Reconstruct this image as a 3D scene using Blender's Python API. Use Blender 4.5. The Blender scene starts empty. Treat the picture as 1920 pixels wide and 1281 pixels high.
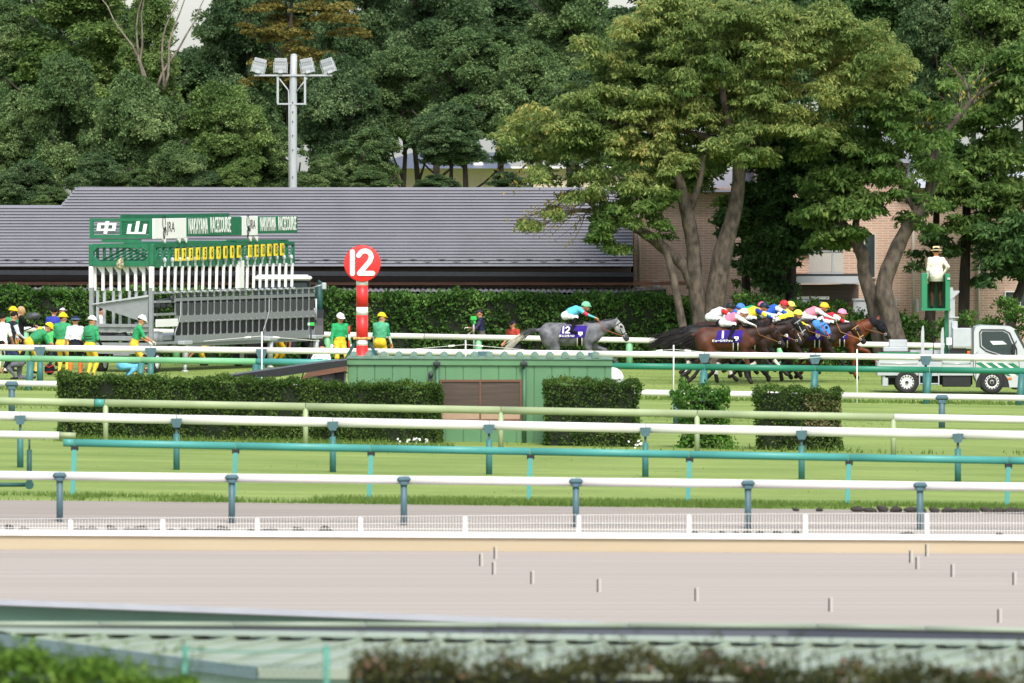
import bpy, math, random
import numpy as np
from mathutils import Vector, Matrix
R = math.radians
rnd = random.Random(7)
rng = np.random.default_rng(11)
scene = bpy.context.scene
COL = scene.collection

# ------------------------------------------------------------------ camera, sky, sun, exposure
CAMZ = 7.2                       # camera height above the dirt track
FPX = 400.0 / 36.0 * 1920.0      # focal length in photo pixels
cam_d = bpy.data.cameras.new('camera')
cam_d.lens = 400.0; cam_d.sensor_width = 36.0
cam_d.shift_y = -340.5 / 1920.0
cam_d.clip_start = 1.0; cam_d.clip_end = 6000.0
cam_d.dof.use_dof = True
cam_d.dof.focus_distance = 336.0
cam_d.dof.aperture_fstop = 5.6
cam = bpy.data.objects.new('camera', cam_d); COL.objects.link(cam)
cam.location = (0, 0, CAMZ); cam.rotation_euler = (R(90), 0, 0)
scene.camera = cam

SUN_EL, SUN_AZ = 50.0, 168.0     # degrees; azimuth clockwise from +Y (behind the camera, a little to the right)
w = bpy.data.worlds.new('World'); scene.world = w; w.use_nodes = True
nt = w.node_tree; nt.nodes.clear()
o_ = nt.nodes.new('ShaderNodeOutputWorld'); b_ = nt.nodes.new('ShaderNodeBackground')
s_ = nt.nodes.new('ShaderNodeTexSky'); s_.sky_type = 'NISHITA'; s_.sun_disc = False
s_.sun_elevation = R(SUN_EL); s_.sun_rotation = R(SUN_AZ)
s_.air_density = 1.0; s_.dust_density = 1.5; s_.ozone_density = 1.0
h_ = nt.nodes.new('ShaderNodeHueSaturation'); h_.inputs['Saturation'].default_value = 0.5
nt.links.new(s_.outputs[0], h_.inputs['Color'])
nt.links.new(h_.outputs[0], b_.inputs['Color']); nt.links.new(b_.outputs[0], o_.inputs['Surface'])
b_.inputs['Strength'].default_value = 0.12
sun_d = bpy.data.lights.new('sun', 'SUN'); sun_d.energy = 1.85; sun_d.angle = R(20); sun_d.color = (1.0, 0.96, 0.88)
sun = bpy.data.objects.new('sun', sun_d); COL.objects.link(sun)
sun.rotation_euler = (R(90 - SUN_EL), 0, R(180 - SUN_AZ))
scene.view_settings.view_transform = 'Standard'; scene.view_settings.look = 'None'
scene.view_settings.exposure = 1.12; scene.view_settings.gamma = 1.0
scene.view_settings.use_curve_mapping = False
scene.cycles.max_bounces = 6; scene.cycles.diffuse_bounces = 4; scene.cycles.glossy_bounces = 3
scene.cycles.transmission_bounces = 4; scene.cycles.transparent_max_bounces = 8

# ------------------------------------------------------------------ geometry of the place
def P(x, y, Y):                  # a photo pixel at distance Y -> a point of the place
    return Vector(((x - 960.0) * Y / FPX, Y, CAMZ - (y - 300.0) * Y / FPX))
def PX(x, Y): return (x - 960.0) * Y / FPX
_HY = [0, 97, 107, 206.3, 206.301, 213, 220, 237, 262, 288, 316, 328, 338, 420, 5000]
_HH = [5.2, 5.2, 7.16, 7.10, 6.90, 6.88, 6.62, 6.56, 6.66, 6.62, 6.58, 6.50, 6.42, 6.40, 6.4]
_SY = [0, 200, 206.3, 213, 235, 5000]
_SS = [0, 0.0, 0.004, 0.010, 0.015, 0.015]
def gz(X, Y):                    # ground height
    X = max(-40.0, min(40.0, X))
    return CAMZ - (float(np.interp(Y, _HY, _HH)) + float(np.interp(Y, _SY, _SS)) * X)

# ------------------------------------------------------------------ colours and materials
def lin(c):
    if isinstance(c, str):
        c = c.lstrip('#'); c = [int(c[i:i + 2], 16) / 255 for i in (0, 2, 4)]
        return tuple(v / 12.92 if v <= 0.04045 else ((v + 0.055) / 1.055) ** 2.4 for v in c)
    return tuple(c)
def mat(name, color, rough=0.6, metal=0.0, var=0.12, scale=6.0, stretch=(1, 1, 1), bump=0.0, color2=None, spec=0.4, detail=4.0):
    m = bpy.data.materials.new(name); m.use_nodes = True
    n = m.node_tree.nodes; l = m.node_tree.links
    p = n['Principled BSDF']; p.inputs['Roughness'].default_value = rough; p.inputs['Metallic'].default_value = metal
    p.inputs['Specular IOR Level'].default_value = spec
    c = lin(color)
    if var > 0 or color2:
        tc = n.new('ShaderNodeTexCoord'); mp = n.new('ShaderNodeMapping'); nz = n.new('ShaderNodeTexNoise')
        mp.inputs['Scale'].default_value = stretch
        nz.inputs['Scale'].default_value = scale; nz.inputs['Detail'].default_value = detail
        rp = n.new('ShaderNodeValToRGB')
        c2 = lin(color2) if color2 else tuple(min(1, v * (1 + var)) for v in c)
        c1 = c if color2 else tuple(v * (1 - var) for v in c)
        rp.color_ramp.elements[0].position = 0.32; rp.color_ramp.elements[0].color = (*c1, 1)
        rp.color_ramp.elements[1].position = 0.68; rp.color_ramp.elements[1].color = (*c2, 1)
        l.new(tc.outputs['Object'], mp.inputs['Vector']); l.new(mp.outputs[0], nz.inputs['Vector'])
        l.new(nz.outputs['Fac'], rp.inputs['Fac']); l.new(rp.outputs['Color'], p.inputs['Base Color'])
        if bump > 0:
            b = n.new('ShaderNodeBump'); b.inputs['Strength'].default_value = bump; b.inputs['Distance'].default_value = 0.05
            l.new(nz.outputs['Fac'], b.inputs['Height']); l.new(b.outputs[0], p.inputs['Normal'])
    else:
        p.inputs['Base Color'].default_value = (*c, 1)
    return m
def leafmat(name, cols, rough=0.5, transl=0.35, nscale=0.5, gain=1.0):
    """Foliage: random per leaf plus soft patches of different foliage colour."""
    m = bpy.data.materials.new(name); m.use_nodes = True
    n = m.node_tree.nodes; l = m.node_tree.links
    p = n['Principled BSDF']; p.inputs['Roughness'].default_value = max(rough, .6); p.inputs['Specular IOR Level'].default_value = 0.15
    g = n.new('ShaderNodeNewGeometry'); tc = n.new('ShaderNodeTexCoord'); nz = n.new('ShaderNodeTexNoise')
    nz.inputs['Scale'].default_value = nscale; nz.inputs['Detail'].default_value = 3
    l.new(tc.outputs['Object'], nz.inputs['Vector'])
    a = n.new('ShaderNodeMath'); a.operation = 'MULTIPLY_ADD'; a.inputs[1].default_value = 0.55; 
    s = n.new('ShaderNodeMath'); s.operation = 'MULTIPLY_ADD'; s.inputs[1].default_value = 1.5; s.inputs[2].default_value = -0.53
    l.new(nz.outputs['Fac'], s.inputs[0]); l.new(g.outputs['Random Per Island'], a.inputs[0]); l.new(s.outputs[0], a.inputs[2])
    rp = n.new('ShaderNodeValToRGB'); e = rp.color_ramp.elements
    while len(e) < len(cols): e.new(0.5)
    for i, c in enumerate(cols):
        e[i].position = i / (len(cols) - 1); e[i].color = (*[min(.9, q * gain) for q in lin(c)], 1)
    l.new(a.outputs[0], rp.inputs['Fac']); l.new(rp.outputs['Color'], p.inputs['Base Color'])
    t = n.new('ShaderNodeBsdfTranslucent'); l.new(rp.outputs['Color'], t.inputs['Color'])
    mx = n.new('ShaderNodeMixShader'); mx.inputs['Fac'].default_value = transl
    l.new(p.outputs[0], mx.inputs[1]); l.new(t.outputs[0], mx.inputs[2])
    l.new(mx.outputs[0], n['Material Output'].inputs['Surface'])
    return m

# ------------------------------------------------------------------ mesh builder
class MB:
    def __init__(s): s.v = []; s.f = []; s.m = []; s.sm = []
    def add(s, vs, fs, mi=0, smooth=False):
        o = len(s.v); s.v += [tuple(p) for p in vs]
        for f in fs: s.f.append(tuple(i + o for i in f)); s.m.append(mi); s.sm.append(smooth)
        return s
    def box(s, c, d, mi=0, rot=None, ch=0.0):
        hx, hy, hz = d[0] / 2, d[1] / 2, d[2] / 2
        ch = min(ch, hx * .9, hy * .9, hz * .9)
        vs = []; fs = []
        if ch <= 0:
            vs = [(x, y, z) for z in (-hz, hz) for y in (-hy, hy) for x in (-hx, hx)]
            fs = [(0, 2, 3, 1), (4, 5, 7, 6), (0, 1, 5, 4), (2, 6, 7, 3), (0, 4, 6, 2), (1, 3, 7, 5)]
        else:
            idx = {}
            for sx in (-1, 1):
                for sy in (-1, 1):
                    for sz in (-1, 1):
                        idx[sx, sy, sz, 0] = len(vs); vs.append((sx * hx, sy * (hy - ch), sz * (hz - ch)))
                        idx[sx, sy, sz, 1] = len(vs); vs.append((sx * (hx - ch), sy * hy, sz * (hz - ch)))
                        idx[sx, sy, sz, 2] = len(vs); vs.append((sx * (hx - ch), sy * (hy - ch), sz * hz))
            for a in (0, 1, 2):
                for sg in (-1, 1):
                    q = []
                    for u, v in ((-1, -1), (1, -1), (1, 1), (-1, 1)):
                        t = [0, 0, 0]; t[a] = sg; t[(a + 1) % 3] = u; t[(a + 2) % 3] = v
                        q.append(idx[t[0], t[1], t[2], a])
                    fs.append(tuple(q if sg > 0 else q[::-1]))
            for a in (0, 1, 2):
                b, c_ = (a + 1) % 3, (a + 2) % 3
                for sb in (-1, 1):
                    for sc in (-1, 1):
                        t0 = [0, 0, 0]; t1 = [0, 0, 0]
                        t0[a] = -1; t1[a] = 1; t0[b] = t1[b] = sb; t0[c_] = t1[c_] = sc
                        q = (idx[t0[0], t0[1], t0[2], b], idx[t1[0], t1[1], t1[2], b], idx[t1[0], t1[1], t1[2], c_], idx[t0[0], t0[1], t0[2], c_])
                        fs.append(q if sb * sc > 0 else q[::-1])
            for sx in (-1, 1):
                for sy in (-1, 1):
                    for sz in (-1, 1):
                        q = tuple(idx[sx, sy, sz, k] for k in range(3))
                        fs.append(q if sx * sy * sz > 0 else q[::-1])
        M = Matrix.Translation(Vector(c))
        if rot is not None: M = M @ (rot.to_4x4() if isinstance(rot, Matrix) else rot)
        return s.add([M @ Vector(p) for p in vs], fs, mi)
    def hexa(s, p8, mi=0):       # bottom 4 ccw, top 4 ccw
        return s.add(p8, [(3, 2, 1, 0), (4, 5, 6, 7), (0, 1, 5, 4), (1, 2, 6, 5), (2, 3, 7, 6), (3, 0, 4, 7)], mi)
    def tube(s, pts, rad, n=10, mi=0, caps=True, sq=(1, 1), up=None):
        pts = [Vector(p) for p in pts]
        if not hasattr(rad, '__len__'): rad = [rad] * len(pts)
        vs = []; fs = []
        prev = None
        for i, p in enumerate(pts):
            t = (pts[min(i + 1, len(pts) - 1)] - pts[max(i - 1, 0)])
            t = t.normalized() if t.length > 1e-9 else Vector((0, 0, 1))
            if prev is None:
                a = Vector(up) if up is not None else (Vector((0, 0, 1)) if abs(t.z) < 0.9 else Vector((0, 1, 0)))
            else: a = prev
            a = (a - t * a.dot(t)); a = a.normalized() if a.length > 1e-6 else t.orthogonal().normalized()
            b = t.cross(a); prev = a
            for k in range(n):
                th = 2 * math.pi * (k + .5) / n
                vs.append(p + (a * math.cos(th) * sq[0] + b * math.sin(th) * sq[1]) * rad[i])
        for i in range(len(pts) - 1):
            for k in range(n):
                k2 = (k + 1) % n
                fs.append((i * n + k, i * n + k2, (i + 1) * n + k2, (i + 1) * n + k))
        s.add(vs, fs, mi, n > 5)
        if caps:
            o = len(s.v) - len(vs)
            s.f.append(tuple(o + k for k in range(n))[::-1]); s.m.append(mi); s.sm.append(False)
            s.f.append(tuple(o + (len(pts) - 1) * n + k for k in range(n))); s.m.append(mi); s.sm.append(False)
        return s
    def cyl(s, a, b, r0, r1=None, n=12, mi=0, caps=True):
        return s.tube([a, b], [r0, r0 if r1 is None else r1], n, mi, caps)
    def ell(s, c, r, n=16, m=10, mi=0, z0=-1.0, rot=None):
        """ellipsoid, cut below z0 (fraction of its half height)"""
        vs = []; fs = []; c = Vector(c)
        t0 = math.asin(max(-1, min(1, z0)))
        for i in range(m + 1):
            t = t0 + (math.pi / 2 - t0) * i / m
            for k in range(n):
                a = 2 * math.pi * k / n
                p = Vector((r[0] * math.cos(t) * math.cos(a), r[1] * math.cos(t) * math.sin(a), r[2] * math.sin(t)))
                if rot is not None: p = rot @ p
                vs.append(c + p)
        for i in range(m):
            for k in range(n):
                k2 = (k + 1) % n
                fs.append((i * n + k, i * n + k2, (i + 1) * n + k2, (i + 1) * n + k))
        s.add(vs, fs, mi, True)
        if z0 > -1:
            o = len(s.v) - len(vs); s.f.append(tuple(o + k for k in range(n))[::-1]); s.m.append(mi); s.sm.append(False)
        return s
    def prism(s, pts, off, mi=0):   # closed polygon extruded by vector off
        n = len(pts); off = Vector(off)
        a = [Vector(p) for p in pts]; b = [p + off for p in a]
        fs = [tuple(range(n))[::-1], tuple(range(n, 2 * n))] + [(i, (i + 1) % n, n + (i + 1) % n, n + i) for i in range(n)]
        return s.add(a + b, fs, mi)
    def lathe(s, c, axis, prof, n=24, mi=0):   # prof: (radius, along)
        axis = Vector(axis).normalized(); a = axis.orthogonal().normalized(); b = axis.cross(a); c = Vector(c)
        vs = []; fs = []
        for r, h in prof:
            for k in range(n):
                th = 2 * math.pi * k / n
                vs.append(c + axis * h + (a * math.cos(th) + b * math.sin(th)) * r)
        for i in range(len(prof) - 1):
            for k in range(n):
                k2 = (k + 1) % n
                fs.append((i * n + k, i * n + k2, (i + 1) * n + k2, (i + 1) * n + k))
        return s.add(vs, fs, mi, True)
    def build(s, name, mats, parent=None):
        me = bpy.data.meshes.new(name)
        me.from_pydata(s.v, [], s.f)
        for m in (mats if isinstance(mats, (list, tuple)) else [mats]): me.materials.append(m)
        me.polygons.foreach_set('material_index', s.m)
        me.polygons.foreach_set('use_smooth', s.sm)
        me.update()
        return link(name, me, parent)
def link(name, me, parent=None):
    o = bpy.data.objects.new(name, me); COL.objects.link(o)
    if parent is not None: o.parent = parent
    return o
def npmesh(name, V, F, mats, mi=None, smooth=True):
    """V (n,3), F (m,k) arrays -> mesh"""
    me = bpy.data.meshes.new(name)
    V = np.asarray(V, np.float32); F = np.asarray(F, np.int32); k = F.shape[1]
    me.vertices.add(len(V)); me.vertices.foreach_set('co', V.ravel())
    me.loops.add(F.size); me.loops.foreach_set('vertex_index', F.ravel())
    me.polygons.add(len(F)); me.polygons.foreach_set('loop_start', np.arange(0, F.size, k, dtype=np.int32))
    for m in (mats if isinstance(mats, (list, tuple)) else [mats]): me.materials.append(m)
    if mi is not None: me.polygons.foreach_set('material_index', np.asarray(mi, np.int32))
    me.polygons.foreach_set('use_smooth', np.full(len(F), smooth))
    me.update(calc_edges=True)
    return me
def tag(o, label=None, cat=None, group=None, kind=None):
    if label: o['label'] = label
    if cat: o['category'] = cat
    if group: o['group'] = group
    if kind: o['kind'] = kind
    return o
def thing(name, label, cat, loc=(0, 0, 0), rz=0.0, group=None):
    o = bpy.data.objects.new(name, None); COL.objects.link(o)
    o.location = loc; o.rotation_euler = (0, 0, rz); o.empty_display_size = 0.2
    return tag(o, label, cat, group)
def copy_tree(o, parent=None):
    c = o.copy(); COL.objects.link(c)
    if parent is not None: c.parent = parent
    for ch in list(o.children): copy_tree(ch, c)
    return c
def local(root, p):              # world point -> coordinates of a root that is moved and turned about z
    d = Vector(p) - root.location; c, s = math.cos(-root.rotation_euler.z), math.sin(-root.rotation_euler.z)
    return Vector((d.x * c - d.y * s, d.x * s + d.y * c, d.z))
def text_mesh(txt, size, depth=0.004, name='lettering', bold=0.0, xs=1.0):
    """Lettering in its own x-z plane, facing -y, centred."""
    cu = bpy.data.curves.new('lettering_curve', 'FONT'); cu.body = txt; cu.size = size; cu.extrude = depth
    cu.align_x = 'CENTER'; cu.align_y = 'CENTER'; cu.offset = bold; cu.resolution_u = 3
    ob = bpy.data.objects.new('lettering_tmp', cu); COL.objects.link(ob)
    dg = bpy.context.evaluated_depsgraph_get(); dg.update()
    me = bpy.data.meshes.new_from_object(ob.evaluated_get(dg))
    bpy.data.objects.remove(ob); bpy.data.curves.remove(cu)
    me.transform(Matrix.Rotation(R(90), 4, 'X') @ Matrix.Diagonal((xs, 1, 1, 1)))
    me.name = name
    return me
def letters(txt, size, m, parent, loc, rz=0.0, name='lettering', bold=0.0, xs=1.0, depth=0.004):
    me = text_mesh(txt, size, depth, name, bold, xs); me.materials.clear(); me.materials.append(m)
    o = link(name, me, parent); o.location = loc; o.rotation_euler = (0, 0, rz)
    return o
def stroke(mb, pts, wid, y0, y1, mi=0):
    """A rounded flat stroke in the x-z plane between depths y0 (front) and y1 (back)."""
    for i in range(len(pts) - 1):
        a = Vector((pts[i][0], pts[i][1])); b = Vector((pts[i + 1][0], pts[i + 1][1])); d = (b - a)
        ang = math.atan2(d.y, d.x); out = []
        for k in range(9):
            t = ang + math.pi / 2 + math.pi * k / 8; out.append((a.x + math.cos(t) * wid / 2, a.y + math.sin(t) * wid / 2))
        for k in range(9):
            t = ang - math.pi / 2 + math.pi * k / 8; out.append((b.x + math.cos(t) * wid / 2, b.y + math.sin(t) * wid / 2))
        yy = y0 - 0.0004 * i       # each overlapping piece a hair in front of the last
        mb.prism([(p[0], yy, p[1]) for p in out], (0, y1 - yy, 0), mi)
    return mb
def arc(cx, cz, r, a0, a1, n=10, rz=None):
    return [(cx + r * math.cos(R(a0 + (a1 - a0) * i / n)), cz + (rz or r) * math.sin(R(a0 + (a1 - a0) * i / n))) for i in range(n + 1)]

# ------------------------------------------------------------------ bodies: smooth-blended tapered limbs meshed as one surface
class Body:
    def __init__(s, k=0.018): s.p = []; s.k = k
    def limb(s, a, b, ra, rb, zone=0, sc=(1, 1, 1)):
        s.p.append((np.array(a, float), np.array(b, float), ra, rb, zone, np.array(sc, float))); return s
    @staticmethod
    def dist(pr, X):
        a, b, ra, rb, z, sc = pr
        ab = (b - a) / sc; q = (X - a) / sc
        L = float(ab @ ab)
        t = np.clip((q @ ab) / L, 0, 1) if L > 1e-9 else np.zeros(q.shape[:-1])
        d = np.linalg.norm(q - t[..., None] * ab, axis=-1) - (ra + (rb - ra) * t)
        return d * sc.min()
    def field(s, X):
        e = np.zeros(X.shape[:-1])
        for pr in s.p: e += np.exp(np.clip(-s.dist(pr, X) / s.k, -60, 60))
        return -s.k * np.log(e + 1e-26)
    def mesh(s, h=0.02, inflate=0.0, only=None):
        pr = [p for p in s.p if only is None or p[4] in only]
        lo = np.min([np.minimum(p[0], p[1]) - max(p[2], p[3]) * p[5] for p in pr], axis=0) - 3 * h - inflate
        hi = np.max([np.maximum(p[0], p[1]) + max(p[2], p[3]) * p[5] for p in pr], axis=0) + 3 * h + inflate
        n = np.ceil((hi - lo) / h).astype(int) + 1
        E = np.zeros(n)
        ax = [lo[i] + h * np.arange(n[i]) for i in range(3)]
        mg = 6 * s.k + 2 * h + inflate
        for p in pr:
            a = np.minimum(p[0], p[1]) - max(p[2], p[3]) * p[5] - mg; b = np.maximum(p[0], p[1]) + max(p[2], p[3]) * p[5] + mg
            i0 = np.clip(np.floor((a - lo) / h).astype(int), 0, n); i1 = np.clip(np.ceil((b - lo) / h).astype(int) + 1, 0, n)
            G = np.stack(np.meshgrid(*[ax[i][i0[i]:i1[i]] for i in range(3)], indexing='ij'), -1)
            E[i0[0]:i1[0], i0[1]:i1[1], i0[2]:i1[2]] += np.exp(np.clip(-s.dist(p, G) / s.k, -60, 60))
        f = -s.k * np.log(E + 1e-26) - inflate
        V, Fc = surface_nets(f, lo, h)
        cen = V[Fc].mean(1)
        D = np.stack([s.dist(p, cen) for p in pr], 0)
        z = np.array([p[4] for p in pr])[D.argmin(0)]
        return V, Fc, z
def surface_nets(f, lo, h):
    ins = f < 0
    n = np.array(f.shape) - 1
    sl = lambda A, o: A[o[0]:o[0] + n[0], o[1]:o[1] + n[1], o[2]:o[2] + n[2]]
    cs = [(i, j, k) for i in (0, 1) for j in (0, 1) for k in (0, 1)]
    cnt = sum(sl(ins, c).astype(np.int8) for c in cs)
    act = (cnt > 0) & (cnt < 8)
    I = np.argwhere(act)
    idx = -np.ones(n, int); idx[act] = np.arange(len(I))
    pos = np.zeros((len(I), 3)); num = np.zeros(len(I))
    for c in cs:
        for a in range(3):
            if c[a] == 0:
                d = list(c); d[a] = 1
                fa = f[I[:, 0] + c[0], I[:, 1] + c[1], I[:, 2] + c[2]]; fb = f[I[:, 0] + d[0], I[:, 1] + d[1], I[:, 2] + d[2]]
                x = (fa < 0) != (fb < 0)
                t = np.where(x, fa / np.where(fa - fb == 0, 1, fa - fb), 0)
                q = np.array(c, float)[None] + np.zeros((len(I), 3)); q[:, a] += t
                pos += q * x[:, None]; num += x
    V = lo + h * (I + pos / np.maximum(num, 1)[:, None])
    Fs = []
    for a in range(3):
        b, c = (a + 1) % 3, (a + 2) % 3
        A0 = [slice(None)] * 3; A1 = [slice(None)] * 3
        A0[a] = slice(0, -1); A1[a] = slice(1, None)
        s0 = ins[tuple(A0)]; s1 = ins[tuple(A1)]
        E = np.argwhere(s0 != s1)
        ok = (E[:, b] > 0) & (E[:, c] > 0) & (E[:, b] < n[b]) & (E[:, c] < n[c]); E = E[ok]
        sg = s0[E[:, 0], E[:, 1], E[:, 2]]
        def cell(db, dc):
            q = E.copy(); q[:, b] += db; q[:, c] += dc
            return idx[q[:, 0], q[:, 1], q[:, 2]]
        Q = np.stack([cell(-1, -1), cell(0, -1), cell(0, 0), cell(-1, 0)], 1)
        Q[~sg] = Q[~sg][:, ::-1]
        Fs.append(Q)
    return V, np.concatenate(Fs)
def body_mesh(name, V, F, z, mats): return npmesh(name, V, F, mats, z, True)

# ------------------------------------------------------------------ foliage
def leaf_arrays(C, A, N, L, W):
    """kite-shaped leaves: centres C, axes A, normals N, lengths L, widths W"""
    A = A / np.linalg.norm(A, axis=1, keepdims=True)
    S = np.cross(A, N); S /= np.maximum(np.linalg.norm(S, axis=1, keepdims=True), 1e-6)
    b = C - A * L[:, None] * .5; t = C + A * L[:, None] * .5; m = C - A * L[:, None] * .08
    V = np.stack([b, m + S * W[:, None] * .5, t, m - S * W[:, None] * .5], 1).reshape(-1, 3)
    F = np.arange(len(V)).reshape(-1, 4)
    return V, F
def rand_unit(n):
    v = rng.normal(size=(n, 3)); return v / np.linalg.norm(v, axis=1, keepdims=True)
def clump_leaves(cen, rad, n, size, droop=0.4, flat=0.75, asp=0.45, upn=0.45):
    """leaves through and round one clump, denser on its outside"""
    d = rand_unit(n); d[:, 2] = np.where(d[:, 2] < -.3, -d[:, 2], d[:, 2])
    r = rad * rng.random(n) ** 0.45
    C = np.asarray(cen) + d * r[:, None] * np.array([1, 1, flat])
    A = d * .7 + rand_unit(n) * .6 + np.array([0, 0, -droop])
    N = d * .5 + rand_unit(n) * .75 + np.array([0, 0, upn])
    L = size * (.65 + .7 * rng.random(n))
    return C, A, N, L, L * asp * (.8 + .4 * rng.random(n))
def crown_mesh(name, blobs, m, clumps=14, leaves=70, crad=0.42, size=0.2, droop=.4, asp=.45, flat=.75, upn=.45, fill=.33):
    """blobs: (centre, (rx, ry, rz)); every blob is covered in small clumps of leaves"""
    out = [[], [], [], [], []]
    for c, r in blobs:
        c = np.asarray(c, float); r = np.asarray(r, float)
        nc = max(3, int(clumps * (r[0] * r[2]) / 1.0))
        d = rand_unit(nc); d[:, 2] = np.where(d[:, 2] < -.55, -d[:, 2], d[:, 2])
        cc = c + d * r * (rng.random((nc, 1)) ** fill)
        for q in cc:
            k = crad * (.6 + .8 * rng.random())
            for o, a in zip(out, clump_leaves(q, k, max(6, int(leaves * (k / crad) ** 2)), size, droop, flat, asp, upn)): o.append(a)
    V, F = leaf_arrays(*[np.concatenate(o) for o in out])
    return npmesh(name, V, F, m, None, False)
# ================================================================== materials
M = {}
M['white'] = mat('white_paint', (.80, .79, .77), .45, var=.03, scale=3)
M['rail_white'] = mat('rail_white', (.76, .74, .71), .4, color2=(.66, .635, .60), scale=1.6, stretch=(.6, 2, 4), detail=8)
M['teal'] = mat('teal_paint', '#396d6a', .5, var=.12, scale=4)
M['turq'] = mat('turquoise_paint', '#48918a', .45, var=.07, scale=2.0)
M['emerald'] = mat('emerald_paint', '#28785f', .45, var=.06, scale=2.0)
M['palegreen'] = mat('pale_green_paint', '#98a47e', .5, var=.10, scale=1.5)
M['mint'] = mat('mint_paint', '#78b286', .45, var=.06, scale=2)
M['slate'] = mat('slate_bracket', '#48646c', .5, var=.10, scale=8)
M['darkteal'] = mat('dark_teal', '#1f4a46', .55, var=.15, scale=6)
M['black'] = mat('black_plastic', (.016, .017, .018), .45, var=.1)
M['rubber'] = mat('rubber', (.022, .022, .023), .8, var=.15, scale=12)
M['grey'] = mat('grey_steel', '#8f9295', .45, .25, var=.07, scale=5)
M['lgrey'] = mat('light_grey_steel', '#b4b8bb', .4, .2, var=.05, scale=5)
M['dgrey'] = mat('dark_grey_steel', '#3b3e42', .5, .2, var=.12, scale=7)
M['gategreen'] = mat('gate_green', '#236b4c', .45, var=.10, scale=4)
M['yellow'] = mat('yellow_plate', '#f0cf2a', .5, var=.04)
M['red'] = mat('red_paint', '#d8302f', .4, var=.04, scale=3)
M['brownwood'] = mat('brown_wood', '#6b4a38', .65, var=.2, scale=5, stretch=(.3, 3, 3))
M['darkbrown'] = mat('dark_brown_metal', '#241d1c', .6, var=.15)
M['bark'] = mat('cherry_bark', '#62574d', .85, var=.0, color2='#332c26', scale=7, stretch=(1, 1, .5), bump=.6)
M['barkdark'] = mat('dark_bark', '#3b332c', .9, color2='#1f1a16', scale=5, stretch=(1, 1, .3), bump=.6)
M['barkpale'] = mat('pale_bark', '#8b8074', .85, color2='#5a5148', scale=5, bump=.3)
M['glass'] = mat('dark_glass', (.03, .045, .05), .08, var=0, spec=.8)

# ================================================================== ground
def sheet(name, xs, ys, m, dz=0.0, zf=gz):
    V = [(x, y, zf(x, y) + dz) for y in ys for x in xs]; nx = len(xs)
    F = [(j * nx + i, j * nx + i + 1, (j + 1) * nx + i + 1, (j + 1) * nx + i) for j in range(len(ys) - 1) for i in range(nx - 1)]
    o = link(name, npmesh(name, V, F, m, None, True)); o['kind'] = 'structure'; return o
XS = [-1500, -300, -80, -40, -20, 0, 20, 40, 80, 300, 1500]
def turfmat(name):
    m = bpy.data.materials.new(name); m.use_nodes = True
    n = m.node_tree.nodes; l = m.node_tree.links; p = n['Principled BSDF']; p.inputs['Roughness'].default_value = .9
    p.inputs['Specular IOR Level'].default_value = .1
    tc = n.new('ShaderNodeTexCoord')
    def noise(sc, st, det):
        mp = n.new('ShaderNodeMapping'); mp.inputs['Scale'].default_value = st; z = n.new('ShaderNodeTexNoise')
        z.inputs['Scale'].default_value = sc; z.inputs['Detail'].default_value = det
        l.new(tc.outputs['Object'], mp.inputs['Vector']); l.new(mp.outputs[0], z.inputs['Vector']); return z
    a = noise(.9, (.25, .55, 1), 5); b = noise(9, (.5, 1.4, 1), 3)
    mx = n.new('ShaderNodeMath'); mx.operation = 'MULTIPLY_ADD'; mx.inputs[1].default_value = .6
    l.new(a.outputs['Fac'], mx.inputs[0])
    m2 = n.new('ShaderNodeMath'); m2.operation = 'MULTIPLY'; m2.inputs[1].default_value = .4
    l.new(b.outputs['Fac'], m2.inputs[0]); l.new(m2.outputs[0], mx.inputs[2])
    rp = n.new('ShaderNodeValToRGB'); e = rp.color_ramp.elements
    e[0].position = .34; e[0].color = (.135, .200, .045, 1); e[1].position = .66; e[1].color = (.260, .330, .095, 1)
    l.new(mx.outputs[0], rp.inputs['Fac']); l.new(rp.outputs['Color'], p.inputs['Base Color'])
    return m
M['turf'] = turfmat('turf')
M['dirt'] = mat('dirt_track', (.318, .279, .248), .9, color2=(.392, .345, .308), scale=1.3, stretch=(.035, 1.6, 1), bump=.5, spec=.1, detail=7)
M['path'] = mat('sand_path', (.265, .235, .205), .9, color2=(.325, .288, .255), scale=1.3, stretch=(.08, 1.3, 1), spec=.1, detail=7)
M['bank'] = mat('bank_earth', (.09, .11, .04), .95, color2=(.13, .15, .06), scale=2)
sheet('infield_turf', XS, [219, 228, 237, 250, 262, 275, 288, 302, 316, 328, 338, 356, 420, 1000, 5000], M['turf'])
sheet('sand_path', XS, [206.42, 213, 216, 219.0], M['path'])
sheet('dirt_track', XS, [107.2, 150, 200, 206.29], M['dirt'])
sheet('near_bank', XS, [-60, 60, 97, 107.2], M['bank'])

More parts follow.
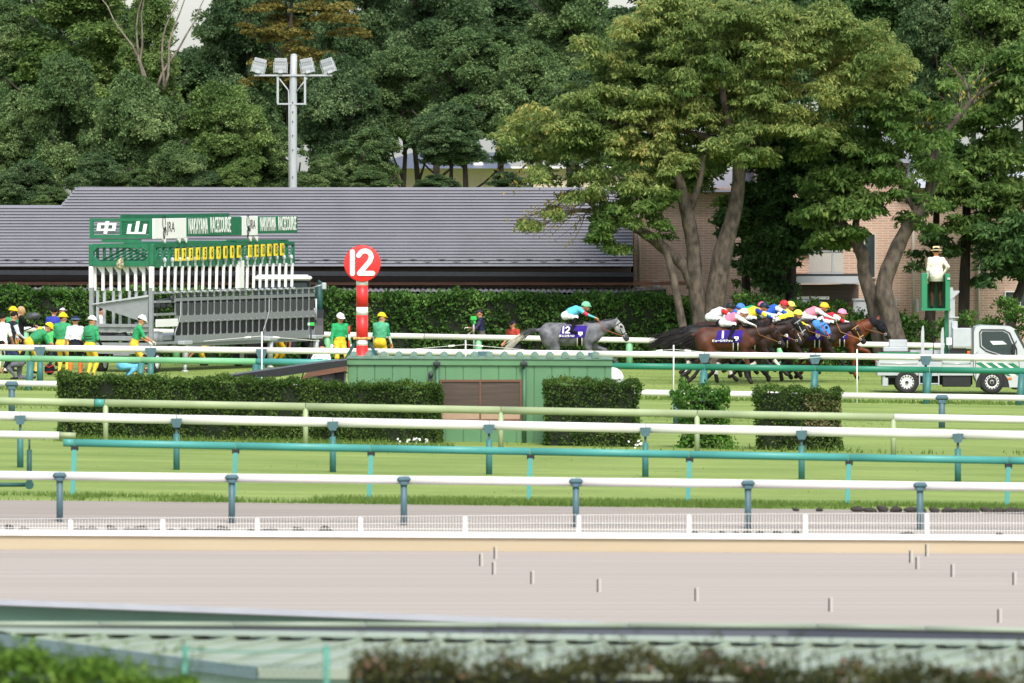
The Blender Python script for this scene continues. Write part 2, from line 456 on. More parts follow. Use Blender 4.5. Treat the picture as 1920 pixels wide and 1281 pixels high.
def blades(name, label, regions, m, kind='stuff'):
    """grass: upright blades rooted on the ground; regions: (n, x0, x1, Y0, Y1, height, width, function of X for the edge)"""
    Vs = []
    for n, xa, xb, Ya, Yb, hh, ww, dens in regions:
        Y = Ya + (Yb - Ya) * rng.random(n); X = PX(xa + (xb - xa) * rng.random(n), Y)
        if dens is not None:
            keep = rng.random(n) < dens(X, Y); X = X[keep]; Y = Y[keep]; n = len(X)
        Z = np.array([gz(x, y) for x, y in zip(X, Y)])
        H = hh * (.5 + rng.random(n)); W = ww * (.6 + .8 * rng.random(n))
        lean = rng.normal(size=(n, 2)) * .35 * H[:, None]; ax = rng.random(n) * math.pi
        b = np.stack([X, Y, Z - .01], 1); s = np.stack([np.cos(ax), np.sin(ax) * .5, np.zeros(n)], 1) * W[:, None] * .5
        t = b + np.stack([lean[:, 0], lean[:, 1], H], 1)
        Vs.append(np.stack([b - s, b + s, t], 1).reshape(-1, 3))
    V = np.concatenate(Vs); F = np.arange(len(V)).reshape(-1, 3)
    o = link(name, npmesh(name, V, F, m, None, False)); tag(o, label, 'grass', None, kind); return o
M['blade'] = leafmat('grass_blades', [(.17, .255, .055), (.23, .325, .08), (.29, .385, .11)], .8, .6, .25)
M['bladedark'] = leafmat('edge_grass', [(.09, .15, .03), (.13, .205, .045), (.18, .26, .06)], .8, .35, .6)
def patchy(fx, fy, th):
    ph = rng.random(6) * 6.28
    def f(X, Y):
        v = np.sin(X * fx + ph[0]) + np.sin(X * fx * 2.3 + Y * fy + ph[1]) + np.sin(Y * fy * 1.7 - X * fx * .6 + ph[2]) + .6 * np.sin(X * fx * 5 + ph[3])
        return np.clip((v - th) * .5 + .3, 0, 1)
    return f
blades('turf_grass', 'short bright green grass of the infield and the racing turf',
       [(5000, -60, 1980, 285, 300, .04, .05, patchy(.3, .3, .0)), (6000, -60, 1980, 318, 354, .03, .05, None), (1200, -60, 1980, 222, 285, .04, .03, patchy(.35, .28, .6))], M['blade'])
blades('edge_grass', 'longer dark grass along the edge of the sand path',
       [(24000, -60, 1980, 218.95, 221.2, .085, .028, patchy(.5, .8, -1.2)), (5000, -60, 1980, 294, 299, .10, .06, patchy(.2, .3, 0)),
        (4000, -60, 1980, 314.5, 317, .10, .06, None), (2600, -60, 1980, 263, 266, .12, .05, patchy(.5, .6, .2)),
        (1500, 100, 850, 262.5, 264.6, .12, .03, None)], M['bladedark'])

# ================================================================== rails
def railz(pts, x):
    return float(np.interp(x, [p[0] for p in pts], [p[1] for p in pts]))
def rail(name, label, Y, line, thick, segs, posts, style, base=None, group='running rails'):
    """line: two photo points along the rail's top; segs: (x0, x1, material); posts: photo x of every post; style picks post and bracket"""
    root = thing(name, label, 'rail', P(960, 640, Y), 0, group)
    s = FPX / Y; r = thick / 2 / s; sl = (line[1][1] - line[0][1]) / (line[1][0] - line[0][0])
    ty = lambda x: line[0][1] + sl * (x - line[0][0])
    root.location.z = gz(root.location.x, Y)
    L = lambda p: Vector(p) - root.location
    sp_ = posts[-1] - posts[-2]; e0, e1 = segs[0][0], segs[-1][1]
    if e0 < 0: segs = [(e0 - 2.5 * sp_, e0, segs[0][2])] + list(segs); posts = [posts[0] - sp_ * k for k in (2, 1)] + list(posts)
    segs = list(segs) + [(e1, e1 + 2.5 * sp_, segs[-1][2])]; posts = list(posts) + [posts[-1] + sp_ * k for k in (1, 2)]
    for x0, x1, m in segs:
        b = MB()
        b.tube([L(P(x0 + .5, ty(x0) + thick / 2, Y)), L(P(x1 - .5, ty(x1) + thick / 2, Y))], r, 14, 0, True, (1.0, .8))
        b.build('rail_beam', M[m], root)
    for x in posts:
        X = PX(x, Y); zt = P(x, ty(x), Y).z; zg = gz(X, Y) - .05; px = 1 / s
        c = L((X, Y, 0)); zt -= root.location.z; zg -= root.location.z
        if style == 'cup':       # a broad cup under and in front of the beam, a thin neck and a thicker socket post
            b = MB(); b.cyl((c.x, c.y, zg), (c.x, c.y, zt - thick * px - 18 * px), 6.2 * px, 6.0 * px, 12)
            p = b.build('post', M['teal'], root)
            b = MB(); zc = zt - thick * px * .62
            b.prism([(c.x - 10 * px, c.y - r * .95, zc + 4 * px), (c.x + 10 * px, c.y - r * .95, zc + 4 * px), (c.x + 9.5 * px, c.y - r * .95, zc - 4 * px), (c.x + 6 * px, c.y - r * .95, zc - 13 * px), (c.x - 6 * px, c.y - r * .95, zc - 13 * px), (c.x - 9.5 * px, c.y - r * .95, zc - 4 * px)], (0, r * 1.9, 0))
            b.cyl((c.x, c.y, zc - 12 * px), (c.x, c.y, zc - 36 * px), 2.6 * px, 2.6 * px, 8)
            b.build('bracket', M['slate'], p)
        elif style == 'cap':     # a rounded cap clasping the beam on a plain slate post
            b = MB(); b.tube([(c.x, c.y, zg), (c.x, c.y, zt - thick * px)], 6.3 * px, 12)
            p = b.build('post', M['slate'], root)
            b = MB(); b.box((c.x, c.y - r * .25, zt - 7 * px), (26 * px, r * 2.1, 11 * px), 0, None, 4 * px)
            b.box((c.x, c.y - r * .3, zt - 15 * px), (15 * px, r * 1.7, 8 * px), 0, None, 2 * px)
            b.build('bracket', M['slate'], p)
        elif style == 'lean':    # slim square posts, leaning a little, black clamp at the joint
            b = MB(); b.tube([(c.x - 4 * px, c.y - .1, zg), (c.x, c.y, zt - thick * px)], 6.0 * px, 4, 0, True, (1, 1))
            p = b.build('post', M['turq'], root)
            b = MB(); b.box((c.x, c.y, zt - thick * px - 3 * px), (14 * px, .1, 9 * px), 0, None, 1.5 * px)
            b.build('clamp', M['black'], p)
        elif style == 'leanteal':
            b = MB(); b.tube([(c.x - 5 * px, c.y - .15, zg), (c.x, c.y, zt - thick * px)], 7.0 * px, 8)
            p = b.build('post', M['teal'], root)
            b = MB(); b.box((c.x, c.y, zt - thick * px - 2 * px), (13 * px, .1, 6 * px), 0, None, 1.5 * px); b.build('clamp', M['black'], p)
        elif style == 'pale':
            b = MB(); b.cyl((c.x, c.y, zg), (c.x, c.y, zt - thick * px * .6), 5.0 * px, None, 10)
            b.build('post', M['palegreen'], root)
        elif style == 'far':
            b = MB(); b.cyl((c.x, c.y + r, zg), (c.x, c.y + r, zt - 2 * px), 6.5 * px, None, 10)
            b.build('post', M['mint'], root)
    return root
R1Y, R2Y, R3Y, R4Y, R5Y, R6Y, R7Y, R8Y = 354.4, 324.0, 315.0, 288.0, 262.0, 237.0, 221.0, 213.3
rail('running_rail', 'farthest white rail running in front of the tall clipped hedge', R1Y, [(0, 611), (1640, 641)], 10.5,
     [(-60, 345, 'rail_white'), (345, 795, 'rail_white'), (795, 1290, 'rail_white'), (1290, 1990, 'rail_white')], [48, 331, 614, 897, 1180, 1463, 1746], 'far')
rail('running_rail', 'white rail on slate cups just in front of the horses and the starting gate', R2Y, [(0, 646), (1920, 666)], 12,
     [(75 + 207.6 * (k - 1), 75 + 207.6 * k, 'rail_white') for k in range(0, 10)], [75 + 207.6 * k for k in range(9)], 'cup')
rail('running_rail', 'low green rail that turns from pale mint to emerald below the horses', R3Y, [(0, 666), (1920, 690)], 12,
     [(-80, 58, 'mint'), (58, 265, 'mint'), (265, 480, 'mint'), (480, 690, 'turq'), (690, 905, 'turq'), (905, 1114, 'emerald'), (1114, 1322, 'emerald'), (1322, 1529, 'emerald'), (1529, 1743, 'emerald'), (1743, 1960, 'emerald')],
     [58, 265, 480, 690, 905, 1114, 1320, 1528, 1741, 1916], 'leanteal')
rail('running_rail', 'white rail passing behind the shed and the clipped bushes', R4Y, [(0, 713), (1920, 741)], 11.5,
     [(-60, 520, 'rail_white'), (520, 1020, 'rail_white'), (1020, 1517, 'rail_white'), (1517, 1990, 'rail_white')], [22, 271, 520, 769, 1018, 1268, 1517, 1766], 'cap')
r5 = rail('running_rail', 'pale lime green rail in front of the green shed, white at its right end', R5Y, [(0, 745), (1920, 780)], 14.5,
     [(-60, 177, 'palegreen'), (177, 196, 'turq'), (196, 573, 'palegreen'), (573, 939, 'palegreen'), (939, 1307, 'palegreen'), (1307, 1676, 'palegreen'), (1676, 1990, 'rail_white')], [198, 573, 939, 1307, 1675], 'pale')
rail('running_rail', 'white rail on slate cups and teal posts below the lime green rail', R6Y, [(0, 771), (1920, 808)], 18,
     [(-80, 38, 'rail_white')] + [(38 + 293 * k, 38 + 293 * (k + 1), 'rail_white') for k in range(7)], [38 + 293 * k for k in range(7)], 'cup')
rail('running_rail', 'turquoise rail with black clamps on leaning turquoise posts', R7Y, [(118, 823), (1920, 857)], 14.5,
     [(118, 140, 'turq'), (140, 442, 'turq'), (442, 695, 'turq'), (695, 994, 'turq'), (994, 1292, 'turq'), (1292, 1591, 'turq'), (1591, 1890, 'turq'), (1890, 1990, 'turq')],
     [140, 442, 696, 995, 1293, 1592, 1891], 'lean')
rail('running_rail', 'nearest white rail with rounded slate caps beside the sand path', R8Y, [(0, 883), (1920, 905)], 16.5,
     [(112 + 322.6 * (k - 1), 112 + 322.6 * k, 'rail_white') for k in range(0, 7)], [112 + 322.6 * k for k in range(6)], 'cap')
# the short white rail end with its own foot
t = thing('rail_end', 'short white rail end with a green tip and a dark foot beside the turquoise rail', 'rail', (PX(54, 222), 222.4, gz(PX(54, 222), 222.4)))
b = MB(); b.tube([local(t, P(-60, 814, 222.4)), local(t, P(111, 817, 222.4))], 7.5 * 222 / FPX, 12); b.build('rail_beam', M['rail_white'], t)
b = MB(); b.tube([local(t, P(111.5, 816, 222.4)), local(t, P(142, 817, 222.4))], 6 * 222 / FPX, 10); b.build('end_cap', M['palegreen'], t)
b = MB(); b.cyl(local(t, P(55, 917, 222.4)), local(t, P(55, 843, 222.4)), .05, None, 10); b.cyl(local(t, P(55, 843, 222.4)), local(t, P(55, 824, 222.4)), .02, None, 8)
p = b.build('post', M['darkteal'], t)
b = MB(); b.tube([local(t, P(-60, 909, 222.4)), local(t, P(58, 909, 222.4))], .045, 8); b.cyl(local(t, P(55, 909, 222.2)), local(t, P(55, 909, 222.7)), .09, None, 12); b.build('foot_bar', M['darkteal'], t)

# string stakes in front of the racing turf
stake0 = None
for i, (x, lab) in enumerate([(491, 'thin white stake with a string in front of the starting gate'), (873, 'thin white stake with a string right of the red and white number post'),
                              (1263, 'thin white stake with a string left of the bay horse with number 1'), (1607, 'thin white stake with a string left of the silver truck')]):
    Y = 312.6; X = PX(x, Y); g = gz(X, Y); top = CAMZ - ([622, 638, 647, 655][i] - 300) * Y / FPX
    t = thing('string_stake', lab, 'stake', (X, Y, g), 0, 'white stakes along the turf')
    b = MB(); b.tube([(0, 0, -.05), (0, 0, top - g)], .019, 6); b.build('stake', M['white'], t)
    b = MB(); h = top - g - .12
    for sg in (-1, 1):
        b.tube([(sg * q * 1.6 / 5, 0, h - .14 * (q / 5) ** 1) for q in range(6)], .007, 4)
        b.cyl((sg * .30, 0, h - .03), (sg * .48, 0, h - .048), .028, None, 8)
    b.build('string', M['white'], t)

# ================================================================== low wall and white picket fence by the dirt track
M['cream'] = mat('cream_wall', (.42, .345, .235), .85, color2=(.47, .39, .275), scale=.8, stretch=(.3, 1, 2), spec=.15)
t = thing('low_wall', 'long low sand coloured wall with a white coping beside the dirt track', 'wall', (0, 206.3, gz(0, 206.0)))
V = lambda x, z, y: (x - t.location.x, y - t.location.y, z - t.location.z)
b = MB(); c = MB()
for i in range(-8, 8):
    xa, xb = i * 8.0, (i + 1) * 8.0
    za, zb = P(960 + xa * FPX / 206.3, 0, 206.3).z, 0
    top = lambda X: CAMZ - ((993.5 + .0052 * (960 + X * FPX / 206.3)) - 300) * 206.3 / FPX
    gr = lambda X: gz(X, 206.2) - .06
    b.hexa([V(xa, gr(xa), 206.30), V(xb, gr(xb), 206.30), V(xb, gr(xb), 206.44), V(xa, gr(xa), 206.44), V(xa, top(xa) - .1, 206.30), V(xb, top(xb) - .1, 206.30), V(xb, top(xb) - .1, 206.44), V(xa, top(xa) - .1, 206.44)])
    c.hexa([V(xa + .01, top(xa) - .0995, 206.25), V(xb, top(xb) - .0995, 206.25), V(xb, top(xb) - .0995, 206.49), V(xa + .01, top(xa) - .0995, 206.49), V(xa + .01, top(xa), 206.25), V(xb, top(xb), 206.25), V(xb, top(xb), 206.49), V(xa + .01, top(xa), 206.49)])
b.build('wall', M['cream'], t); c.build('coping', M['white'], t)
WT = lambda x: 993.5 + .0052 * x
M['picket'] = mat('picket_white', (.68, .66, .63), .5, var=.02)
fx = [-468, -268, -68, 132, 305, 482, 676, 872, 1085, 1292, 1510, 1738, 1975, 2215, 2460]
t = thing('picket_fence', 'low white wire picket fence standing on the white coping', 'fence', (0, 206.4, gz(0, 206.4)))
t.location.z = P(960, WT(960), 206.4).z
FTop = lambda x: float(np.interp(x, [0, 482, 1085, 1975], [972, 968, 963, 958]))
for i in range(len(fx) - 1):
    b = MB(); x = fx[i]
    while x < fx[i + 1] - 2:
        a = local(t, P(x, WT(x) - 1, 206.42)); e = local(t, P(x, FTop(x) + 3, 206.42)); q = local(t, P(x, FTop(x), 206.30))
        b.tube([a, e, q], .0045, 4, 0, False); x += 5.6
    for f, yy in ((.18, 206.41), (.5, 206.41), (.93, 206.41)):
        xa, xb = fx[i], fx[i + 1]
        b.tube([local(t, P(xa, WT(xa) + (FTop(xa) - WT(xa)) * f, yy)), local(t, P(xb, WT(xb) + (FTop(xb) - WT(xb)) * f, yy))], .006, 4, 0, False)
    b.build('wire_panel', M['picket'], t)
for x in fx[:-1]:
    b = MB(); b.box(local(t, (P(x, WT(x), 206.38) + P(x, FTop(x) + 4, 206.38)) / 2), (.075, .06, (WT(x) - FTop(x) - 4) * 206.4 / FPX), 0, None, .012); b.build('post', M['white'], t)

# stones: behind the fence and along the right end of the turquoise rail
M['stone'] = mat('dark_stone', '#2c2926', .9, color2='#453f39', scale=6, bump=.4)
def stone_mesh(seed):
    r = np.random.default_rng(seed); mb = MB(); mb.ell((0, 0, 0), (1, .8, .62), 14, 9)
    V = np.array(mb.v)
    for _ in range(5):
        d = r.normal(size=3); d /= np.linalg.norm(d); V *= 1 + .10 * np.sin(V @ d * 4 + r.random() * 6)[:, None]
    mb.v = [tuple(v) for v in V]; o = mb.build('edging_stone', M['stone']); return o
stones = [stone_mesh(k) for k in range(4)]; used = [False] * 4
def put_stone(x, Y, wpx, hpx, lab, grp, k):
    o = stones[k]
    if used[k]: o = stones[k].copy(); COL.objects.link(o)
    used[k] = True; s = Y / FPX; X = PX(x, Y)
    o.location = (X, Y, gz(X, Y) + hpx * s * .35); o.scale = (wpx * s * .5, wpx * s * .4, hpx * s * .5 / .62); o.rotation_euler = (0, 0, rnd.uniform(-.2, .2))
    tag(o, lab, 'stone', grp)
xs = [1492, 1536, 1606, 1632, 1655, 1680, 1706, 1726, 1752, 1778, 1803, 1826, 1850, 1872, 1895, 1918]
for i, x in enumerate(xs):
    put_stone(x, 218.4, rnd.uniform(22, 30) * (.6 if x < 1550 else 1), rnd.uniform(11, 15) * (.6 if x < 1550 else 1), 'dark rounded edging stone in the row along the grass edge at the right', 'edging stones at the right grass edge', i % 4)
for i, x in enumerate([18, 44, 150, 175, 210, 240, 262, 300, 322, 345, 372, 398, 420, 470, 498, 512, 560, 610, 1300, 1338, 1356, 1380, 1400, 1426, 1460, 1492, 1700, 1875]):
    put_stone(x, 208.2 + rnd.uniform(-.3, .5), rnd.uniform(16, 30), rnd.uniform(15, 20), 'small dark stone lying on the sand path behind the white picket fence', 'stones behind the picket fence', i % 4)

# pegs in the dirt track
peg = None
for x, y in [(902, 1063), (929, 1050), (926, 1079), (998, 1096), (1123, 1111), (1306, 1128), (1557, 1147), (1874, 1168), (1708, 1056), (1720, 1069), (1738, 1042), (1786, 1083), (1902, 1098)]:
    Y = 7.12 * FPX / (y - 300.0); X = PX(x, Y)
    if peg is None:
        peg = thing('track_peg', 'short pale peg standing in the raked dirt track', 'peg', (0, 0, 0), 0, 'pegs in the dirt track')
        b = MB(); b.box((-.024, 0, .09), (.022, .05, .24), 0, None, .006); b.build('socket', M['dgrey'], peg)
        b = MB(); b.box((.018, .01, .095), (.036, .05, .25), 0, None, .008); b.build('plate', mat('peg_plate', '#b5b0a6', .6, var=.15), peg); o = peg
    else: o = copy_tree(peg)
    o.location = (X, Y, gz(X, Y))
# ================================================================== hedges and bushes
def box_leaves(x0, x1, y0, y1, z0, z1, n, size, rough=.08, faces='ftlr', asp=.6):
    """leaves over the clipped faces of a hedge"""
    A = {'f': (x1 - x0) * (z1 - z0), 't': (x1 - x0) * (y1 - y0), 'l': (y1 - y0) * (z1 - z0), 'r': (y1 - y0) * (z1 - z0), 'b': (x1 - x0) * (z1 - z0)}
    tot = sum(A[f] for f in faces); Cs, Ns = [], []
    for f in faces:
        k = int(n * A[f] / tot); u = rng.random(k); v = rng.random(k)
        if f in 'fb': C = np.stack([x0 + (x1 - x0) * u, np.full(k, y0 if f == 'f' else y1), z0 + (z1 - z0) * v], 1); N = np.tile([0, -1. if f == 'f' else 1., 0], (k, 1))
        elif f == 't': C = np.stack([x0 + (x1 - x0) * u, y0 + (y1 - y0) * v, np.full(k, z1)], 1); N = np.tile([0, 0, 1.], (k, 1))
        else: C = np.stack([np.full(k, x0 if f == 'l' else x1), y0 + (y1 - y0) * u, z0 + (z1 - z0) * v], 1); N = np.tile([-1. if f == 'l' else 1., 0, 0], (k, 1))
        wob = (np.sin(C[:, 0] * 3.1 + C[:, 2] * 2.3) + np.sin(C[:, 0] * 1.3 - C[:, 2] * 4.1 + 1) + np.sin(C[:, 1] * 3 + C[:, 0] * 7.3) + .8 * np.sin(C[:, 0] * 11.7 + C[:, 2] * 9 + 2)) * rough * .6
        C = C + N * (wob + rng.normal(size=k) * rough * .6)[:, None] - N * rough
        Cs.append(C); Ns.append(N)
    C = np.concatenate(Cs); N = np.concatenate(Ns); k = len(C)
    L = size * (.6 + .8 * rng.random(k))
    return leaf_arrays(C, rand_unit(k) + N * .5 + np.array([0, 0, .3]), N * .55 + rand_unit(k) * .8 + np.array([0, 0, .25]), L, L * asp)
M['hedge'] = leafmat('hedge_leaves', ['#223c16', '#365522', '#507533', '#7d9c50'], .45, .25, 1.1)
M['hedgelight'] = leafmat('hedge_leaves_light', ['#2c4a18', '#42682a', '#5f8a36', '#80a44a'], .45, .3, .9)
M['boxwood'] = leafmat('box_leaves', ['#243812', '#395320', '#51692e', '#6f8540'], .45, .25, 1.2)
M['boxbrown'] = leafmat('box_leaves_brown', ['#33401c', '#566236', '#7a7050', '#8d8068'], .5, .2, 1.4)
M['inner'] = mat('hedge_core_shade', (.010, .015, .006), .95, var=.3)
def hedge(name, label, x0, x1, ytop0, ytop1, Y, thick, m, n, size, cat='hedge', group=None, rough=.08, base=None):
    """clipped hedge between two photo columns, its front face at distance Y"""
    a, c = P(x0, ytop0, Y), P(x1, ytop1, Y); X0, X1 = a.x, c.x; cx = (X0 + X1) / 2
    g0, g1 = gz(X0, Y), gz(X1, Y); zt = (a.z + c.z) / 2; g = (g0 + g1) / 2
    t = thing(name, label, cat, (cx, Y + thick / 2, g), 0, group)
    hw = (X1 - X0) / 2; sk = (c.z - a.z) / (X1 - X0); skg = (g1 - g0) / (X1 - X0); H = zt - g
    V, F = box_leaves(-hw, hw, -thick / 2, thick / 2, -.02, H, n, size, rough)
    f = np.clip(V[:, 2] / H, 0, 1); V[:, 2] += V[:, 0] * (sk * f + skg * (1 - f))
    link('foliage', npmesh('foliage', V, F, m, None, False), t)
    k = int((x1 - x0) * .5); sx = rng.uniform(-hw, hw, k); sx = sx[np.sin(sx * 2.1 + x0) + np.sin(sx * 5.3) > -.2]; sp = [np.zeros((0, 3))]   # fresh sprouts above the cut
    for q in sx:
        hh = rng.uniform(.05, .8) * rough * 2.2; y_ = rng.uniform(-thick / 2, thick * .1); sp.append(np.stack([q + rng.normal(size=5) * .03, y_ + rng.normal(size=5) * .02, H - rough + sk * q + np.linspace(0, hh + rough, 5)], 1))
    sp = np.concatenate(sp); kk = len(sp)
    if kk:
        V, F = leaf_arrays(sp, rand_unit(kk) + np.array([0, 0, .6]), rand_unit(kk), np.full(kk, size), np.full(kk, size * .5)); tag(link('sprouts', npmesh('sprouts', V, F, m, None, False), t), kind='stuff')
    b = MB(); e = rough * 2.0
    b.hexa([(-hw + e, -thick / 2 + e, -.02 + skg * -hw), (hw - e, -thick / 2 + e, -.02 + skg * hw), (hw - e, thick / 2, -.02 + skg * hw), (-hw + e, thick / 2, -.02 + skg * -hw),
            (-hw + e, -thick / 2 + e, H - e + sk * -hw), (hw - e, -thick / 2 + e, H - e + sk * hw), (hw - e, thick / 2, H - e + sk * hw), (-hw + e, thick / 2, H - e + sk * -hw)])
    b.build('shade_core', M['inner'], t)  # solid near-black box; the shade between the leaves is in its colour
    return t
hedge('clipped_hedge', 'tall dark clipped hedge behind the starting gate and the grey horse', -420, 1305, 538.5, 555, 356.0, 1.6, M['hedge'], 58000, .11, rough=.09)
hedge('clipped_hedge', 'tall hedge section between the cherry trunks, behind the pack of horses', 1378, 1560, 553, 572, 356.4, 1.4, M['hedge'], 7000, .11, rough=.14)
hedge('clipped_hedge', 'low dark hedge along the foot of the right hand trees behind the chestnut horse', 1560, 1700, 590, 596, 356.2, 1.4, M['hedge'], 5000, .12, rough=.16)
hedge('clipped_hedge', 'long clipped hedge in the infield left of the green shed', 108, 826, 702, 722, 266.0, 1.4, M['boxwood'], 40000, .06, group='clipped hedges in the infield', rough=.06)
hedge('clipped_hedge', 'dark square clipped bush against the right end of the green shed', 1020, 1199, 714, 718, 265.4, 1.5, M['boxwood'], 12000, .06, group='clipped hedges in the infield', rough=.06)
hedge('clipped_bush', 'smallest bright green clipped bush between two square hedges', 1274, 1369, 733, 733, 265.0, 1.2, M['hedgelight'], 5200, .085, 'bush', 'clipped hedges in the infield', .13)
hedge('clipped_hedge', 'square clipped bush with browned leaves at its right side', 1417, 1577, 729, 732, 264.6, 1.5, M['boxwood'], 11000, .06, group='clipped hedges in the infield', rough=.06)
t = bpy.data.objects['clipped_hedge.005'] if 'clipped_hedge.005' in bpy.data.objects else None
par = [o for o in COL.objects if o.get('label', '').startswith('square clipped bush with browned')][0]
V, F = box_leaves(.15, 1.0, -.78, -.70, .35, 1.32, 1500, .075, .05, 'f')
link('browned_leaves', npmesh('browned_leaves', V, F, M['boxbrown'], None, False), par)
def shrub(name, label, blobs, Y, m, clumps, leaves, size, cat='shrub', group=None, crad=.3, stem=True, droop=-.2):
    """loose shrub: blobs in photo pixels (x, y, rx, ry)"""
    s = Y / FPX; cx = sum(q[0] for q in blobs) / len(blobs); X = PX(cx, Y); g = gz(X, Y)
    t = thing(name, label, cat, (X, Y, g), 0, group)
    bl = [((PX(x, Y) - X, rnd.uniform(-.2, .2), P(x, y, Y).z - g), (rx * s, max(.3, min(rx, ry) * s * .8), ry * s)) for x, y, rx, ry in blobs]
    link('foliage', crown_mesh('foliage', bl, m, clumps, leaves, crad, size, droop), t)
    if stem:
        b = MB()
        for c, r in bl: b.tube([(c[0] * .3, 0, -.05), (c[0] * .7, c[1] * .5, c[2] * .5), c], [.035, .025, .01], 6)
        b.build('stems', M['barkdark'], t)
    return t
shrub('shrub', 'leafy green shrub under the starter on the lift', [(1715, 640, 40, 45), (1755, 630, 35, 40), (1690, 665, 30, 30)], 356.5, M['hedge'], 26, 60, .13)
shrub('shrub', 'leafy green shrub behind the silver truck cab', [(1840, 625, 45, 40), (1885, 610, 40, 45), (1925, 615, 40, 50), (1800, 650, 30, 30)], 357, M['hedge'], 26, 60, .13)
shrub('shrub', 'bright green pointed bush behind the jockeys with yellow and pink caps', [(1583, 590, 20, 22), (1572, 605, 22, 20)], 357.2, M['hedgelight'], 40, 60, .11)
shrub('shrub', 'small green bush at the foot of the cherry trunks behind the blue cap', [(1395, 575, 26, 18), (1420, 590, 20, 16)], 357.8, M['hedge'], 40, 60, .11)

# foreground plants
M['nearleaf'] = leafmat('near_leaves', ['#2a4612', '#42641d', '#688a34', '#93aa50'], .45, .35, 2)
M['neardark'] = leafmat('near_dark_leaves', ['#20280f', '#343b1b', '#4b4c28', '#66603a'], .5, .25, 1.5)
M['petal'] = leafmat('dry_flowers', ['#5d4438', '#7d6152', '#9a8272'], .7, .4, 2)
def near_hedge(name, label, x0, x1, y0, y1, Y, thick, m, n, size, cat, twigs=0, petals=0):
    t = hedge(name, label, x0, x1, y0, y1, Y, thick, m, n, size, cat, None, .07)
    H = P((x0 + x1) / 2, (y0 + y1) / 2, Y).z - t.location.z; hw = (PX(x1, Y) - PX(x0, Y)) / 2; sk = (P(x1, y1, Y).z - P(x0, y0, Y).z) / (2 * hw)
    if twigs:
        b = MB(); Cs = []
        for _ in range(twigs):
            x = rnd.uniform(-hw, hw); y = rnd.uniform(-thick / 2, thick / 2); z = H + sk * x; h = rnd.uniform(.08, .26)
            q = [(x, y, z - .1), (x + rnd.uniform(-.03, .03), y, z + h * .5), (x + rnd.uniform(-.07, .07), y, z + h)]
            b.tube(q, [.003, .0025, .0015], 3)
            Cs += [np.array(q[2]) + rng.normal(size=3) * .015 for _ in range(4)] + [np.array(q[1]) + rng.normal(size=3) * .02 for _ in range(3)]
        tag(b.build('twigs', M['barkdark'], t), kind='stuff')
        C = np.array(Cs); k = len(C); L = size * .7 * (.6 + .8 * rng.random(k)); V, F = leaf_arrays(C, rand_unit(k), rand_unit(k), L, L * .6)
        tl_ = link('twig_leaves', npmesh('twig_leaves', V, F, m, None, False), t)
    if petals:
        V, F = box_leaves(-hw, hw, -thick / 2 - .03, thick / 2, H * .9, H + .03, petals, .05, .05, 'ft', .9); V[:, 2] += V[:, 0] * sk
        clump = (np.sin(V[::4, 0] * 7) + np.sin(V[::4, 0] * 17 + 2) > .3); V = V.reshape(-1, 4, 3)[clump].reshape(-1, 3); F = np.arange(len(V)).reshape(-1, 4)
        tag(link('dry_flowers', npmesh('dry_flowers', V, F, M['petal'], None, False), t), kind='stuff')
    return t
near_hedge('near_hedge', 'bright yellow green hedge in the near left corner', -60, 372, 1240, 1276, 90, 1.0, M['nearleaf'], 9000, .06, 'hedge', 40)
near_hedge('flowering_hedge', 'dark hedge with faded pink flowers along the near right edge', 655, 2000, 1240, 1262, 88, .9, M['neardark'], 20000, .045, 'hedge', 120, 420)

# ================================================================== trees
LM = {
    'forest': leafmat('forest_leaves', ['#33462a', '#4a613a', '#64784b', '#8a9b68'], .5, .4, .3, 1.35),
    'forestblue': leafmat('forest_leaves_deep', ['#2c4129', '#415838', '#5a704a', '#7f9264'], .5, .4, .3, 1.2),
    'forestlight': leafmat('forest_leaves_light', ['#3a4f28', '#546c38', '#6e8449', '#92a465'], .5, .4, .3, 1.2),
    'olive': leafmat('olive_leaves', ['#3a3a1c', '#5b5628', '#7a7038', '#8f8a4e'], .55, .3, .35, 1.1),
    'cherry': leafmat('cherry_leaves', ['#3d552a', '#566d38', '#72844a', '#9aa35e', '#ab9858'], .45, .5, .28, 1.15),
    'cherrygreen': leafmat('cherry_green_leaves', ['#324c23', '#4b6831', '#688144', '#8f9f5a'], .45, .5, .4, 1.1),
    'evergreen': leafmat('evergreen_leaves', ['#22361b', '#344d29', '#4b6638', '#677f4b'], .45, .45, .5, 1.45),
    'yellow': leafmat('yellow_leaves', ['#8a8a3c', '#b0a04c', '#c9a850'], .5, .4, .5),
}
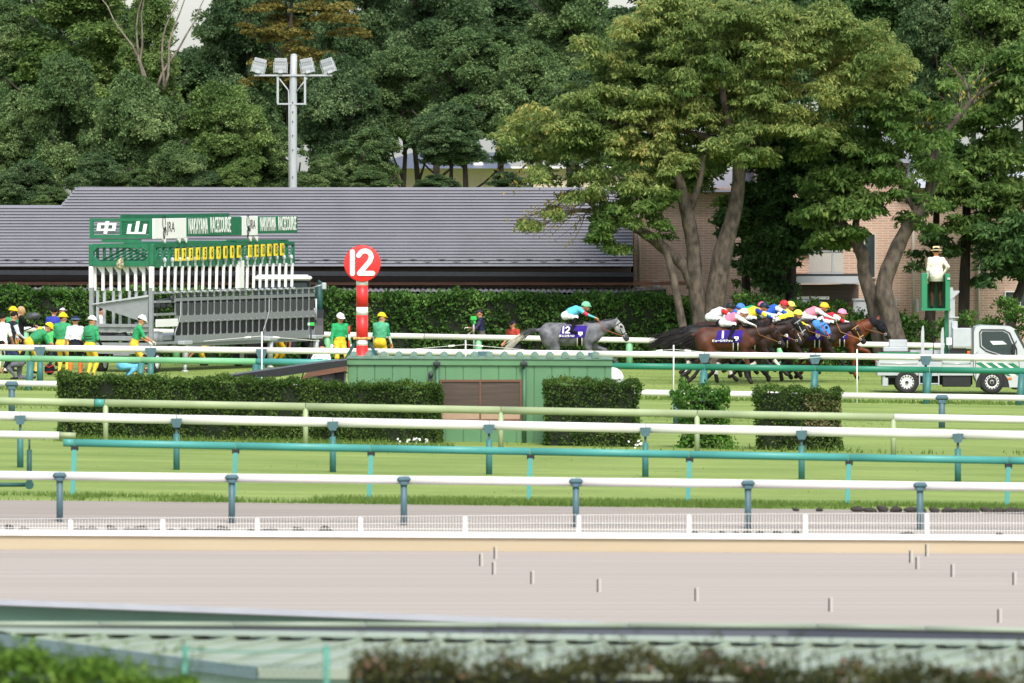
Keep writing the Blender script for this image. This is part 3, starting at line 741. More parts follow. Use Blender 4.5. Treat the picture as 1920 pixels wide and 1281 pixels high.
def tree_variant(k, kind):
    r = random.Random(100 + k); bl = []
    if kind == 'round':
        for _ in range(44):
            z = r.uniform(-.8, 1.0); rr = (1 - max(0, z) ** 2 * .75) * (1 - max(0, -z) * .35); a = r.uniform(0, 6.28); q = rr * r.uniform(.35, .95)
            bl.append(((3.6 * q * math.cos(a), 3.2 * q * math.sin(a), 3.8 * z), (r.uniform(.9, 1.5), r.uniform(.9, 1.4), r.uniform(.85, 1.35))))
        return crown_mesh('crown', bl, LM['forest'], 19, 84, .5, .22, .3, .55, 1.0, .2, .42)
    if kind == 'tall':
        for _ in range(46):
            z = r.uniform(-1, 1.0); rr = .35 + .65 * (1 - abs(z + .15)); a = r.uniform(0, 6.28); q = rr * r.uniform(.2, .9)
            bl.append(((3.0 * q * math.cos(a), 2.8 * q * math.sin(a), 5.2 * z), (r.uniform(.8, 1.3), r.uniform(.8, 1.3), r.uniform(.8, 1.3))))
        return crown_mesh('crown', bl, LM['forest'], 19, 84, .5, .22, .45, .5, 1.0, .2, .42)
    for _ in range(44):     # layered, feathery
        z = r.uniform(-1, 1.0); rr = (1 - max(0, z) * .6); a = r.uniform(0, 6.28); q = rr * r.uniform(.3, 1)
        bl.append(((3.8 * q * math.cos(a), 3.4 * q * math.sin(a), 3.6 * z), (r.uniform(1.0, 1.6), r.uniform(.9, 1.4), r.uniform(.3, .5))))
    return crown_mesh('crown', bl, LM['forest'], 26, 60, .4, .22, .2, .4, .45)
TV = {'round': [tree_variant(k, 'round') for k in range(3)], 'tall': [tree_variant(k + 5, 'tall') for k in range(2)], 'layer': [tree_variant(k + 9, 'layer') for k in range(2)]}
THALF = {'round': (4.5, 4.6), 'tall': (3.6, 6.0), 'layer': (4.6, 3.9)}
tcount = 0
def forest_tree(label, cx, cy, rx, ry, Y, kind, leaf, bark='barkdark', bare=0, group='trees of the wood behind the buildings'):
    """one tree of the wood; crown centre and half sizes in photo pixels"""
    global tcount
    s = Y / FPX; X = PX(cx, Y); g = gz(X, Y); zc = P(cx, cy, Y).z - g
    t = thing('broadleaf_tree' if kind != 'layer' else 'layered_tree', label, 'tree', (X, Y, g), 0, group)
    me = TV[kind][tcount % len(TV[kind])]; hx, hz = THALF[kind]
    o = link('crown', me, t); o.location = (0, 0, zc); o.rotation_euler = (0, 0, rnd.uniform(0, 6.28))
    o.scale = (rx * s / hx, rx * s / hx, ry * s / hz)
    o.material_slots[0].link = 'OBJECT'; o.material_slots[0].material = LM[leaf]
    b = MB(); r = .07 + .0065 * zc; top = zc + ry * s * .55; bend = rnd.uniform(-.5, .5)
    b.tube([(0, 0, -.2), (bend * .3, .1, top * .35), (bend, 0, top * .7), (bend * .6, 0, top)], [r * 1.25, r, r * .6, .05], 9)
    for k in range(7):
        f = .35 + .09 * k; a = rnd.uniform(0, 6.28); z0 = top * f; L = rx * s * rnd.uniform(.5, .9)
        b.tube([(bend * f, 0, z0), (bend * f + math.cos(a) * L * .5, math.sin(a) * L * .5, z0 + L * .35), (bend * f + math.cos(a) * L, math.sin(a) * L, z0 + L * .8)], [r * .45, r * .28, .03], 6)
    b.build('trunk', M[bark], t); tcount += 1
    if bare:
        b = MB(); rr = random.Random(bare)
        for k in range(6):
            p = Vector((rr.uniform(-.3, .5), -rx * s * .9, zc - ry * s * .3)); q = [p.copy()]; d = Vector((rr.uniform(-.35, .35), -.05, 1))
            for j in range(7):
                d += Vector((rr.uniform(-.35, .35), rr.uniform(-.1, .1), rr.uniform(-.1, .2))); p = p + d.normalized() * ry * s * .18; q.append(p.copy())
            b.tube(q, [.055 - .006 * j for j in range(8)], 6)
        b.build('bare_branches', M['barkpale'], t)
    return t
BACK = [  # label, crown px, distance, kind, leaves
    ('green tree at the top left corner of the wood', 10, 120, 95, 110, 404, 'round', 'forest', 0),
    ('tall bright green tree at the upper left of the wood', 150, 75, 120, 150, 402, 'tall', 'forestlight', 0),
    ('tree with bare pale branches left of the gap of sky', 285, 120, 78, 165, 400, 'tall', 'forestlight', 5),
    ('dark tree right of the gap of sky, behind the floodlight mast', 452, 120, 98, 140, 408, 'round', 'forestblue', 0),
    ('olive brown layered tree above the floodlights', 560, 55, 110, 105, 398, 'layer', 'olive', 0),
    ('dark tree between the olive tree and the tall blue green tree', 690, 70, 90, 150, 412, 'round', 'forestblue', 0),
    ('tall deep green tree at the top middle of the wood', 815, 40, 105, 125, 406, 'round', 'forestblue', 0),
    ('deep green tree behind the left part of the cherry crown', 935, 60, 100, 120, 410, 'tall', 'forestblue', 0),
    ('grey green tree behind the top left of the cherry crown', 1065, 70, 100, 130, 404, 'round', 'forest', 0),
    ('dark tall tree behind the top of the cherry crown', 1230, 60, 120, 170, 414, 'tall', 'forestblue', 0),
    ('dark tree behind the top right of the cherry crown', 1420, 80, 120, 170, 412, 'round', 'forestblue', 0),
    ('very dark tall tree right of the cherry crown', 1640, 120, 110, 190, 400, 'tall', 'evergreen', 0),
    ('dark green tree at the top right above the starter', 1760, 60, 95, 150, 398, 'round', 'forestblue', 0),
    ('lighter green tree in the top right corner', 1880, 90, 100, 130, 394, 'round', 'forestlight', 0),
    ('dark tree low on the left edge of the wood', 15, 290, 85, 105, 394, 'round', 'forest', 0),
    ('rounded grey green tree above the step of the long roof', 130, 250, 100, 125, 392, 'round', 'forest', 0),
    ('grey green tree left of the floodlight mast and above the gate', 250, 275, 95, 120, 390, 'round', 'forest', 0),
    ('rounded lighter green tree just left of the floodlight mast', 415, 270, 88, 100, 390, 'round', 'forestlight', 0),
    ('small dark tree right behind the floodlight mast', 510, 320, 65, 75, 391, 'round', 'forest', 0),
    ('dark tree directly right of the floodlight mast', 635, 240, 88, 120, 393, 'round', 'forestblue', 0),
    ('grey green tree in the middle of the wood', 745, 200, 90, 95, 395, 'round', 'forest', 0),
    ('broad grey green tree right of the middle of the wood', 880, 180, 105, 105, 393, 'round', 'forest', 0),
    ('dark low tree in front of the cream house, left of its roof', 690, 310, 70, 62, 389, 'round', 'forest', 0),
    ('dark tree with thin trunks in front of the cream house', 850, 265, 85, 62, 389, 'round', 'forestblue', 0),
    ('grey green tree between the wood and the left cherry branches', 990, 215, 85, 115, 392, 'round', 'forest', 0),
    ('dark tree behind the left side of the cherry crown', 1100, 240, 85, 95, 391, 'round', 'forestblue', 0),
    ('low dark tree at the left end behind the lower roof', 55, 365, 85, 60, 388, 'round', 'forestblue', 0),
    ('low bushy tree behind the step of the long roof', 180, 345, 70, 55, 387.5, 'round', 'forestblue', 0),
    ('low bushy tree behind the ridge above the starting gate', 330, 330, 75, 60, 387.5, 'round', 'forest', 0),
    ('low bushy tree behind the ridge left of the mast', 455, 345, 60, 45, 387.5, 'round', 'forestlight', 0),
    ('low bushy tree behind the ridge right of the mast', 600, 345, 62, 50, 387.5, 'round', 'forest', 0),
    ('low bushes behind the ridge in front of the cream house', 820, 355, 55, 26, 387.5, 'round', 'forestblue', 0),
    ('low bushes behind the ridge left of the cherry tree', 950, 352, 50, 28, 387.5, 'round', 'forestblue', 0),
    ('dark tree filling the gap between the two upper left trees', 225, 170, 95, 140, 412, 'round', 'forestblue', 0),
    ('dark tree filling the gap above the middle of the wood', 560, 190, 95, 110, 414, 'round', 'forestblue', 0),
    ('dark tree far behind the left edge of the wood', 60, 180, 95, 130, 414, 'round', 'forestblue', 0),
    ('dark tree far behind the grey green middle trees', 800, 150, 100, 120, 414, 'round', 'forestblue', 0),
    ('low bushes behind the ridge just left of the floodlight mast', 392, 352, 50, 30, 387.2, 'round', 'forestblue', 0), ('low bushes behind the ridge right of the floodlight mast', 690, 352, 60, 30, 387.2, 'round', 'forest', 0), ('low bushes at the step of the long roof', 100, 388, 60, 34, 387.2, 'round', 'forest', 0), ('low bushes behind the ridge above the white sign board', 255, 352, 60, 34, 387.2, 'round', 'forest', 0),
    ('dark tree far behind the right hand brick house', 1700, 250, 110, 120, 404, 'round', 'evergreen', 0),
]
BACK += [('dark tree deep in the wood, %s' % w_, cx, cy, 125, 120, 428, 'round', 'forestblue', 0) for w_, cx, cy in (
    ('at its left end', 40, 40), ('left of the gap of sky', 170, 190), ('below the gap of sky', 350, 230), ('behind the floodlights', 520, 110), ('above the grey green middle trees', 690, 150),
    ('behind the tall blue green tree', 850, 90), ('left of the cherry crown', 1000, 130), ('behind the cherry crown', 1180, 150), ('behind the top of the cherry crown', 1350, 60), ('right of the cherry crown', 1530, 90), ('above the brick house', 1680, 90), ('behind the starter', 1820, 130), ('at its right end', 1930, 60))]
for lab, cx, cy, rx, ry, Y, kind, leaf, bare in BACK:
    k_ = 1.0 if cx in (285, 462, 10) or cy > 325 else 1.22
    forest_tree(lab, cx, cy, rx * k_, ry * (1.08 if k_ > 1 else 1), Y, kind, leaf, 'barkdark', bare)

def photo_tree(name, label, Y, limbs, blobs, leaf, size, clumps, leaves, crad, droop, bark='bark', depth=1.6, thin=None, asp=.42, cat='tree'):
    """a tree whose limbs (photo points and half widths) and crown clumps follow the photograph, with its own depth"""
    s = Y / FPX; x0 = limbs[0][0][0]; X = PX(x0, Y); g = gz(X, Y); r = random.Random(len(label))
    t = thing(name, label, cat, (X, Y, g))
    b = MB()
    for L in limbs:
        dy = 0.0 if L is limbs[0] else None; pts = []; rad = []; off = r.uniform(-.8, .8)
        for i, (x, y, hw) in enumerate(L):
            d = off * min(1, i / max(1, len(L) - 1)) ** 1.3
            pts.append((PX(x, Y) - X, d, P(x, y, Y).z - g)); rad.append(hw * s)
        if L[0][1] > 600: pts[0] = (pts[0][0], 0, -.15)
        P2 = []; R2 = []              # round the bends
        for i in range(len(pts) - 1):
            p0 = Vector(pts[max(i - 1, 0)]); p1 = Vector(pts[i]); p2 = Vector(pts[i + 1]); p3 = Vector(pts[min(i + 2, len(pts) - 1)])
            for k in range(4):
                u = k / 4; P2.append(.5 * ((2 * p1) + (p2 - p0) * u + (2 * p0 - 5 * p1 + 4 * p2 - p3) * u * u + (3 * p1 - p0 - 3 * p2 + p3) * u ** 3)); R2.append((rad[i] + (rad[i + 1] - rad[i]) * u) * r.uniform(.93, 1.07))
        P2.append(Vector(pts[-1])); R2.append(rad[-1])
        b.tube(P2, R2, 12 if rad[0] > .08 else 7)
    b.build('trunk', M[bark], t)
    bl = []
    for q in blobs:
        x, y, rx = q[0], q[1], q[2]; ry = q[3] if len(q) > 3 else rx * .75
        for sd in (-1, 1): bl.append(((PX(x + r.uniform(-.4, .4) * rx, Y) - X, sd * r.uniform(.2, depth) * .7, P(x, y + r.uniform(-.4, .4) * ry, Y).z - g), (rx * s * .9, max(.4, depth * .5), ry * s * .85)))
    link('crown', crown_mesh('crown', bl, LM[leaf], clumps * 2.6, leaves * 1.5, crad, size, droop, asp, .6), t)
    if thin:                          # sparse outer twigs with few leaves
        b = MB(); C = []
        for (xa, ya, xb, yb, n, lf) in thin:
            for _ in range(n):
                p0 = Vector((PX(xa + r.uniform(-18, 18), Y) - X, r.uniform(-.6, .6), P(xa, ya + r.uniform(-12, 12), Y).z - g)); p1 = Vector((PX(xb + r.uniform(-45, 45), Y) - X, r.uniform(-1, 1), P(xb, yb + r.uniform(-32, 32), Y).z - g))
                mid = (p0 + p1) / 2 + Vector((r.uniform(-.2, .2), r.uniform(-.2, .2), r.uniform(-.1, .25))); b.tube([p0, mid, p1], [.016, .010, .004], 4)
                for k in range(lf): u = r.uniform(.3, 1.05); q = p0.lerp(p1, u) if u > .5 else mid; C.append(np.array(q) + rng.normal(size=3) * .14)
        b.build('twigs', M[bark], t)
        if C:
            C = np.array(C); k = len(C); L = size * (.6 + .6 * rng.random(k)); V, F = leaf_arrays(C, rand_unit(k) * .6 + np.array([0, 0, -.8]), rand_unit(k), L, L * .42)
            link('sparse_leaves', npmesh('sparse_leaves', V, F, LM['yellow'], None, False), t)
    return t
photo_tree('cherry_tree', 'big two stemmed cherry tree with a wide yellowing crown above the horses', 354.8,
    [[(1346, 640, 27), (1339, 590, 20), (1354, 480, 18), (1378, 390, 14), (1385, 300, 12), (1365, 230, 8), (1350, 150, 5)],
     [(1318, 640, 19), (1311, 590, 15), (1303, 520, 15), (1298, 450, 14), (1285, 390, 13), (1270, 330, 9), (1230, 260, 6), (1190, 180, 4)],
     [(1303, 535, 17), (1285, 500, 13), (1250, 470, 11), (1210, 440, 9), (1175, 420, 7), (1130, 400, 5), (1085, 360, 4)],
     [(1382, 310, 10), (1420, 250, 7), (1470, 190, 5), (1560, 150, 3)],
     [(1375, 270, 8), (1300, 250, 5), (1220, 235, 4), (1120, 230, 3)],
     [(1290, 400, 8), (1310, 350, 6), (1320, 290, 4)],
     [(1130, 400, 5), (1080, 395, 4), (1030, 415, 2), (985, 440, .6)]],
    [(975, 262, 38, 34), (1010, 225, 42, 26), (1065, 230, 50, 40), (1040, 285, 55, 40), (1100, 270, 55, 45), (1130, 200, 45, 38), (1160, 130, 52, 55), (1180, 60, 55, 42), (1240, 40, 60, 42), (1290, 80, 65, 55), (1240, 130, 60, 50),
     (1360, 40, 70, 42), (1450, 55, 70, 48), (1540, 60, 62, 45), (1610, 85, 55, 45), (1655, 110, 42, 36), (1680, 120, 30, 22), (1580, 150, 55, 45), (1500, 130, 65, 50), (1400, 120, 65, 55), (1330, 170, 60, 50), (1190, 220, 55, 45), (1260, 230, 60, 45),
     (1400, 210, 55, 45), (1480, 200, 48, 42), (1170, 290, 50, 40), (1230, 300, 55, 40), (1090, 335, 48, 28), (1330, 250, 45, 35), (1390, 265, 45, 30), (1550, 205, 38, 42), (1010, 330, 32, 28), (1120, 130, 34, 28), (1330, 30, 60, 34), (1110, 90, 32, 24), (1290, 330, 40, 30), (1340, 300, 48, 30), (1275, 270, 48, 34), (1420, 290, 46, 32), (1200, 345, 46, 28), (1450, 255, 44, 34), (1150, 245, 44, 34), (1040, 255, 40, 30), (1220, 180, 48, 40), (1310, 130, 55, 45), (1370, 90, 60, 45), (1470, 90, 60, 45), (1440, 180, 55, 45), (1620, 180, 40, 40), (1560, 250, 44, 40), (1500, 250, 46, 40), (1660, 170, 40, 36), (1530, 60, 60, 40), (1070, 380, 26, 15), (1025, 405, 24, 13), (1120, 372, 28, 18), (985, 430, 16, 10), (1150, 170, 48, 42), (1090, 200, 44, 36)],
    'cherry', .15, 17, 62, .34, .8, depth=2.4,
    thin=[(1090, 360, 1020, 400, 8, 14), (1080, 390, 980, 430, 7, 10), (1040, 330, 970, 330, 8, 12), (1100, 390, 1050, 450, 6, 10)])
photo_tree('cherry_bough', 'low leafy young cherry in front of the brick wall left of the two stems', 354.0,
    [[(1296, 640, 8), (1262, 520, 7), (1235, 450, 6), (1180, 425, 4)]],
    [(1150, 425, 48, 36), (1120, 445, 34, 30), (1200, 400, 46, 34), (1235, 395, 40, 34), (1190, 360, 34, 24), (1240, 440, 24, 26), (1150, 465, 20, 20)], 'cherrygreen', .18, 15, 40, .32, .5)
photo_tree('evergreen_tree', 'dark dense evergreen right of the two stemmed cherry with a twin trunk', 360.5,
    [[(1480, 640, 11), (1484, 520, 10), (1478, 350, 8), (1472, 180, 4)], [(1464, 640, 10), (1466, 530, 9), (1462, 380, 6), (1458, 240, 3)]],
    [(1460, 240, 55, 45), (1480, 320, 60, 45), (1440, 370, 55, 45), (1500, 400, 60, 45), (1440, 440, 60, 45), (1490, 470, 50, 40), (1430, 500, 50, 36), (1450, 535, 36, 24), (1420, 300, 45, 40), (1530, 330, 45, 45), (1400, 440, 40, 40), (1520, 270, 45, 40), (1420, 380, 45, 40), (1545, 400, 40, 36), (1410, 250, 40, 40)], 'evergreen', .2, 17, 55, .4, .3, 'barkdark')
photo_tree('evergreen_tree', 'dark leafy tree filling the space behind the fork of the big cherry', 361.8,
    [[(1400, 640, 9), (1398, 500, 8), (1390, 350, 6), (1370, 200, 4)]],
    [(1200, 270, 50, 40), (1260, 300, 50, 40), (1320, 310, 50, 40), (1390, 320, 45, 40), (1220, 330, 45, 30), (1300, 350, 45, 30), (1390, 390, 36, 34), (1410, 450, 30, 36), (1340, 240, 50, 40), (1250, 230, 50, 40), (1160, 310, 40, 34), (1400, 260, 45, 40), (1405, 520, 22, 26), (1480, 270, 45, 40), (1300, 200, 55, 45), (1400, 190, 55, 45)], 'cherrygreen', .2, 15, 50, .42, .4, 'barkdark')
photo_tree('cherry_tree', 'smaller green cherry with a dark curved trunk behind the chestnut horse', 355.6,
    [[(1664, 640, 22), (1645, 590, 17), (1622, 520, 14), (1618, 480, 13), (1595, 440, 11), (1560, 390, 7), (1545, 310, 5)], [(1600, 445, 8), (1610, 390, 6), (1620, 320, 4)]],
    [(1560, 290, 50, 42), (1600, 330, 45, 40), (1545, 350, 48, 40), (1580, 400, 50, 36), (1530, 420, 40, 32), (1620, 400, 36, 36), (1600, 450, 30, 24), (1520, 300, 36, 32), (1630, 290, 40, 36), (1590, 260, 42, 22), (1640, 340, 40, 34), (1655, 300, 36, 36), (1660, 240, 40, 36), (1690, 210, 40, 40), (1545, 450, 34, 26), (1580, 360, 50, 40)], 'cherrygreen', .2, 16, 44, .36, .7)
photo_tree('cherry_tree', 'slanting cherry with a knobbly pale trunk and a thin broken top left of the starter', 354.9,
    [[(1690, 640, 30), (1668, 590, 18), (1657, 540, 17), (1672, 490, 15), (1700, 430, 13), (1738, 375, 10), (1750, 300, 8), (1765, 260, 7), (1800, 215, 6), (1825, 185, 4)],
     [(1825, 185, 4), (1850, 165, 2.5), (1872, 152, 1.5)], [(1818, 190, 3), (1808, 150, 2), (1775, 118, 1.2)], [(1812, 170, 2), (1840, 140, 1.2), (1848, 120, .8)], [(1720, 400, 6), (1690, 350, 4), (1680, 290, 3)]],
    [(1700, 370, 42, 34), (1735, 330, 36, 32), (1690, 300, 40, 34), (1745, 265, 30, 26), (1665, 345, 32, 28), (1780, 170, 24, 20), (1760, 215, 26, 20), (1720, 420, 30, 22), (1650, 310, 36, 30), (1750, 390, 34, 26), (1770, 320, 30, 26), (1710, 250, 34, 26)], 'cherrygreen', .18, 12, 34, .34, .7,
    thin=[(1800, 215, 1780, 140, 9, 3), (1825, 190, 1850, 150, 7, 3), (1760, 260, 1720, 200, 8, 4)])
photo_tree('broadleaf_tree', 'full bright green tree with a straight trunk behind the starter and the truck', 361.5,
    [[(1806, 650, 13), (1808, 560, 11), (1812, 450, 9), (1815, 300, 6)]],
    [(1820, 330, 60, 50), (1880, 300, 60, 55), (1850, 240, 55, 50), (1900, 200, 50, 55), (1780, 370, 45, 36), (1850, 390, 55, 40), (1910, 370, 45, 40), (1800, 430, 34, 26), (1770, 290, 42, 40), (1860, 160, 48, 45), (1915, 120, 45, 45)], 'cherrygreen', .22, 15, 48, .42, .5, 'barkdark')
photo_tree('broadleaf_tree', 'dark thin tree standing directly behind the starter', 362.5,
    [[(1742, 650, 12), (1745, 560, 10), (1752, 470, 8), (1756, 380, 5)]],
    [(1750, 400, 40, 36), (1775, 450, 32, 26), (1720, 440, 26, 24), (1715, 490, 14, 30), (1790, 490, 22, 26)], 'evergreen', .2, 12, 36, .36, .5, 'barkdark')
photo_tree('evergreen_tree', 'dark drooping evergreen with a leaning trunk at the right edge', 360.6,
    [[(1890, 650, 12), (1898, 590, 10), (1920, 530, 9), (1950, 450, 7)]],
    [(1880, 470, 45, 36), (1910, 500, 40, 40), (1860, 500, 30, 30), (1850, 450, 34, 28), (1900, 440, 45, 34), (1845, 535, 16, 18), (1925, 450, 40, 40)], 'evergreen', .2, 15, 48, .4, .6, 'barkdark')
# ================================================================== long stable building with a stepped metal roof
M['roof'] = mat('roof_metal', (.215, .210, .228), .5, .1, var=.07, scale=.9, stretch=(1.2, .35, .35), spec=.4, detail=6)
M['roofdark'] = mat('roof_lip', (.035, .034, .038), .6, var=.1)
M['fascia'] = mat('fascia_brown', (.028, .022, .021), .5, var=.1)
M['wallbrown'] = mat('brown_siding', (.10, .075, .062), .7, var=.15, scale=4, stretch=(.2, 1, 4))
EY, RY = 362.0, 371.0
LX0, LX1 = PX(-420, EY), PX(1187, EY)
ez, rz_, rl = P(0, 502, EY).z, P(0, 354, RY).z, None
t = thing('stable_building', 'long low building with a grey stepped metal roof behind the hedge', 'building', (PX(560, EY), EY, gz(PX(560, EY), EY)))
L = lambda p: Vector(p) - t.location
nC = 26; ex = .012
b = MB()
stepz = P(0, 393, RY).z           # the lower ridge at the left end
dn = Vector((0, RY - EY, rz_ - ez)).normalized(); nn = Vector((0, -dn.z, dn.y))
for i in range(nC):
    f0, f1 = i / nC, (i + 1) / nC
    A = Vector((0, EY + (RY - EY) * f0, ez + (rz_ - ez) * f0)); B = Vector((0, EY + (RY - EY) * f1, ez + (rz_ - ez) * f1))
    xl = LX0
    ypx = 300 - (A.z - CAMZ) * FPX / A.y
    if ypx < 393: xl = PX(112 + (393 - ypx) * 33 / 40.0, A.y)
    A0 = A + nn * .054; B0 = B + dn * .17
    th = nn * -.012
    q = [A0 + th, B0 + th, B0, A0]
    pts = [Vector((xl, p.y, p.z)) for p in q]
    b.prism([L(p) for p in pts], (PX(1187, A.y) - xl, 0, 0), 0)
b.build('roof', M['roof'], t)
b = MB()
b.tube([L(P(146, 353.2, RY + .1)), L(P(1160, 357.0, RY + .1))], .055, 8); b.tube([L(P(-420, 391, RY - 1.8)), L(P(110, 392.5, RY - 1.8))], .05, 8); b.tube([L(P(111, 392, RY - 1.8)), L(P(146, 353.5, RY + .05))], .05, 8)
b.build('ridge_cap', M['roof'], t)
b = MB(); hz = ez - gz(0, EY)
b.hexa([L((LX0, EY + .9, gz(-15, EY) - .2)), L((LX1 - .1, EY + .9, gz(5, EY) - .4)), L((LX1 - .1, EY + 17, gz(5, EY) - .4)), L((LX0, EY + 17, gz(-15, EY) - .2)),
        L((LX0, EY + .9, ez + .0)), L((LX1 - .1, EY + .9, ez + .0)), L((LX1 - .1, EY + 17, ez)), L((LX0, EY + 17, ez))])
b.hexa([L((PX(165, EY), EY + 1.2, ez)), L((LX1 - .1, EY + 1.2, ez)), L((LX1 - .1, EY + 17, ez)), L((PX(165, EY), EY + 17, ez)), L((PX(165, EY), RY - .3, rz_ - .25)), L((LX1 - .1, RY - .3, rz_ - .25)), L((LX1 - .1, RY + .2, rz_ - .25)), L((PX(165, EY), RY + .2, rz_ - .25))])
b.build('wall', M['wallbrown'], t)
b = MB()       # eaves: gutter, dark soffit board, brown beam
b.hexa([L(P(-420, 514, EY - .10)), L(P(1189, 519, EY - .10)), L(P(1189, 519, EY + .05)), L(P(-420, 514, EY + .05)), L(P(-420, 505, EY - .13)), L(P(1189, 511, EY - .13)), L(P(1189, 511, EY + .05)), L(P(-420, 505, EY + .05))])
b.build('gutter', M['dgrey'], t)
b = MB(); b.hexa([L(P(-420, 526, EY + .3)), L(P(1187, 529, EY + .3)), L(P(1187, 529, EY + .8)), L(P(-420, 526, EY + .8)), L(P(-420, 509, EY + .06)), L(P(1187, 515, EY + .06)), L(P(1187, 515, EY + .8)), L(P(-420, 509, EY + .8))]); b.build('fascia', M['fascia'], t)
b = MB(); b.box(L(P(520, 531.5, EY + .5)), (LX1 - LX0 - .4, .2, .11)); b.build('beam', M['brownwood'], t)
b = MB()       # lower tiled awning with a wavy front edge
n = 170; Vt = []; Ft = []
x0, x1 = -420, 1250
for j, (Y, y0, y1) in enumerate([(EY + .85, 537.0, 541.5), (EY - .9, 543.5, 550.5)]):
    for i in range(n * 4 + 1):
        x = x0 + (x1 - x0) * i / (n * 4); p = P(x, y0 + (y1 - y0) * max(0, x + 120) / 1370, Y); p.z += .05 * abs(math.sin(math.pi * i / 4)) - .02; Vt.append(L(p))
m_ = n * 4 + 1
Ft = [(i, i + 1, m_ + i + 1, m_ + i) for i in range(m_ - 1)]
b.add(Vt, Ft, 0, True); b.build('awning_roof', M['roof'], t)
b = MB(); b.hexa([L(P(-420, 552, EY - .8)), L(P(1250, 556, EY - .8)), L(P(1250, 556, EY + .8)), L(P(-420, 552, EY + .8)), L(P(-420, 545.6, EY - .8)), L(P(1250, 552.6, EY - .8)), L(P(1250, 545, EY + .8)), L(P(-420, 541, EY + .8))]); b.build('awning_edge', M['fascia'], t)
b = MB(); b.prism([L(P(1188, 546, EY - .93)), L(P(1249, 543, EY - .93)), L(P(1249, 552, EY - .93)), L(P(1188, 553, EY - .93))], (0, 1.7, 0)); b.build('awning_end', M['darkbrown'], t)
guard = None
for row, (yy, off) in enumerate([(489.5, 0), (494.0, 27)]):
    for k in range(-1, 22):
        x = 13 + off + 54.4 * k
        if x > 1175: continue
        f = (502 - yy - .5) / (502 - 354.0); Y = EY + (RY - EY) * f * .93
        p = P(x, yy, Y); p.z += .03
        if guard is None:
            b = MB(); b.box((0, 0, 0), (.13, .09, .05), 0, None, .02); b.box((0, .05, .01), (.26, .03, .03)); guard = b.build('snow_guard', M['black'], t); o = guard
        else: o = guard.copy(); COL.objects.link(o)
        o.location = L(p)

# ================================================================== brick house
m = bpy.data.materials.new('brick'); m.use_nodes = True; n_ = m.node_tree.nodes; l_ = m.node_tree.links
br = n_.new('ShaderNodeTexBrick'); tc = n_.new('ShaderNodeTexCoord'); mp = n_.new('ShaderNodeMapping'); mp.inputs['Rotation'].default_value = (R(90), 0, 0)
br.inputs['Color1'].default_value = (.53, .335, .25, 1); br.inputs['Color2'].default_value = (.45, .275, .205, 1); br.inputs['Mortar'].default_value = (.60, .50, .42, 1)
br.inputs['Scale'].default_value = 1.0; br.inputs['Mortar Size'].default_value = .011; br.inputs['Brick Width'].default_value = .36; br.inputs['Row Height'].default_value = .080; br.inputs['Bias'].default_value = 0
l_.new(tc.outputs['Object'], mp.inputs['Vector']); l_.new(mp.outputs[0], br.inputs['Vector']); l_.new(br.outputs['Color'], n_['Principled BSDF'].inputs['Base Color']); n_['Principled BSDF'].inputs['Roughness'].default_value = .85
M['brick'] = m
M['siding'] = mat('pale_siding', (.52, .47, .40), .7, var=.05, scale=2)
M['roofpale'] = mat('pale_roof', (.52, .54, .58), .4, .2, var=.05, scale=2)
BY = 366.0
t = thing('brick_house', 'two storey brick house half hidden behind the cherry trees', 'house', (PX(1550, BY), BY, gz(PX(1550, BY), BY)))
L = lambda p: Vector(p) - t.location
def slab(mb, x0, y0, x1, y1, Y, d, mi=0): mb.hexa([L(P(x0, y1, Y)), L(P(x1, y1, Y)), L(P(x1, y1, Y)) + Vector((0, d, 0)), L(P(x0, y1, Y)) + Vector((0, d, 0)), L(P(x0, y0, Y)), L(P(x1, y0, Y)), L(P(x1, y0, Y)) + Vector((0, d, 0)), L(P(x0, y0, Y)) + Vector((0, d, 0))], mi); return mb
b = MB(); slab(b, 1188, 352, 1488, 712, BY, 9); slab(b, 1580, 352, 2060, 712, BY, 9); slab(b, 1488, 300, 1580, 372, BY, 9); slab(b, 1488, 372, 1580, 712, BY + 1.2, 7.8); slab(b, 1418, 292, 1488, 352, BY, 9); slab(b, 1580, 300, 1700, 352, BY, 9)
b.build('wall', M['brick'], t)
b = MB()
Z = lambda x, y, Y: L(P(x, y, Y))
b.add([Z(1395, 300, BY - .6), Z(1712, 306, BY - .6), Z(1640, 236, BY + 5), Z(1520, 234, BY + 5), Z(1395, 292, BY + 10), Z(1712, 292, BY + 10)], [(0, 1, 2, 3), (0, 3, 4), (1, 5, 2), (3, 2, 5, 4)]); b.build('roof', M['roof'], t)
b = MB()
for k in range(5): b.hexa([Z(1548 + k * 6, 258 - k * 4.6, BY + 2.2 + k * .5), Z(1606 - k * 2, 262 - k * 4.6, BY + 2.2 + k * .5), Z(1606 - k * 2, 262 - k * 4.6, BY + 2.9 + k * .5), Z(1548 + k * 6, 258 - k * 4.6, BY + 2.9 + k * .5), Z(1550 + k * 6, 254.6 - k * 4.6, BY + 2.2 + k * .5), Z(1604 - k * 2, 258 - k * 4.6, BY + 2.2 + k * .5), Z(1604 - k * 2, 258 - k * 4.6, BY + 2.9 + k * .5), Z(1550 + k * 6, 254.6 - k * 4.6, BY + 2.9 + k * .5)])
b.build('roof_vent', M['roofpale'], t)
b = MB(); b.add([Z(1165, 360, BY - .5), Z(1420, 360, BY - .5), Z(1420, 318, BY + 4), Z(1230, 318, BY + 4), Z(1165, 352, BY + 9), Z(1420, 352, BY + 9)], [(0, 1, 2, 3), (0, 3, 4), (3, 2, 5, 4), (1, 5, 2)]); b.build('wing_roof', M['roof'], t)
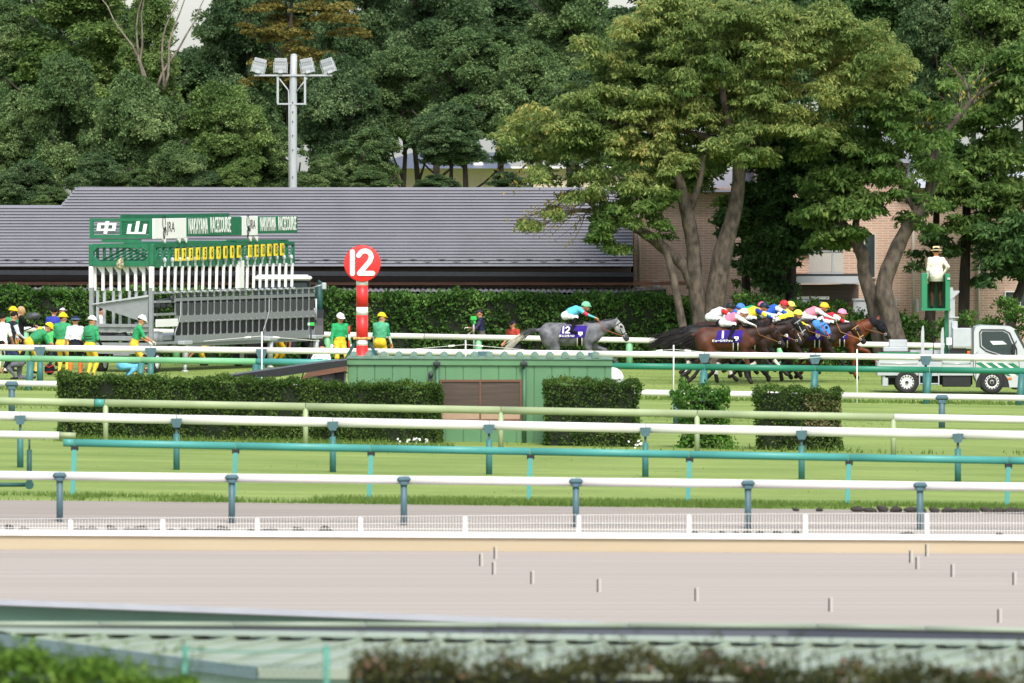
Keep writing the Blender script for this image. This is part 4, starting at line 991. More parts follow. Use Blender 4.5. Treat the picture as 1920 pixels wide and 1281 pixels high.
b = MB(); b.add([Z(1690, 352, BY - .5), Z(2090, 356, BY - .5), Z(2090, 296, BY + 5), Z(1690, 296, BY + 5), Z(1690, 352, BY + 9), Z(2090, 352, BY + 9)], [(0, 1, 2, 3), (0, 3, 4), (3, 2, 5, 4), (1, 5, 2)]); b.build('wing_roof', M['roofpale'], t)
w1 = slab(MB(), 1490, 374, 1578, 466, BY + .9, .28).build('siding_panel', M['siding'], t)
def window(x0, y0, x1, y1, Y, glass='glass', fr='lgrey', mull=1):
    b = MB(); slab(b, x0, y0, x1, y1, Y, .05); p = b.build('window', M[glass], t)
    b = MB(); f = 2.2
    for q in [(x0 - f, y0 - f, x1 + f, y0), (x0 - f, y1, x1 + f, y1 + f), (x0 - f, y0, x0, y1), (x1, y0, x1 + f, y1)]: slab(b, *q, Y - .04, .1)
    for k in range(mull): xm = x0 + (x1 - x0) * (k + 1) / (mull + 1); slab(b, xm - 1, y0, xm + 1, y1, Y - .03, .06)
    b.build('frame', M[fr], p)
window(1510, 388, 1562, 440, BY + .84); window(1622, 440, 1640, 520, BY - .05, 'glass', 'siding', 0); window(1886, 548, 1940, 574, BY - .05, 'glass', 'white', 1); window(1228, 560, 1262, 610, BY - .05)
b = MB(); x = 1517
slab(b, 1515, 470, 1582, 472.5, BY - 1.0, .06); slab(b, 1515, 511, 1582, 514, BY - 1.0, .06)
while x < 1582: slab(b, x, 472.5, x + 1.3, 511, BY - .98, .03); x += 4.2
slab(b, 1560, 468, 1563, 514, BY - 1.02, .07); b.build('balcony_railing', M['lgrey'], t)
b = MB(); slab(b, 1518, 474, 1580, 510, BY - .2, .05); b.build('balcony_screen', M['siding'], t)
b = MB(); slab(b, 1444, 514, 1612, 518, BY - 1.6, 1.6); b.build('balcony_floor', M['dgrey'], t)
b = MB(); slab(b, 1444, 518, 1612, 532, BY - 1.62, .12); b.build('canopy_fascia', M['roofpale'], t)
b = MB(); slab(b, 1430, 534, 1610, 572, BY - .3, .2); b.build('shutter_wall', M['wallbrown'], t)
b = MB(); slab(b, 1484, 556, 1555, 561.5, BY - 1.2, .1); b.build('tube_lamp', M['white'], t)
b = MB(); slab(b, 1600, 562, 1682, 615, BY - .9, .08); slab(b, 1598, 560, 1684, 563, BY - .95, .15); b.build('white_boarding', M['roofpale'], t)
for x, y0, y1 in [(1199, 360, 546), (1835, 360, 640), (1712, 360, 640)]:
    b = MB(); b.tube([L(P(x, y1, BY - .12)), L(P(x, y0, BY - .12))], .05, 8); b.build('drain_pipe', M['siding'], t)
for x0, y0, x1, y1 in [(1193, 539, 1210, 548), (1224, 527, 1237, 540), (1716, 562, 1722, 586)]:
    b = MB(); b.box(L((P(x0, y0, BY - .35) + P(x1, y1, BY - .35)) / 2), ((x1 - x0) * BY / FPX, .3, (y1 - y0) * BY / FPX), 0, None, .02); b.build('equipment_box', M['lgrey'], t)

# cream house behind the wood
t = thing('cream_house', 'cream house with a blue grey roof glimpsed behind the tree trunks', 'house', (PX(880, 425), 425, gz(PX(880, 425), 425)))
L = lambda p: Vector(p) - t.location
b = MB(); slab(b, 640, 316, 1190, 420, 424, 8); b.build('wall', mat('cream_render', (.62, .54, .40), .85, var=.05), t)
b = MB(); b.add([Z_ for Z_ in (L(P(690, 316, 423)), L(P(960, 316, 423)), L(P(930, 286, 427)), L(P(775, 286, 427)), L(P(690, 312, 432)), L(P(960, 312, 432)))], [(0, 1, 2, 3), (0, 3, 4), (1, 5, 2), (3, 2, 5, 4)]); b.build('roof', mat('blue_grey_roof', (.12, .14, .19), .5), t)
b = MB(); slab(b, 630, 312.5, 1200, 316, 423.6, 8.4); b.build('eaves', M['white'], t)
b = MB(); slab(b, 888, 292, 906, 312, 423.8, .2); b.build('chimney_panel', M['white'], t)
t = thing('cream_house', 'pale wall of a house glimpsed low behind the trees at the left edge', 'house', (PX(40, 430), 430, gz(PX(40, 430), 430)))
L = lambda p: Vector(p) - t.location
b = MB(); slab(b, -120, 305, 120, 420, 430, 8); b.build('wall', mat('pink_render', (.66, .58, .52), .85, var=.05), t)
b = MB(); b.add([L(P(-130, 306, 429)), L(P(130, 306, 429)), L(P(100, 268, 434)), L(P(-100, 268, 434)), L(P(-130, 304, 439)), L(P(130, 304, 439))], [(0, 1, 2, 3), (0, 3, 4), (1, 5, 2), (3, 2, 5, 4)]); b.build('roof', M['roof'], t)

# white car behind the hedge
cy = 358.8; t = thing('parked_car', 'white car parked behind the hedge under the house canopy', 'car', (PX(1520, cy), cy, gz(PX(1520, cy), cy)))
b = MB(); s = cy / FPX; zt = P(1520, 563, cy).z - t.location.z; pr = [(-1.9, .35), (-1.95, .85), (-1.3, zt * .62), (-.85, zt * .95), (-.2, zt), (.5, zt * .965), (1.15, zt * .68), (1.9, zt * .56), (2.0, .4)]
b.prism([(x, -.8, z) for x, z in pr], (0, 1.6, 0)); b.build('body', M['white'], t)
b = MB(); b.prism([(x, -.82, z) for x, z in [(-1.05, zt * .66), (-.75, zt * .9), (-.2, zt * .94), (.45, zt * .91), (.95, zt * .68)]], (0, 1.64, 0)); b.build('window', M['glass'], t)
for x in (-1.25, 1.25):
    b = MB(); b.lathe((x, -.84, .32), (0, 1, 0), [(0, 0), (.2, 0), (.31, .02), (.32, .1), (.31, .2), (0, .2)], 20); b.build('wheel', M['rubber'], t)

# ================================================================== floodlight mast
MY = 386.0; s = MY / FPX
t = thing('floodlight_mast', 'tall pale grey mast carrying four floodlights behind the long roof', 'floodlight mast', (PX(549, MY), MY, gz(PX(549, MY), MY)))
L = lambda x, y, dy=0: Vector(((x - 549) * s, dy, P(x, y, MY).z - t.location.z))
M['mast'] = mat('mast_paint', (.40, .42, .43), .5, .1, var=.04, scale=2)
b = MB(); b.tube([(0, 0, -.2), L(549, 480), L(549, 205), L(550, 150), L(551, 104)], [.16, .15, .145, .125, .112], 16); b.ell(L(551, 104), (.112, .112, .06), 12, 4, 0, 0.0); b.build('pole', M['mast'], t)
b = MB(); b.box(L(550, 141.5, -.12), (146 * s, .08, .06)); b.box(L(521, 168, -.1), (4 * s, .07, 52 * s)); b.box(L(572, 168, -.1), (4 * s, .07, 52 * s)); b.box(L(547, 195, -.1), (54 * s, .08, 3 * s))
b.tube([L(524, 148, -.1), L(541, 170, -.05), L(542, 200, -.13), L(542, 350, -.16)], .025, 6); b.tube([L(576, 146, -.1), L(556, 172, -.1)], .025, 6); b.build('crossarm', M['mast'], t)
b = MB()
for y in (192, 210, 228, 254, 281, 332): b.box(L(549, y, -.16), (.035, .05, .035))
b.build('step_bolt', M['dgrey'], t)
for x, tilt in ((483, .25), (526, 0.02), (578, -.18), (619, -.32)):
    rot = Matrix.Rotation(tilt, 3, 'Y'); o_ = L(x, 136, -.12)
    b = MB(); q = lambda v: o_ + rot @ Vector(v)
    b.box(q((0, .05, .23)), (.43, .18, .50), 0, rot.to_4x4(), .02)
    fl = b.build('floodlight', M['mast'], t)
    b = MB()
    for k, zz in enumerate((.14, .32, .44)):
        for j in range(7): b.box(q((-.168 + j * .056, -.055, zz)), (.016, .07, .09), 0, rot.to_4x4())
    b.box(q((0, -.045, .385)), (.38, .06, .03), 0, rot.to_4x4()); b.build('cooling_fins', M['lgrey'], fl)
    b = MB(); b.box(q((0, -.06, .02)), (.16, .12, .10), 0, rot.to_4x4(), .01); b.box(q((.235, 0, .16)), (.016, .06, .38), 0, rot.to_4x4()); b.box(q((-.235, 0, .16)), (.016, .06, .38), 0, rot.to_4x4()); b.build('yoke', M['lgrey'], fl)

# ================================================================== green shed and its lean-to
SY = 267.6; s = SY / FPX
t = thing('shed', 'green metal shed with a brown window among the infield hedges', 'shed', (PX(900, SY), SY, gz(PX(900, SY), SY)))
M['shed'] = mat('shed_green', '#567f5b', .5, color2='#628a64', scale=1.2, stretch=(.8, 1, .5), spec=.35)
M['sheddark'] = mat('shed_trim', '#3f6449', .5, var=.08, scale=2)
L = lambda x, y, dy=0.0: Vector(P(x, y, SY)) + Vector((0, dy, 0)) - t.location
TOPY = lambda x: 671 + (x - 652) * .004
b = MB()
xs = [652] + [669 + 33.2 * k for k in range(15)] + [1147]
for i in range(len(xs) - 1):
    xa, xb = xs[i], xs[i + 1]
    for a, c, d in ((xa, xa + 1.3, .025), (xa + 1.3, xb - .3, 0.0)):
        pieces = [(684, 850)]
        if c > 825 and a < 978: pieces = [(684, 711)] if a >= 825 and c <= 978 else [(684, 850)]
        pieces = [(684, 850)]
        for y0, y1 in pieces: b.hexa([L(a, y1, d), L(c, y1, d), L(c, y1, .09), L(a, y1, .09), L(a, y0, d), L(c, y0, d), L(c, y0, .09), L(a, y0, .09)])
b.hexa([L(652, 850, .09), L(1147, 850, .09), L(1147, 850, 3), L(652, 850, 3), L(652, 684, .09), L(1147, 684, .09), L(1147, 684, 3), L(652, 684, 3)])
b.build('wall', M['shed'], t)
b = MB(); b.hexa([L(651, 684, -.05), L(1148, 686, -.05), L(1148, 686, 3.05), L(651, 684, 3.05), L(651, 671, -.05), L(1148, 673, -.05), L(1148, 673, 3.05), L(651, 671, 3.05)]); b.build('fascia', M['shed'], t)
b = MB()
for k in range(18):
    x = 660 + 28.6 * k
    if x > 1140: break
    b.prism([L(x - 7, 672, -.07), L(x + 7, 672, -.07), L(x + 4, 668, -.07), L(x, 666.5, -.07), L(x - 4, 668, -.07)], (0, 3.1, .05))
b.hexa([L(650, 672.8, -.08), L(1149, 674.8, -.08), L(1149, 674.8, 3.1), L(650, 672.8, 3.1), L(650, 671, -.08), L(1149, 672.9, -.08), L(1149, 672.9, 3.1), L(650, 671, 3.1)])
b.build('roof', mat('shed_roof', '#62806a', .6, var=.15, scale=3), t)
b = MB(); b.hexa([L(828, 786, -.02), L(975, 787, -.02), L(975, 787, .02), L(828, 786, .02), L(828, 716, -.02), L(975, 716, -.02), L(975, 716, .02), L(828, 716, .02)])
win = b.build('window', mat('brown_blind', '#463a33', .5, color2='#54463d', scale=30, stretch=(.05, 1, 1)), t)
b = MB()
for q in [(825, 712, 979, 716), (825, 786, 979, 789), (825, 716, 828, 786), (975, 716, 979, 786), (899, 716, 902, 786)]: b.hexa([L(q[0], q[3], -.05), L(q[2], q[3], -.05), L(q[2], q[3], .01), L(q[0], q[3], .01), L(q[0], q[1], -.05), L(q[2], q[1], -.05), L(q[2], q[1], .01), L(q[0], q[1], .01)])
b.build('frame', M['brownwood'], win)
b = MB()
for xa, xb in ((828, 899), (902, 975)): b.hexa([L(xa, 786, -.03), L(xb, 786, -.03), L(xb, 786, -.02), L(xa, 786, -.02), L(xa, 772, -.03), L(xb, 772, -.03), L(xb, 772, -.02), L(xa, 772, -.02)])
b.build('lower_pane', mat('frosted_pane', '#a98f78', .5, var=.06), win)
for x in (820, 983):
    b = MB(); b.cyl(L(x, 850, -.07), L(x, 690, -.07), .05, None, 10); b.build('drain_pipe', M['sheddark'], t)
    b = MB(); b.box(L(x - 1, 682, -.12), (.17, .09, .09), 0, None, .02); b.cyl(L(x - 1, 675, -.12), L(x - 1, 690, -.12), .03, None, 8); b.build('gutter_outlet', M['dgrey'], t)
b = MB(); b.ell(L(808, 703, -.1), (.06, .06, .08), 12, 8); b.box(L(808, 712, -.08), (.10, .08, .09), 0, None, .02); b.build('wall_lamp', M['dgrey'], t)
# lean-to
t2 = thing('lean_to_roof', 'black sloping lean-to roof with a brown underside left of the green shed', 'roof', (PX(560, SY), SY + .8, gz(PX(560, SY), SY)))
LL = lambda x, y, dy=0.0: Vector(P(x, y, SY)) + Vector((0, dy, 0)) - t2.location
b = MB(); b.prism([LL(408, 707, -.3), LL(520, 706.5, -.3), LL(651, 687, -.3), LL(651, 675, -.3), LL(600, 680, -.3)], (0, 2.4, 0)); b.build('roof_sheet', M['black'], t2)
b = MB(); b.prism([LL(565, 711, -.36), LL(576, 698, -.36), LL(651, 686, -.36), LL(651, 695, -.36), LL(585, 706, -.36)], (0, .05, 0)); b.build('barge_board', M['brownwood'], t2)
b = MB(); b.box(LL(636, 770, .1), (.22, .16, 2.0)); b.box(LL(568, 778, .1), (.09, .09, 1.75)); b.build('post', M['black'], t2)
b = MB(); b.hexa([LL(572, 850, .2), LL(648, 850, .2), LL(648, 850, .3), LL(572, 850, .3), LL(572, 705, .2), LL(648, 694, .2), LL(648, 694, .3), LL(572, 705, .3)]); b.build('side_panel', M['grey'], t2)
t3 = thing('white_cover', 'white rounded cover beside the right end of the green shed', 'cover', (PX(1147, 268.6), 268.6, gz(PX(1147, 268.6), 268.6)))
z0 = P(0, 712, 268.6).z - t3.location.z
b = MB(); b.box((.12, 0, z0 / 2), (.30, .5, z0)); b.build('stand', M['lgrey'], t3)
b = MB(); b.ell((.02, 0, z0), (.27, .3, .29), 18, 8, 0, 0.0); b.build('dome', M['white'], t3)
for i in range(9):
    pass
# white flowers at the foot of the shed
def flower_clump(name, label, x0, x1, y, Y, n):
    X = PX((x0 + x1) / 2, Y); t = thing(name, label, 'flowers', (X, Y, gz(X, Y))); hw = (x1 - x0) / 2 * Y / FPX; zz = P(0, y, Y).z - t.location.z
    C = np.stack([rng.uniform(-hw, hw, n), rng.uniform(-.15, .15, n), zz + rng.normal(size=n) * .045], 1); C = C[np.sin(C[:, 0] * 14 + 1) + np.sin(C[:, 0] * 29) > -.4]; k = len(C)
    V, F = leaf_arrays(C, rand_unit(k), rand_unit(k) + np.array([0, -.6, .5]), np.full(k, .07), np.full(k, .06)); link('petals', npmesh('petals', V, F, M['white'], None, False), t)
    b = MB()
    for c in C[::4]: b.tube([(c[0], c[1], -.02), tuple(c)], .006, 3)
    b.build('stems', M['hedgelight'], t)
flower_clump('flower_patch', 'white flowers blooming at the foot of the long hedge and shed', 745, 812, 827, 264.2, 60)
flower_clump('flower_patch', 'white blossoms low beside the right edge of the square hedge', 1178, 1206, 835, 264.2, 22)

# ================================================================== number post 12
NY = 292.0; s = NY / FPX
t = thing('furlong_post', 'red and white striped post with a round red 12 sign behind the shed', 'marker post', (PX(679, NY), NY, gz(PX(679, NY), NY)))
L = lambda x, y, dy=0.0: Vector(((x - 679) * s, dy, P(x, y, NY).z - t.location.z))
b = MB()
for y0, y1, mi in [(526, 535, 1), (535, 576, 0), (576, 591, 1), (591, 638, 0), (638, 648, 1), (648, 760, 0)]: b.tube([L(679, y1), L(679, y0)], 11.2 * s, 24, mi)
b.cyl((0, 0, -.1), L(679, 760), 11.2 * s, None, 24, 0); b.build('post', [M['red'], M['white']], t)
b = MB(); c = L(679.5, 494, -.17); b.lathe(c, (0, 1, 0), [(0, -.035), (33 * s, -.035), (34.5 * s, -.025), (34.5 * s, .025), (33 * s, .035), (0, .035)], 48); disc = b.build('sign_disc', M['red'], t)
b = MB(); q = lambda pts: [((x - 679) * s, L(679, y).z) for x, y in pts]
stroke(b, q([(661, 472), (661, 513)]), 9 * s, -.222, -.20)
two = [(672.5, 479)] + [(684.5 - 11.8 * math.cos(R(a)) , 482 - 11.5 * math.sin(R(a))) for a in range(20, 200, 18)] + [(693.5, 490), (674, 512.5), (699, 512.5)]
stroke(b, q(two), 9 * s, -.222, -.20); b.build('numeral', M['white'], disc)
b = MB(); b.tube([L(668, 634), L(690, 634)], 3 * s, 8); b.box(L(679, 634.5, -.0), (33 * s, 23 * s, 4.5 * s), 0, None, .01); b.build('clamp_band', mat('rusty_band', '#a4743c', .6, color2='#d8c07a', scale=20), t)
for sg in (-1, 1):
    b = MB(); b.tube([L(679 + sg * 12, 640), L(679 + sg * 40, 690), L(679 + sg * 70, 745)], .055, 4); b.build('brace', M['darkteal'], t)

# ================================================================== near sheds with pale green roofs
M['paleroof'] = mat('pale_green_roof', '#808c7b', .5, color2='#949f8c', scale=.8, stretch=(.4, 2, 1), spec=.4)
M['palewall'] = mat('pale_green_wall', '#728c76', .6, var=.06)
M['greenwall'] = mat('green_grey_wall', '#4b6a58', .6, var=.08, scale=1, stretch=(.2, 1, 1))
M['slateband'] = mat('slate_band', '#5d616a', .5, .2, var=.08, scale=.8, stretch=(.3, 1, 1))
M['slatedark'] = mat('slate_band_dark', '#454953', .5, .2, var=.08, scale=.8, stretch=(.3, 1, 1))
t = thing('near_shed', 'near shed with a pale green ribbed roof along the bottom of the view', 'shed', (PX(960, 126), 126, gz(0, 126)))
L = lambda p: Vector(p) - t.location
A0, A1, B0, B1 = P(-40, 1188, 128), P(2040, 1214, 127), P(484, 1256, 124.2), P(2040, 1274, 123.4)
b = MB(); nx = 60
Bx = P(-40, 1200, 126.5)
def rp(u, v):                     # u along the ridge, v down the slope; the left edge runs from A0 to B0
    top = A0.lerp(A1, u); bot = B0.lerp(B1, u); return top.lerp(bot, v)
for i in range(24):
    u0, u1 = i / 24, (i + 1) / 24; b.add([L(rp(u0, 0)), L(rp(u1, 0)), L(rp(u1, 1)), L(rp(u0, 1))], [(0, 3, 2, 1)])
b.build('roof', M['paleroof'], t)
b = MB()
for k in range(-2, 34):           # standing ribs, running aslant down the slope
    ut = (k + .5) / 27.0; ub = (-724 + 2080 * ut) / 1556.0
    if ut > 1: break
    v0, v1 = 0.02, 1.0
    if ub < 0: v1 = max(.05, ut / (ut - ub)) if ut > 0 else 0
    if ut <= 0: continue
    p0, p1 = rp(ut, v0), rp(ut + (ub - ut) * v1, v1); up = Vector((0, 0, .05)); w2 = Vector((.028, 0, 0))
    b.hexa([L(p1 - w2), L(p1 + w2), L(p0 + w2), L(p0 - w2), L(p1 - w2 * .6 + up), L(p1 + w2 * .6 + up), L(p0 + w2 * .6 + up), L(p0 - w2 * .6 + up)])
b.build('rib', M['paleroof'], t)
b = MB()
for i in range(24):
    u0, u1 = i / 24, (i + 1) / 24 - .0004; up = Vector((0, 0, .052)); th_ = Vector((0, 0, .012)); q = [rp(u0, -.03) + up, rp(u1, -.03) + up, rp(u1, .12) + up, rp(u0, .12) + up]
    b.hexa([L(q[3]), L(q[2]), L(q[1]), L(q[0]), L(q[3] + th_), L(q[2] + th_), L(q[1] + th_), L(q[0] + th_)])
b.build('ridge_flashing', M['paleroof'], t)
b = MB(); g = lambda p, z: Vector((p.x, p.y, z))
zg = gz(0, 126) - .1
b.add([L(p) for p in (A0, B0, g(B0, zg), g(A0, zg))], [(0, 3, 2, 1)]); b.add([L(p) for p in (B0, B1, g(B1, zg), g(B0, zg))], [(0, 3, 2, 1)])
b.add([L(p) for p in (A0 + Vector((0, .3, 0)), A1 + Vector((0, .3, 0)), g(A1, zg) + Vector((0, .3, 0)), g(A0, zg) + Vector((0, .3, 0)))], [(0, 1, 2, 3)])
b.build('wall', M['palewall'], t)
b = MB(); dz = Vector((0, 0, .10)); dd = Vector((-.02, -.05, 0))
b.hexa([L(A0 + dd - dz), L(B0 + dd - dz), L(B0 - dz), L(A0 - dz), L(A0 + dd + dz * .3), L(B0 + dd + dz * .3), L(B0 + dz * .3), L(A0 + dz * .3)]); b.build('edge_trim', mat('blue_grey_trim', '#667c7b', .5, var=.06), t)
b = MB(); b.hexa([L(B0 + Vector((0, -.06, -.09))), L(B1 + Vector((0, -.06, -.09))), L(B1 + Vector((0, 0, -.09))), L(B0 + Vector((0, 0, -.09))), L(B0 + Vector((0, -.06, .02))), L(B1 + Vector((0, -.06, .02))), L(B1 + Vector((0, 0, .02))), L(B0 + Vector((0, 0, .02)))]); b.build('eaves_trim', M['paleroof'], t)
# second shed behind: pale green parapet cap over a slate band
t = thing('near_shed', 'flat topped near shed with a pale green edge pipe and a slate grey band', 'shed', (PX(960, 131), 131, gz(0, 131)))
L = lambda p: Vector(p) - t.location
ly = lambda x: 1166.5 + (0 if x < 1480 else (x - 1480) * .018) + x * .002
for xa, xb in [(-60, 186), (186, 436), (436, 685), (685, 930), (930, 1176), (1176, 1530), (1530, 1735), (1735, 2020)]:
    b = MB(); b.tube([L(P(xa + .7, ly(xa) + 4, 130.6)), L(P(xb - .7, ly(xb) + 4, 130.6))], .034, 10); b.build('edge_pipe', M['paleroof'], t)
b = MB(); zb = gz(0, 131) - .05
for xa, xb, mi in [(-60, 480, 1), (480, 1478, 1), (1478, 2020, 2)]:
    a, c = P(xa, ly(xa) + 8, 130.6), P(xb, ly(xb) + 8, 130.6)
    b.hexa([L(g(a, zb)), L(g(c, zb)), L(g(c, zb)) + Vector((0, 1, 0)), L(g(a, zb)) + Vector((0, 1, 0)), L(a), L(c), L(c) + Vector((0, 1, 0)), L(a) + Vector((0, 1, 0))], mi)
b.build('wall', [M['palewall'], M['slateband'], M['slatedark']], t)
# third shed behind at the left, running away to the right
t = thing('near_shed', 'dark green walled shed with a white roof edge at the lower left', 'shed', (PX(400, 150), 150, gz(0, 150)))
L = lambda p: Vector(p) - t.location
a, c = P(-60, 1121, 152), P(1130, 1164, 144); zb = gz(0, 148) - .05
b = MB(); b.hexa([L(g(a, zb)), L(g(c, zb)), L(g(c, zb)) + Vector((0, 3, 0)), L(g(a, zb)) + Vector((0, 3, 0)), L(a) - Vector((0, 0, .02)), L(c) - Vector((0, 0, .02)), L(c) + Vector((0, 3, -.62)), L(a) + Vector((0, 3, -.62))]); b.build('wall', M['greenwall'], t)
b = MB(); u = Vector((0, -.12, -.075)); b.hexa([L(a) + u, L(c) + u, L(c) + Vector((.1, 3.2, -.60)), L(a) + Vector((0, 3.2, -.60)), L(a) + Vector((0, -.12, .0)), L(c) + Vector((0, -.12, .0)), L(c) + Vector((.1, 3.2, -.5)), L(a) + Vector((0, 3.2, -.5))]); b.build('roof', M['roofpale'], t)
# near fence
M['nearteal'] = mat('faded_teal', '#4d8a78', .6, var=.12)
t = thing('mesh_fence', 'teal post fence with sagging wire mesh in the near foreground', 'fence', (PX(480, 93), 93, gz(PX(480, 93), 93)))
L = lambda x, y, dy=0: Vector(P(x, y, 93)) + Vector((0, dy, 0)) - t.location
for x in (347, 612):
    b = MB(); b.cyl(L(x, 1420), L(x, 1213), 6.2 * 93 / FPX, None, 12); b.ell(L(x, 1213), (.03, .03, .015), 12, 4, 0, 0.0); b.build('post', M['nearteal'], t)
b = MB(); b.tube([L(347, 1217), L(400, 1221), L(480, 1223), L(560, 1221), L(612, 1219)], .009, 6); b.build('top_wire', M['nearteal'], t)
b = MB()
for k in range(-14, 34):
    for sg in (-1, 1):
        xa = 347 + k * 14; pts = []
        ya, yb = 1246, 1420
        q0 = Vector((xa, ya)); q1 = Vector((xa + sg * (yb - ya) * .75, yb))
        def cl(x): return (x - q0.x) / (q1.x - q0.x)
        t0, t1 = 0, 1
        lo, hi = sorted((cl(347), cl(612))); t0 = max(t0, lo); t1 = min(t1, hi)
        if t1 - t0 < .02: continue
        e0, e1 = q0.lerp(q1, t0), q0.lerp(q1, t1); b.tube([L(e0.x, e0.y, .01 * sg), L(e1.x, e1.y, .01 * sg)], .003, 4, 0, False)
b.tube([L(347, 1246), L(612, 1250)], .004, 4); b.build('wire_mesh', M['darkteal'], t)
# ================================================================== starting gate
def cloth(name, c, rough=.75, var=.06): return mat(name, c, rough, var=var, scale=9, spec=.2)
A_ = P(286, 699, 335.2); A_.z = gz(A_.x, A_.y); C_ = P(592, 690, 349.0)
d_ = Vector((C_.x - A_.x, C_.y - A_.y, 0)); GL = d_.length
gate = thing('starting_gate', 'big grey and green horse racing starting gate with yellow stall numbers and green sign boards', 'starting gate', A_, math.atan2(d_.y, d_.x))
# local axes: u along the gate away from the camera (+x), v to its rear (+y = photo left), z up
GW = 1.99; U_END = GL * 265 / 306.0; S0 = 335.2 / FPX
zl = lambda y: (699 - y) * S0         # photo row at the near corner -> height
zt = .12                              # ground falls or rises along the gate: keep it level
# chassis and near end
b = MB()
b.box((GL / 2, GW / 2, 1.02), (GL, GW - .1, .14), 0, None, .01); b.box((GL / 2, .06, .80), (GL, .10, .12), 0); b.box((GL / 2, GW - .05, .80), (GL, .1, .12))
b.build('chassis', M['grey'], gate)
b = MB()
for v in (.06, GW - .06): b.box((.05, v, (zl(545) + .3) / 2 + .2), (.14, .12, zl(545) - .5), 0, None, .01)
for z in (zl(645), zl(660), zl(610)): b.box((.06, GW / 2, z), (.08, GW - .24, .09))
b.box((.10, GW / 2, zl(617)), (.05, GW - .26, .16))
for k in range(4): b.box((-.005, .35 + k * .36, zl(611)), (.03, .10, .05))
b.box((.05, GW / 2, zl(655) - .1), (.05, .5, .16)); b.build('end_frame', M['grey'], gate)
b = MB()
for k in range(8):
    v = .12 + (GW - .24) * k / 7; b.box((.3 + .1 * (k % 2), v, (zl(545) + zl(616)) / 2), (.05, .085, zl(545) - zl(616)))
    v2 = v
b.build('end_bars', M['lgrey'], gate)
b = MB()
for k in range(8):
    v = .10 + (GW - .2) * k / 7; b.box((.22, v, (zl(499) + zl(545)) / 2), (.06, .09, zl(499) - zl(545)), 0, None, .006)
    if k < 7: b.prism([(.20, v + .045, zl(499)), (.20, v + .2, zl(499)), (.20, v + .045, zl(512))], (.05, 0, 0))
b.box((.06, .05, (zl(499) + zl(545)) / 2), (.13, .12, zl(499) - zl(545))); b.box((.06, GW - .05, (zl(499) + zl(545)) / 2), (.13, .12, zl(499) - zl(545))); b.build('end_posts', M['white'], gate)
b = MB(); b.prism([(.0, .12, zl(552)), (.0, GW - .12, zl(569)), (.0, GW - .12, zl(571)), (.0, .12, zl(556))], (-.06, 0, 0)); b.build('sloping_bar', M['lgrey'], gate)
M['mesh'] = mat('wire_mesh_grey', '#5a5d60', .6, .2, var=.25, scale=60)
b = MB(); b.prism([(.02, .14, zl(556)), (.02, GW - .2, zl(571)), (.02, GW - .2, zl(574)), (.02, .16, zl(606))], (.02, 0, 0)); b.build('mesh_panel', M['grey'], gate)
b = MB()
b.cyl((.25, .35, zl(634)), (.25, 1.0, zl(636)), .13, None, 14); b.cyl((.22, .9, zl(628)), (.22, 1.6, zl(634)), .10, None, 12); b.box((.3, 1.45, zl(632)), (.3, .5, .28), 0, None, .03)
r_ = random.Random(3)
for k in range(14): p0 = Vector((.12, r_.uniform(.3, 1.75), zl(624))); b.tube([p0, p0 + Vector((-.05, r_.uniform(-.15, .15), -.12)), p0 + Vector((.03, r_.uniform(-.3, .3), -.28))], .018, 5)
b.build('engine', M['black'], gate)
b = MB(); b.lathe((.2, .75, zl(636)), (-1, 0, 0), [(0, .1), (.09, .1), (.10, .02), (0, .02)], 14); b.cyl((.15, .5, zl(630)), (.15, .9, zl(634)), .03, None, 8); b.build('engine_fittings', M['lgrey'], gate)
# upper green frame with rounded opening and braces
b = MB()
zf0, zf1 = zl(498), zl(457)
for v in (.05, GW - .05): b.box((.08, v, (zf0 + zf1) / 2), (.16, .14, zf1 - zf0), 0, None, .02)
b.box((.08, GW / 2, zf1 - .05), (.16, GW - .24, .11)); b.box((.08, GW / 2, zf0 + .07), (.16, GW - .24, .15))
for v, sg in ((.12, 1), (GW - .12, -1)):
    for z, sz in ((zf0 + .145, 1), (zf1 - .105, -1)): b.prism([(.0, v, z), (.0, v + sg * .14, z), (.0, v, z + sz * .14)], (.16, 0, 0))
for k in range(1, 23):
    u = U_END * k / 22
    for v in (.05, GW - .05): b.box((u, v, (zf0 + zf1) / 2), (.05, .08, zf1 - zf0))
    b.tube([(u, .1, zf0 + .1), (u, GW * .5, zf1 - .1), (u, GW - .1, zf0 + .1)], .03, 5)
    b.tube([(u - .3, .05, zf0 + .1), (u, .05, zf1 - .1)], .035, 5)
for v in (.05, GW - .05):
    b.box((U_END / 2 + .1, v, zf1 - .05), (U_END - .2, .10, .10)); b.box((U_END / 2 + .1, v, zf0 + .06), (U_END - .2, .12, .22))
for u in (3.0, 7.5, 12.0): b.box((u, GW / 2, zf1 + .02), (.08, GW, .06))
b.build('upper_frame', M['gategreen'], gate)
b = MB(); b.ell((0, -.05, zf0 + .16), (.05, .07, .09), 8, 6); b.box((0, -.06, zf0 + .03), (.04, .05, .12)); lf0 = b.build('lock_fitting', M['lgrey'], gate)
for k in range(18):
    o = lf0 if k == 0 else lf0.copy()
    if k: COL.objects.link(o); o.parent = gate
    o.location = (.9 + k * .66, 0, 0)
b = MB(); b.ell((-.12, GW * .49, zl(495)), (.10, .13, .16), 12, 8); b.box((-.1, GW * .47, zl(488)), (.05, .1, .2)); b.build('lantern', mat('lantern_cream', '#cfc8a0', .5, color2='#3a3a34', scale=14), gate)
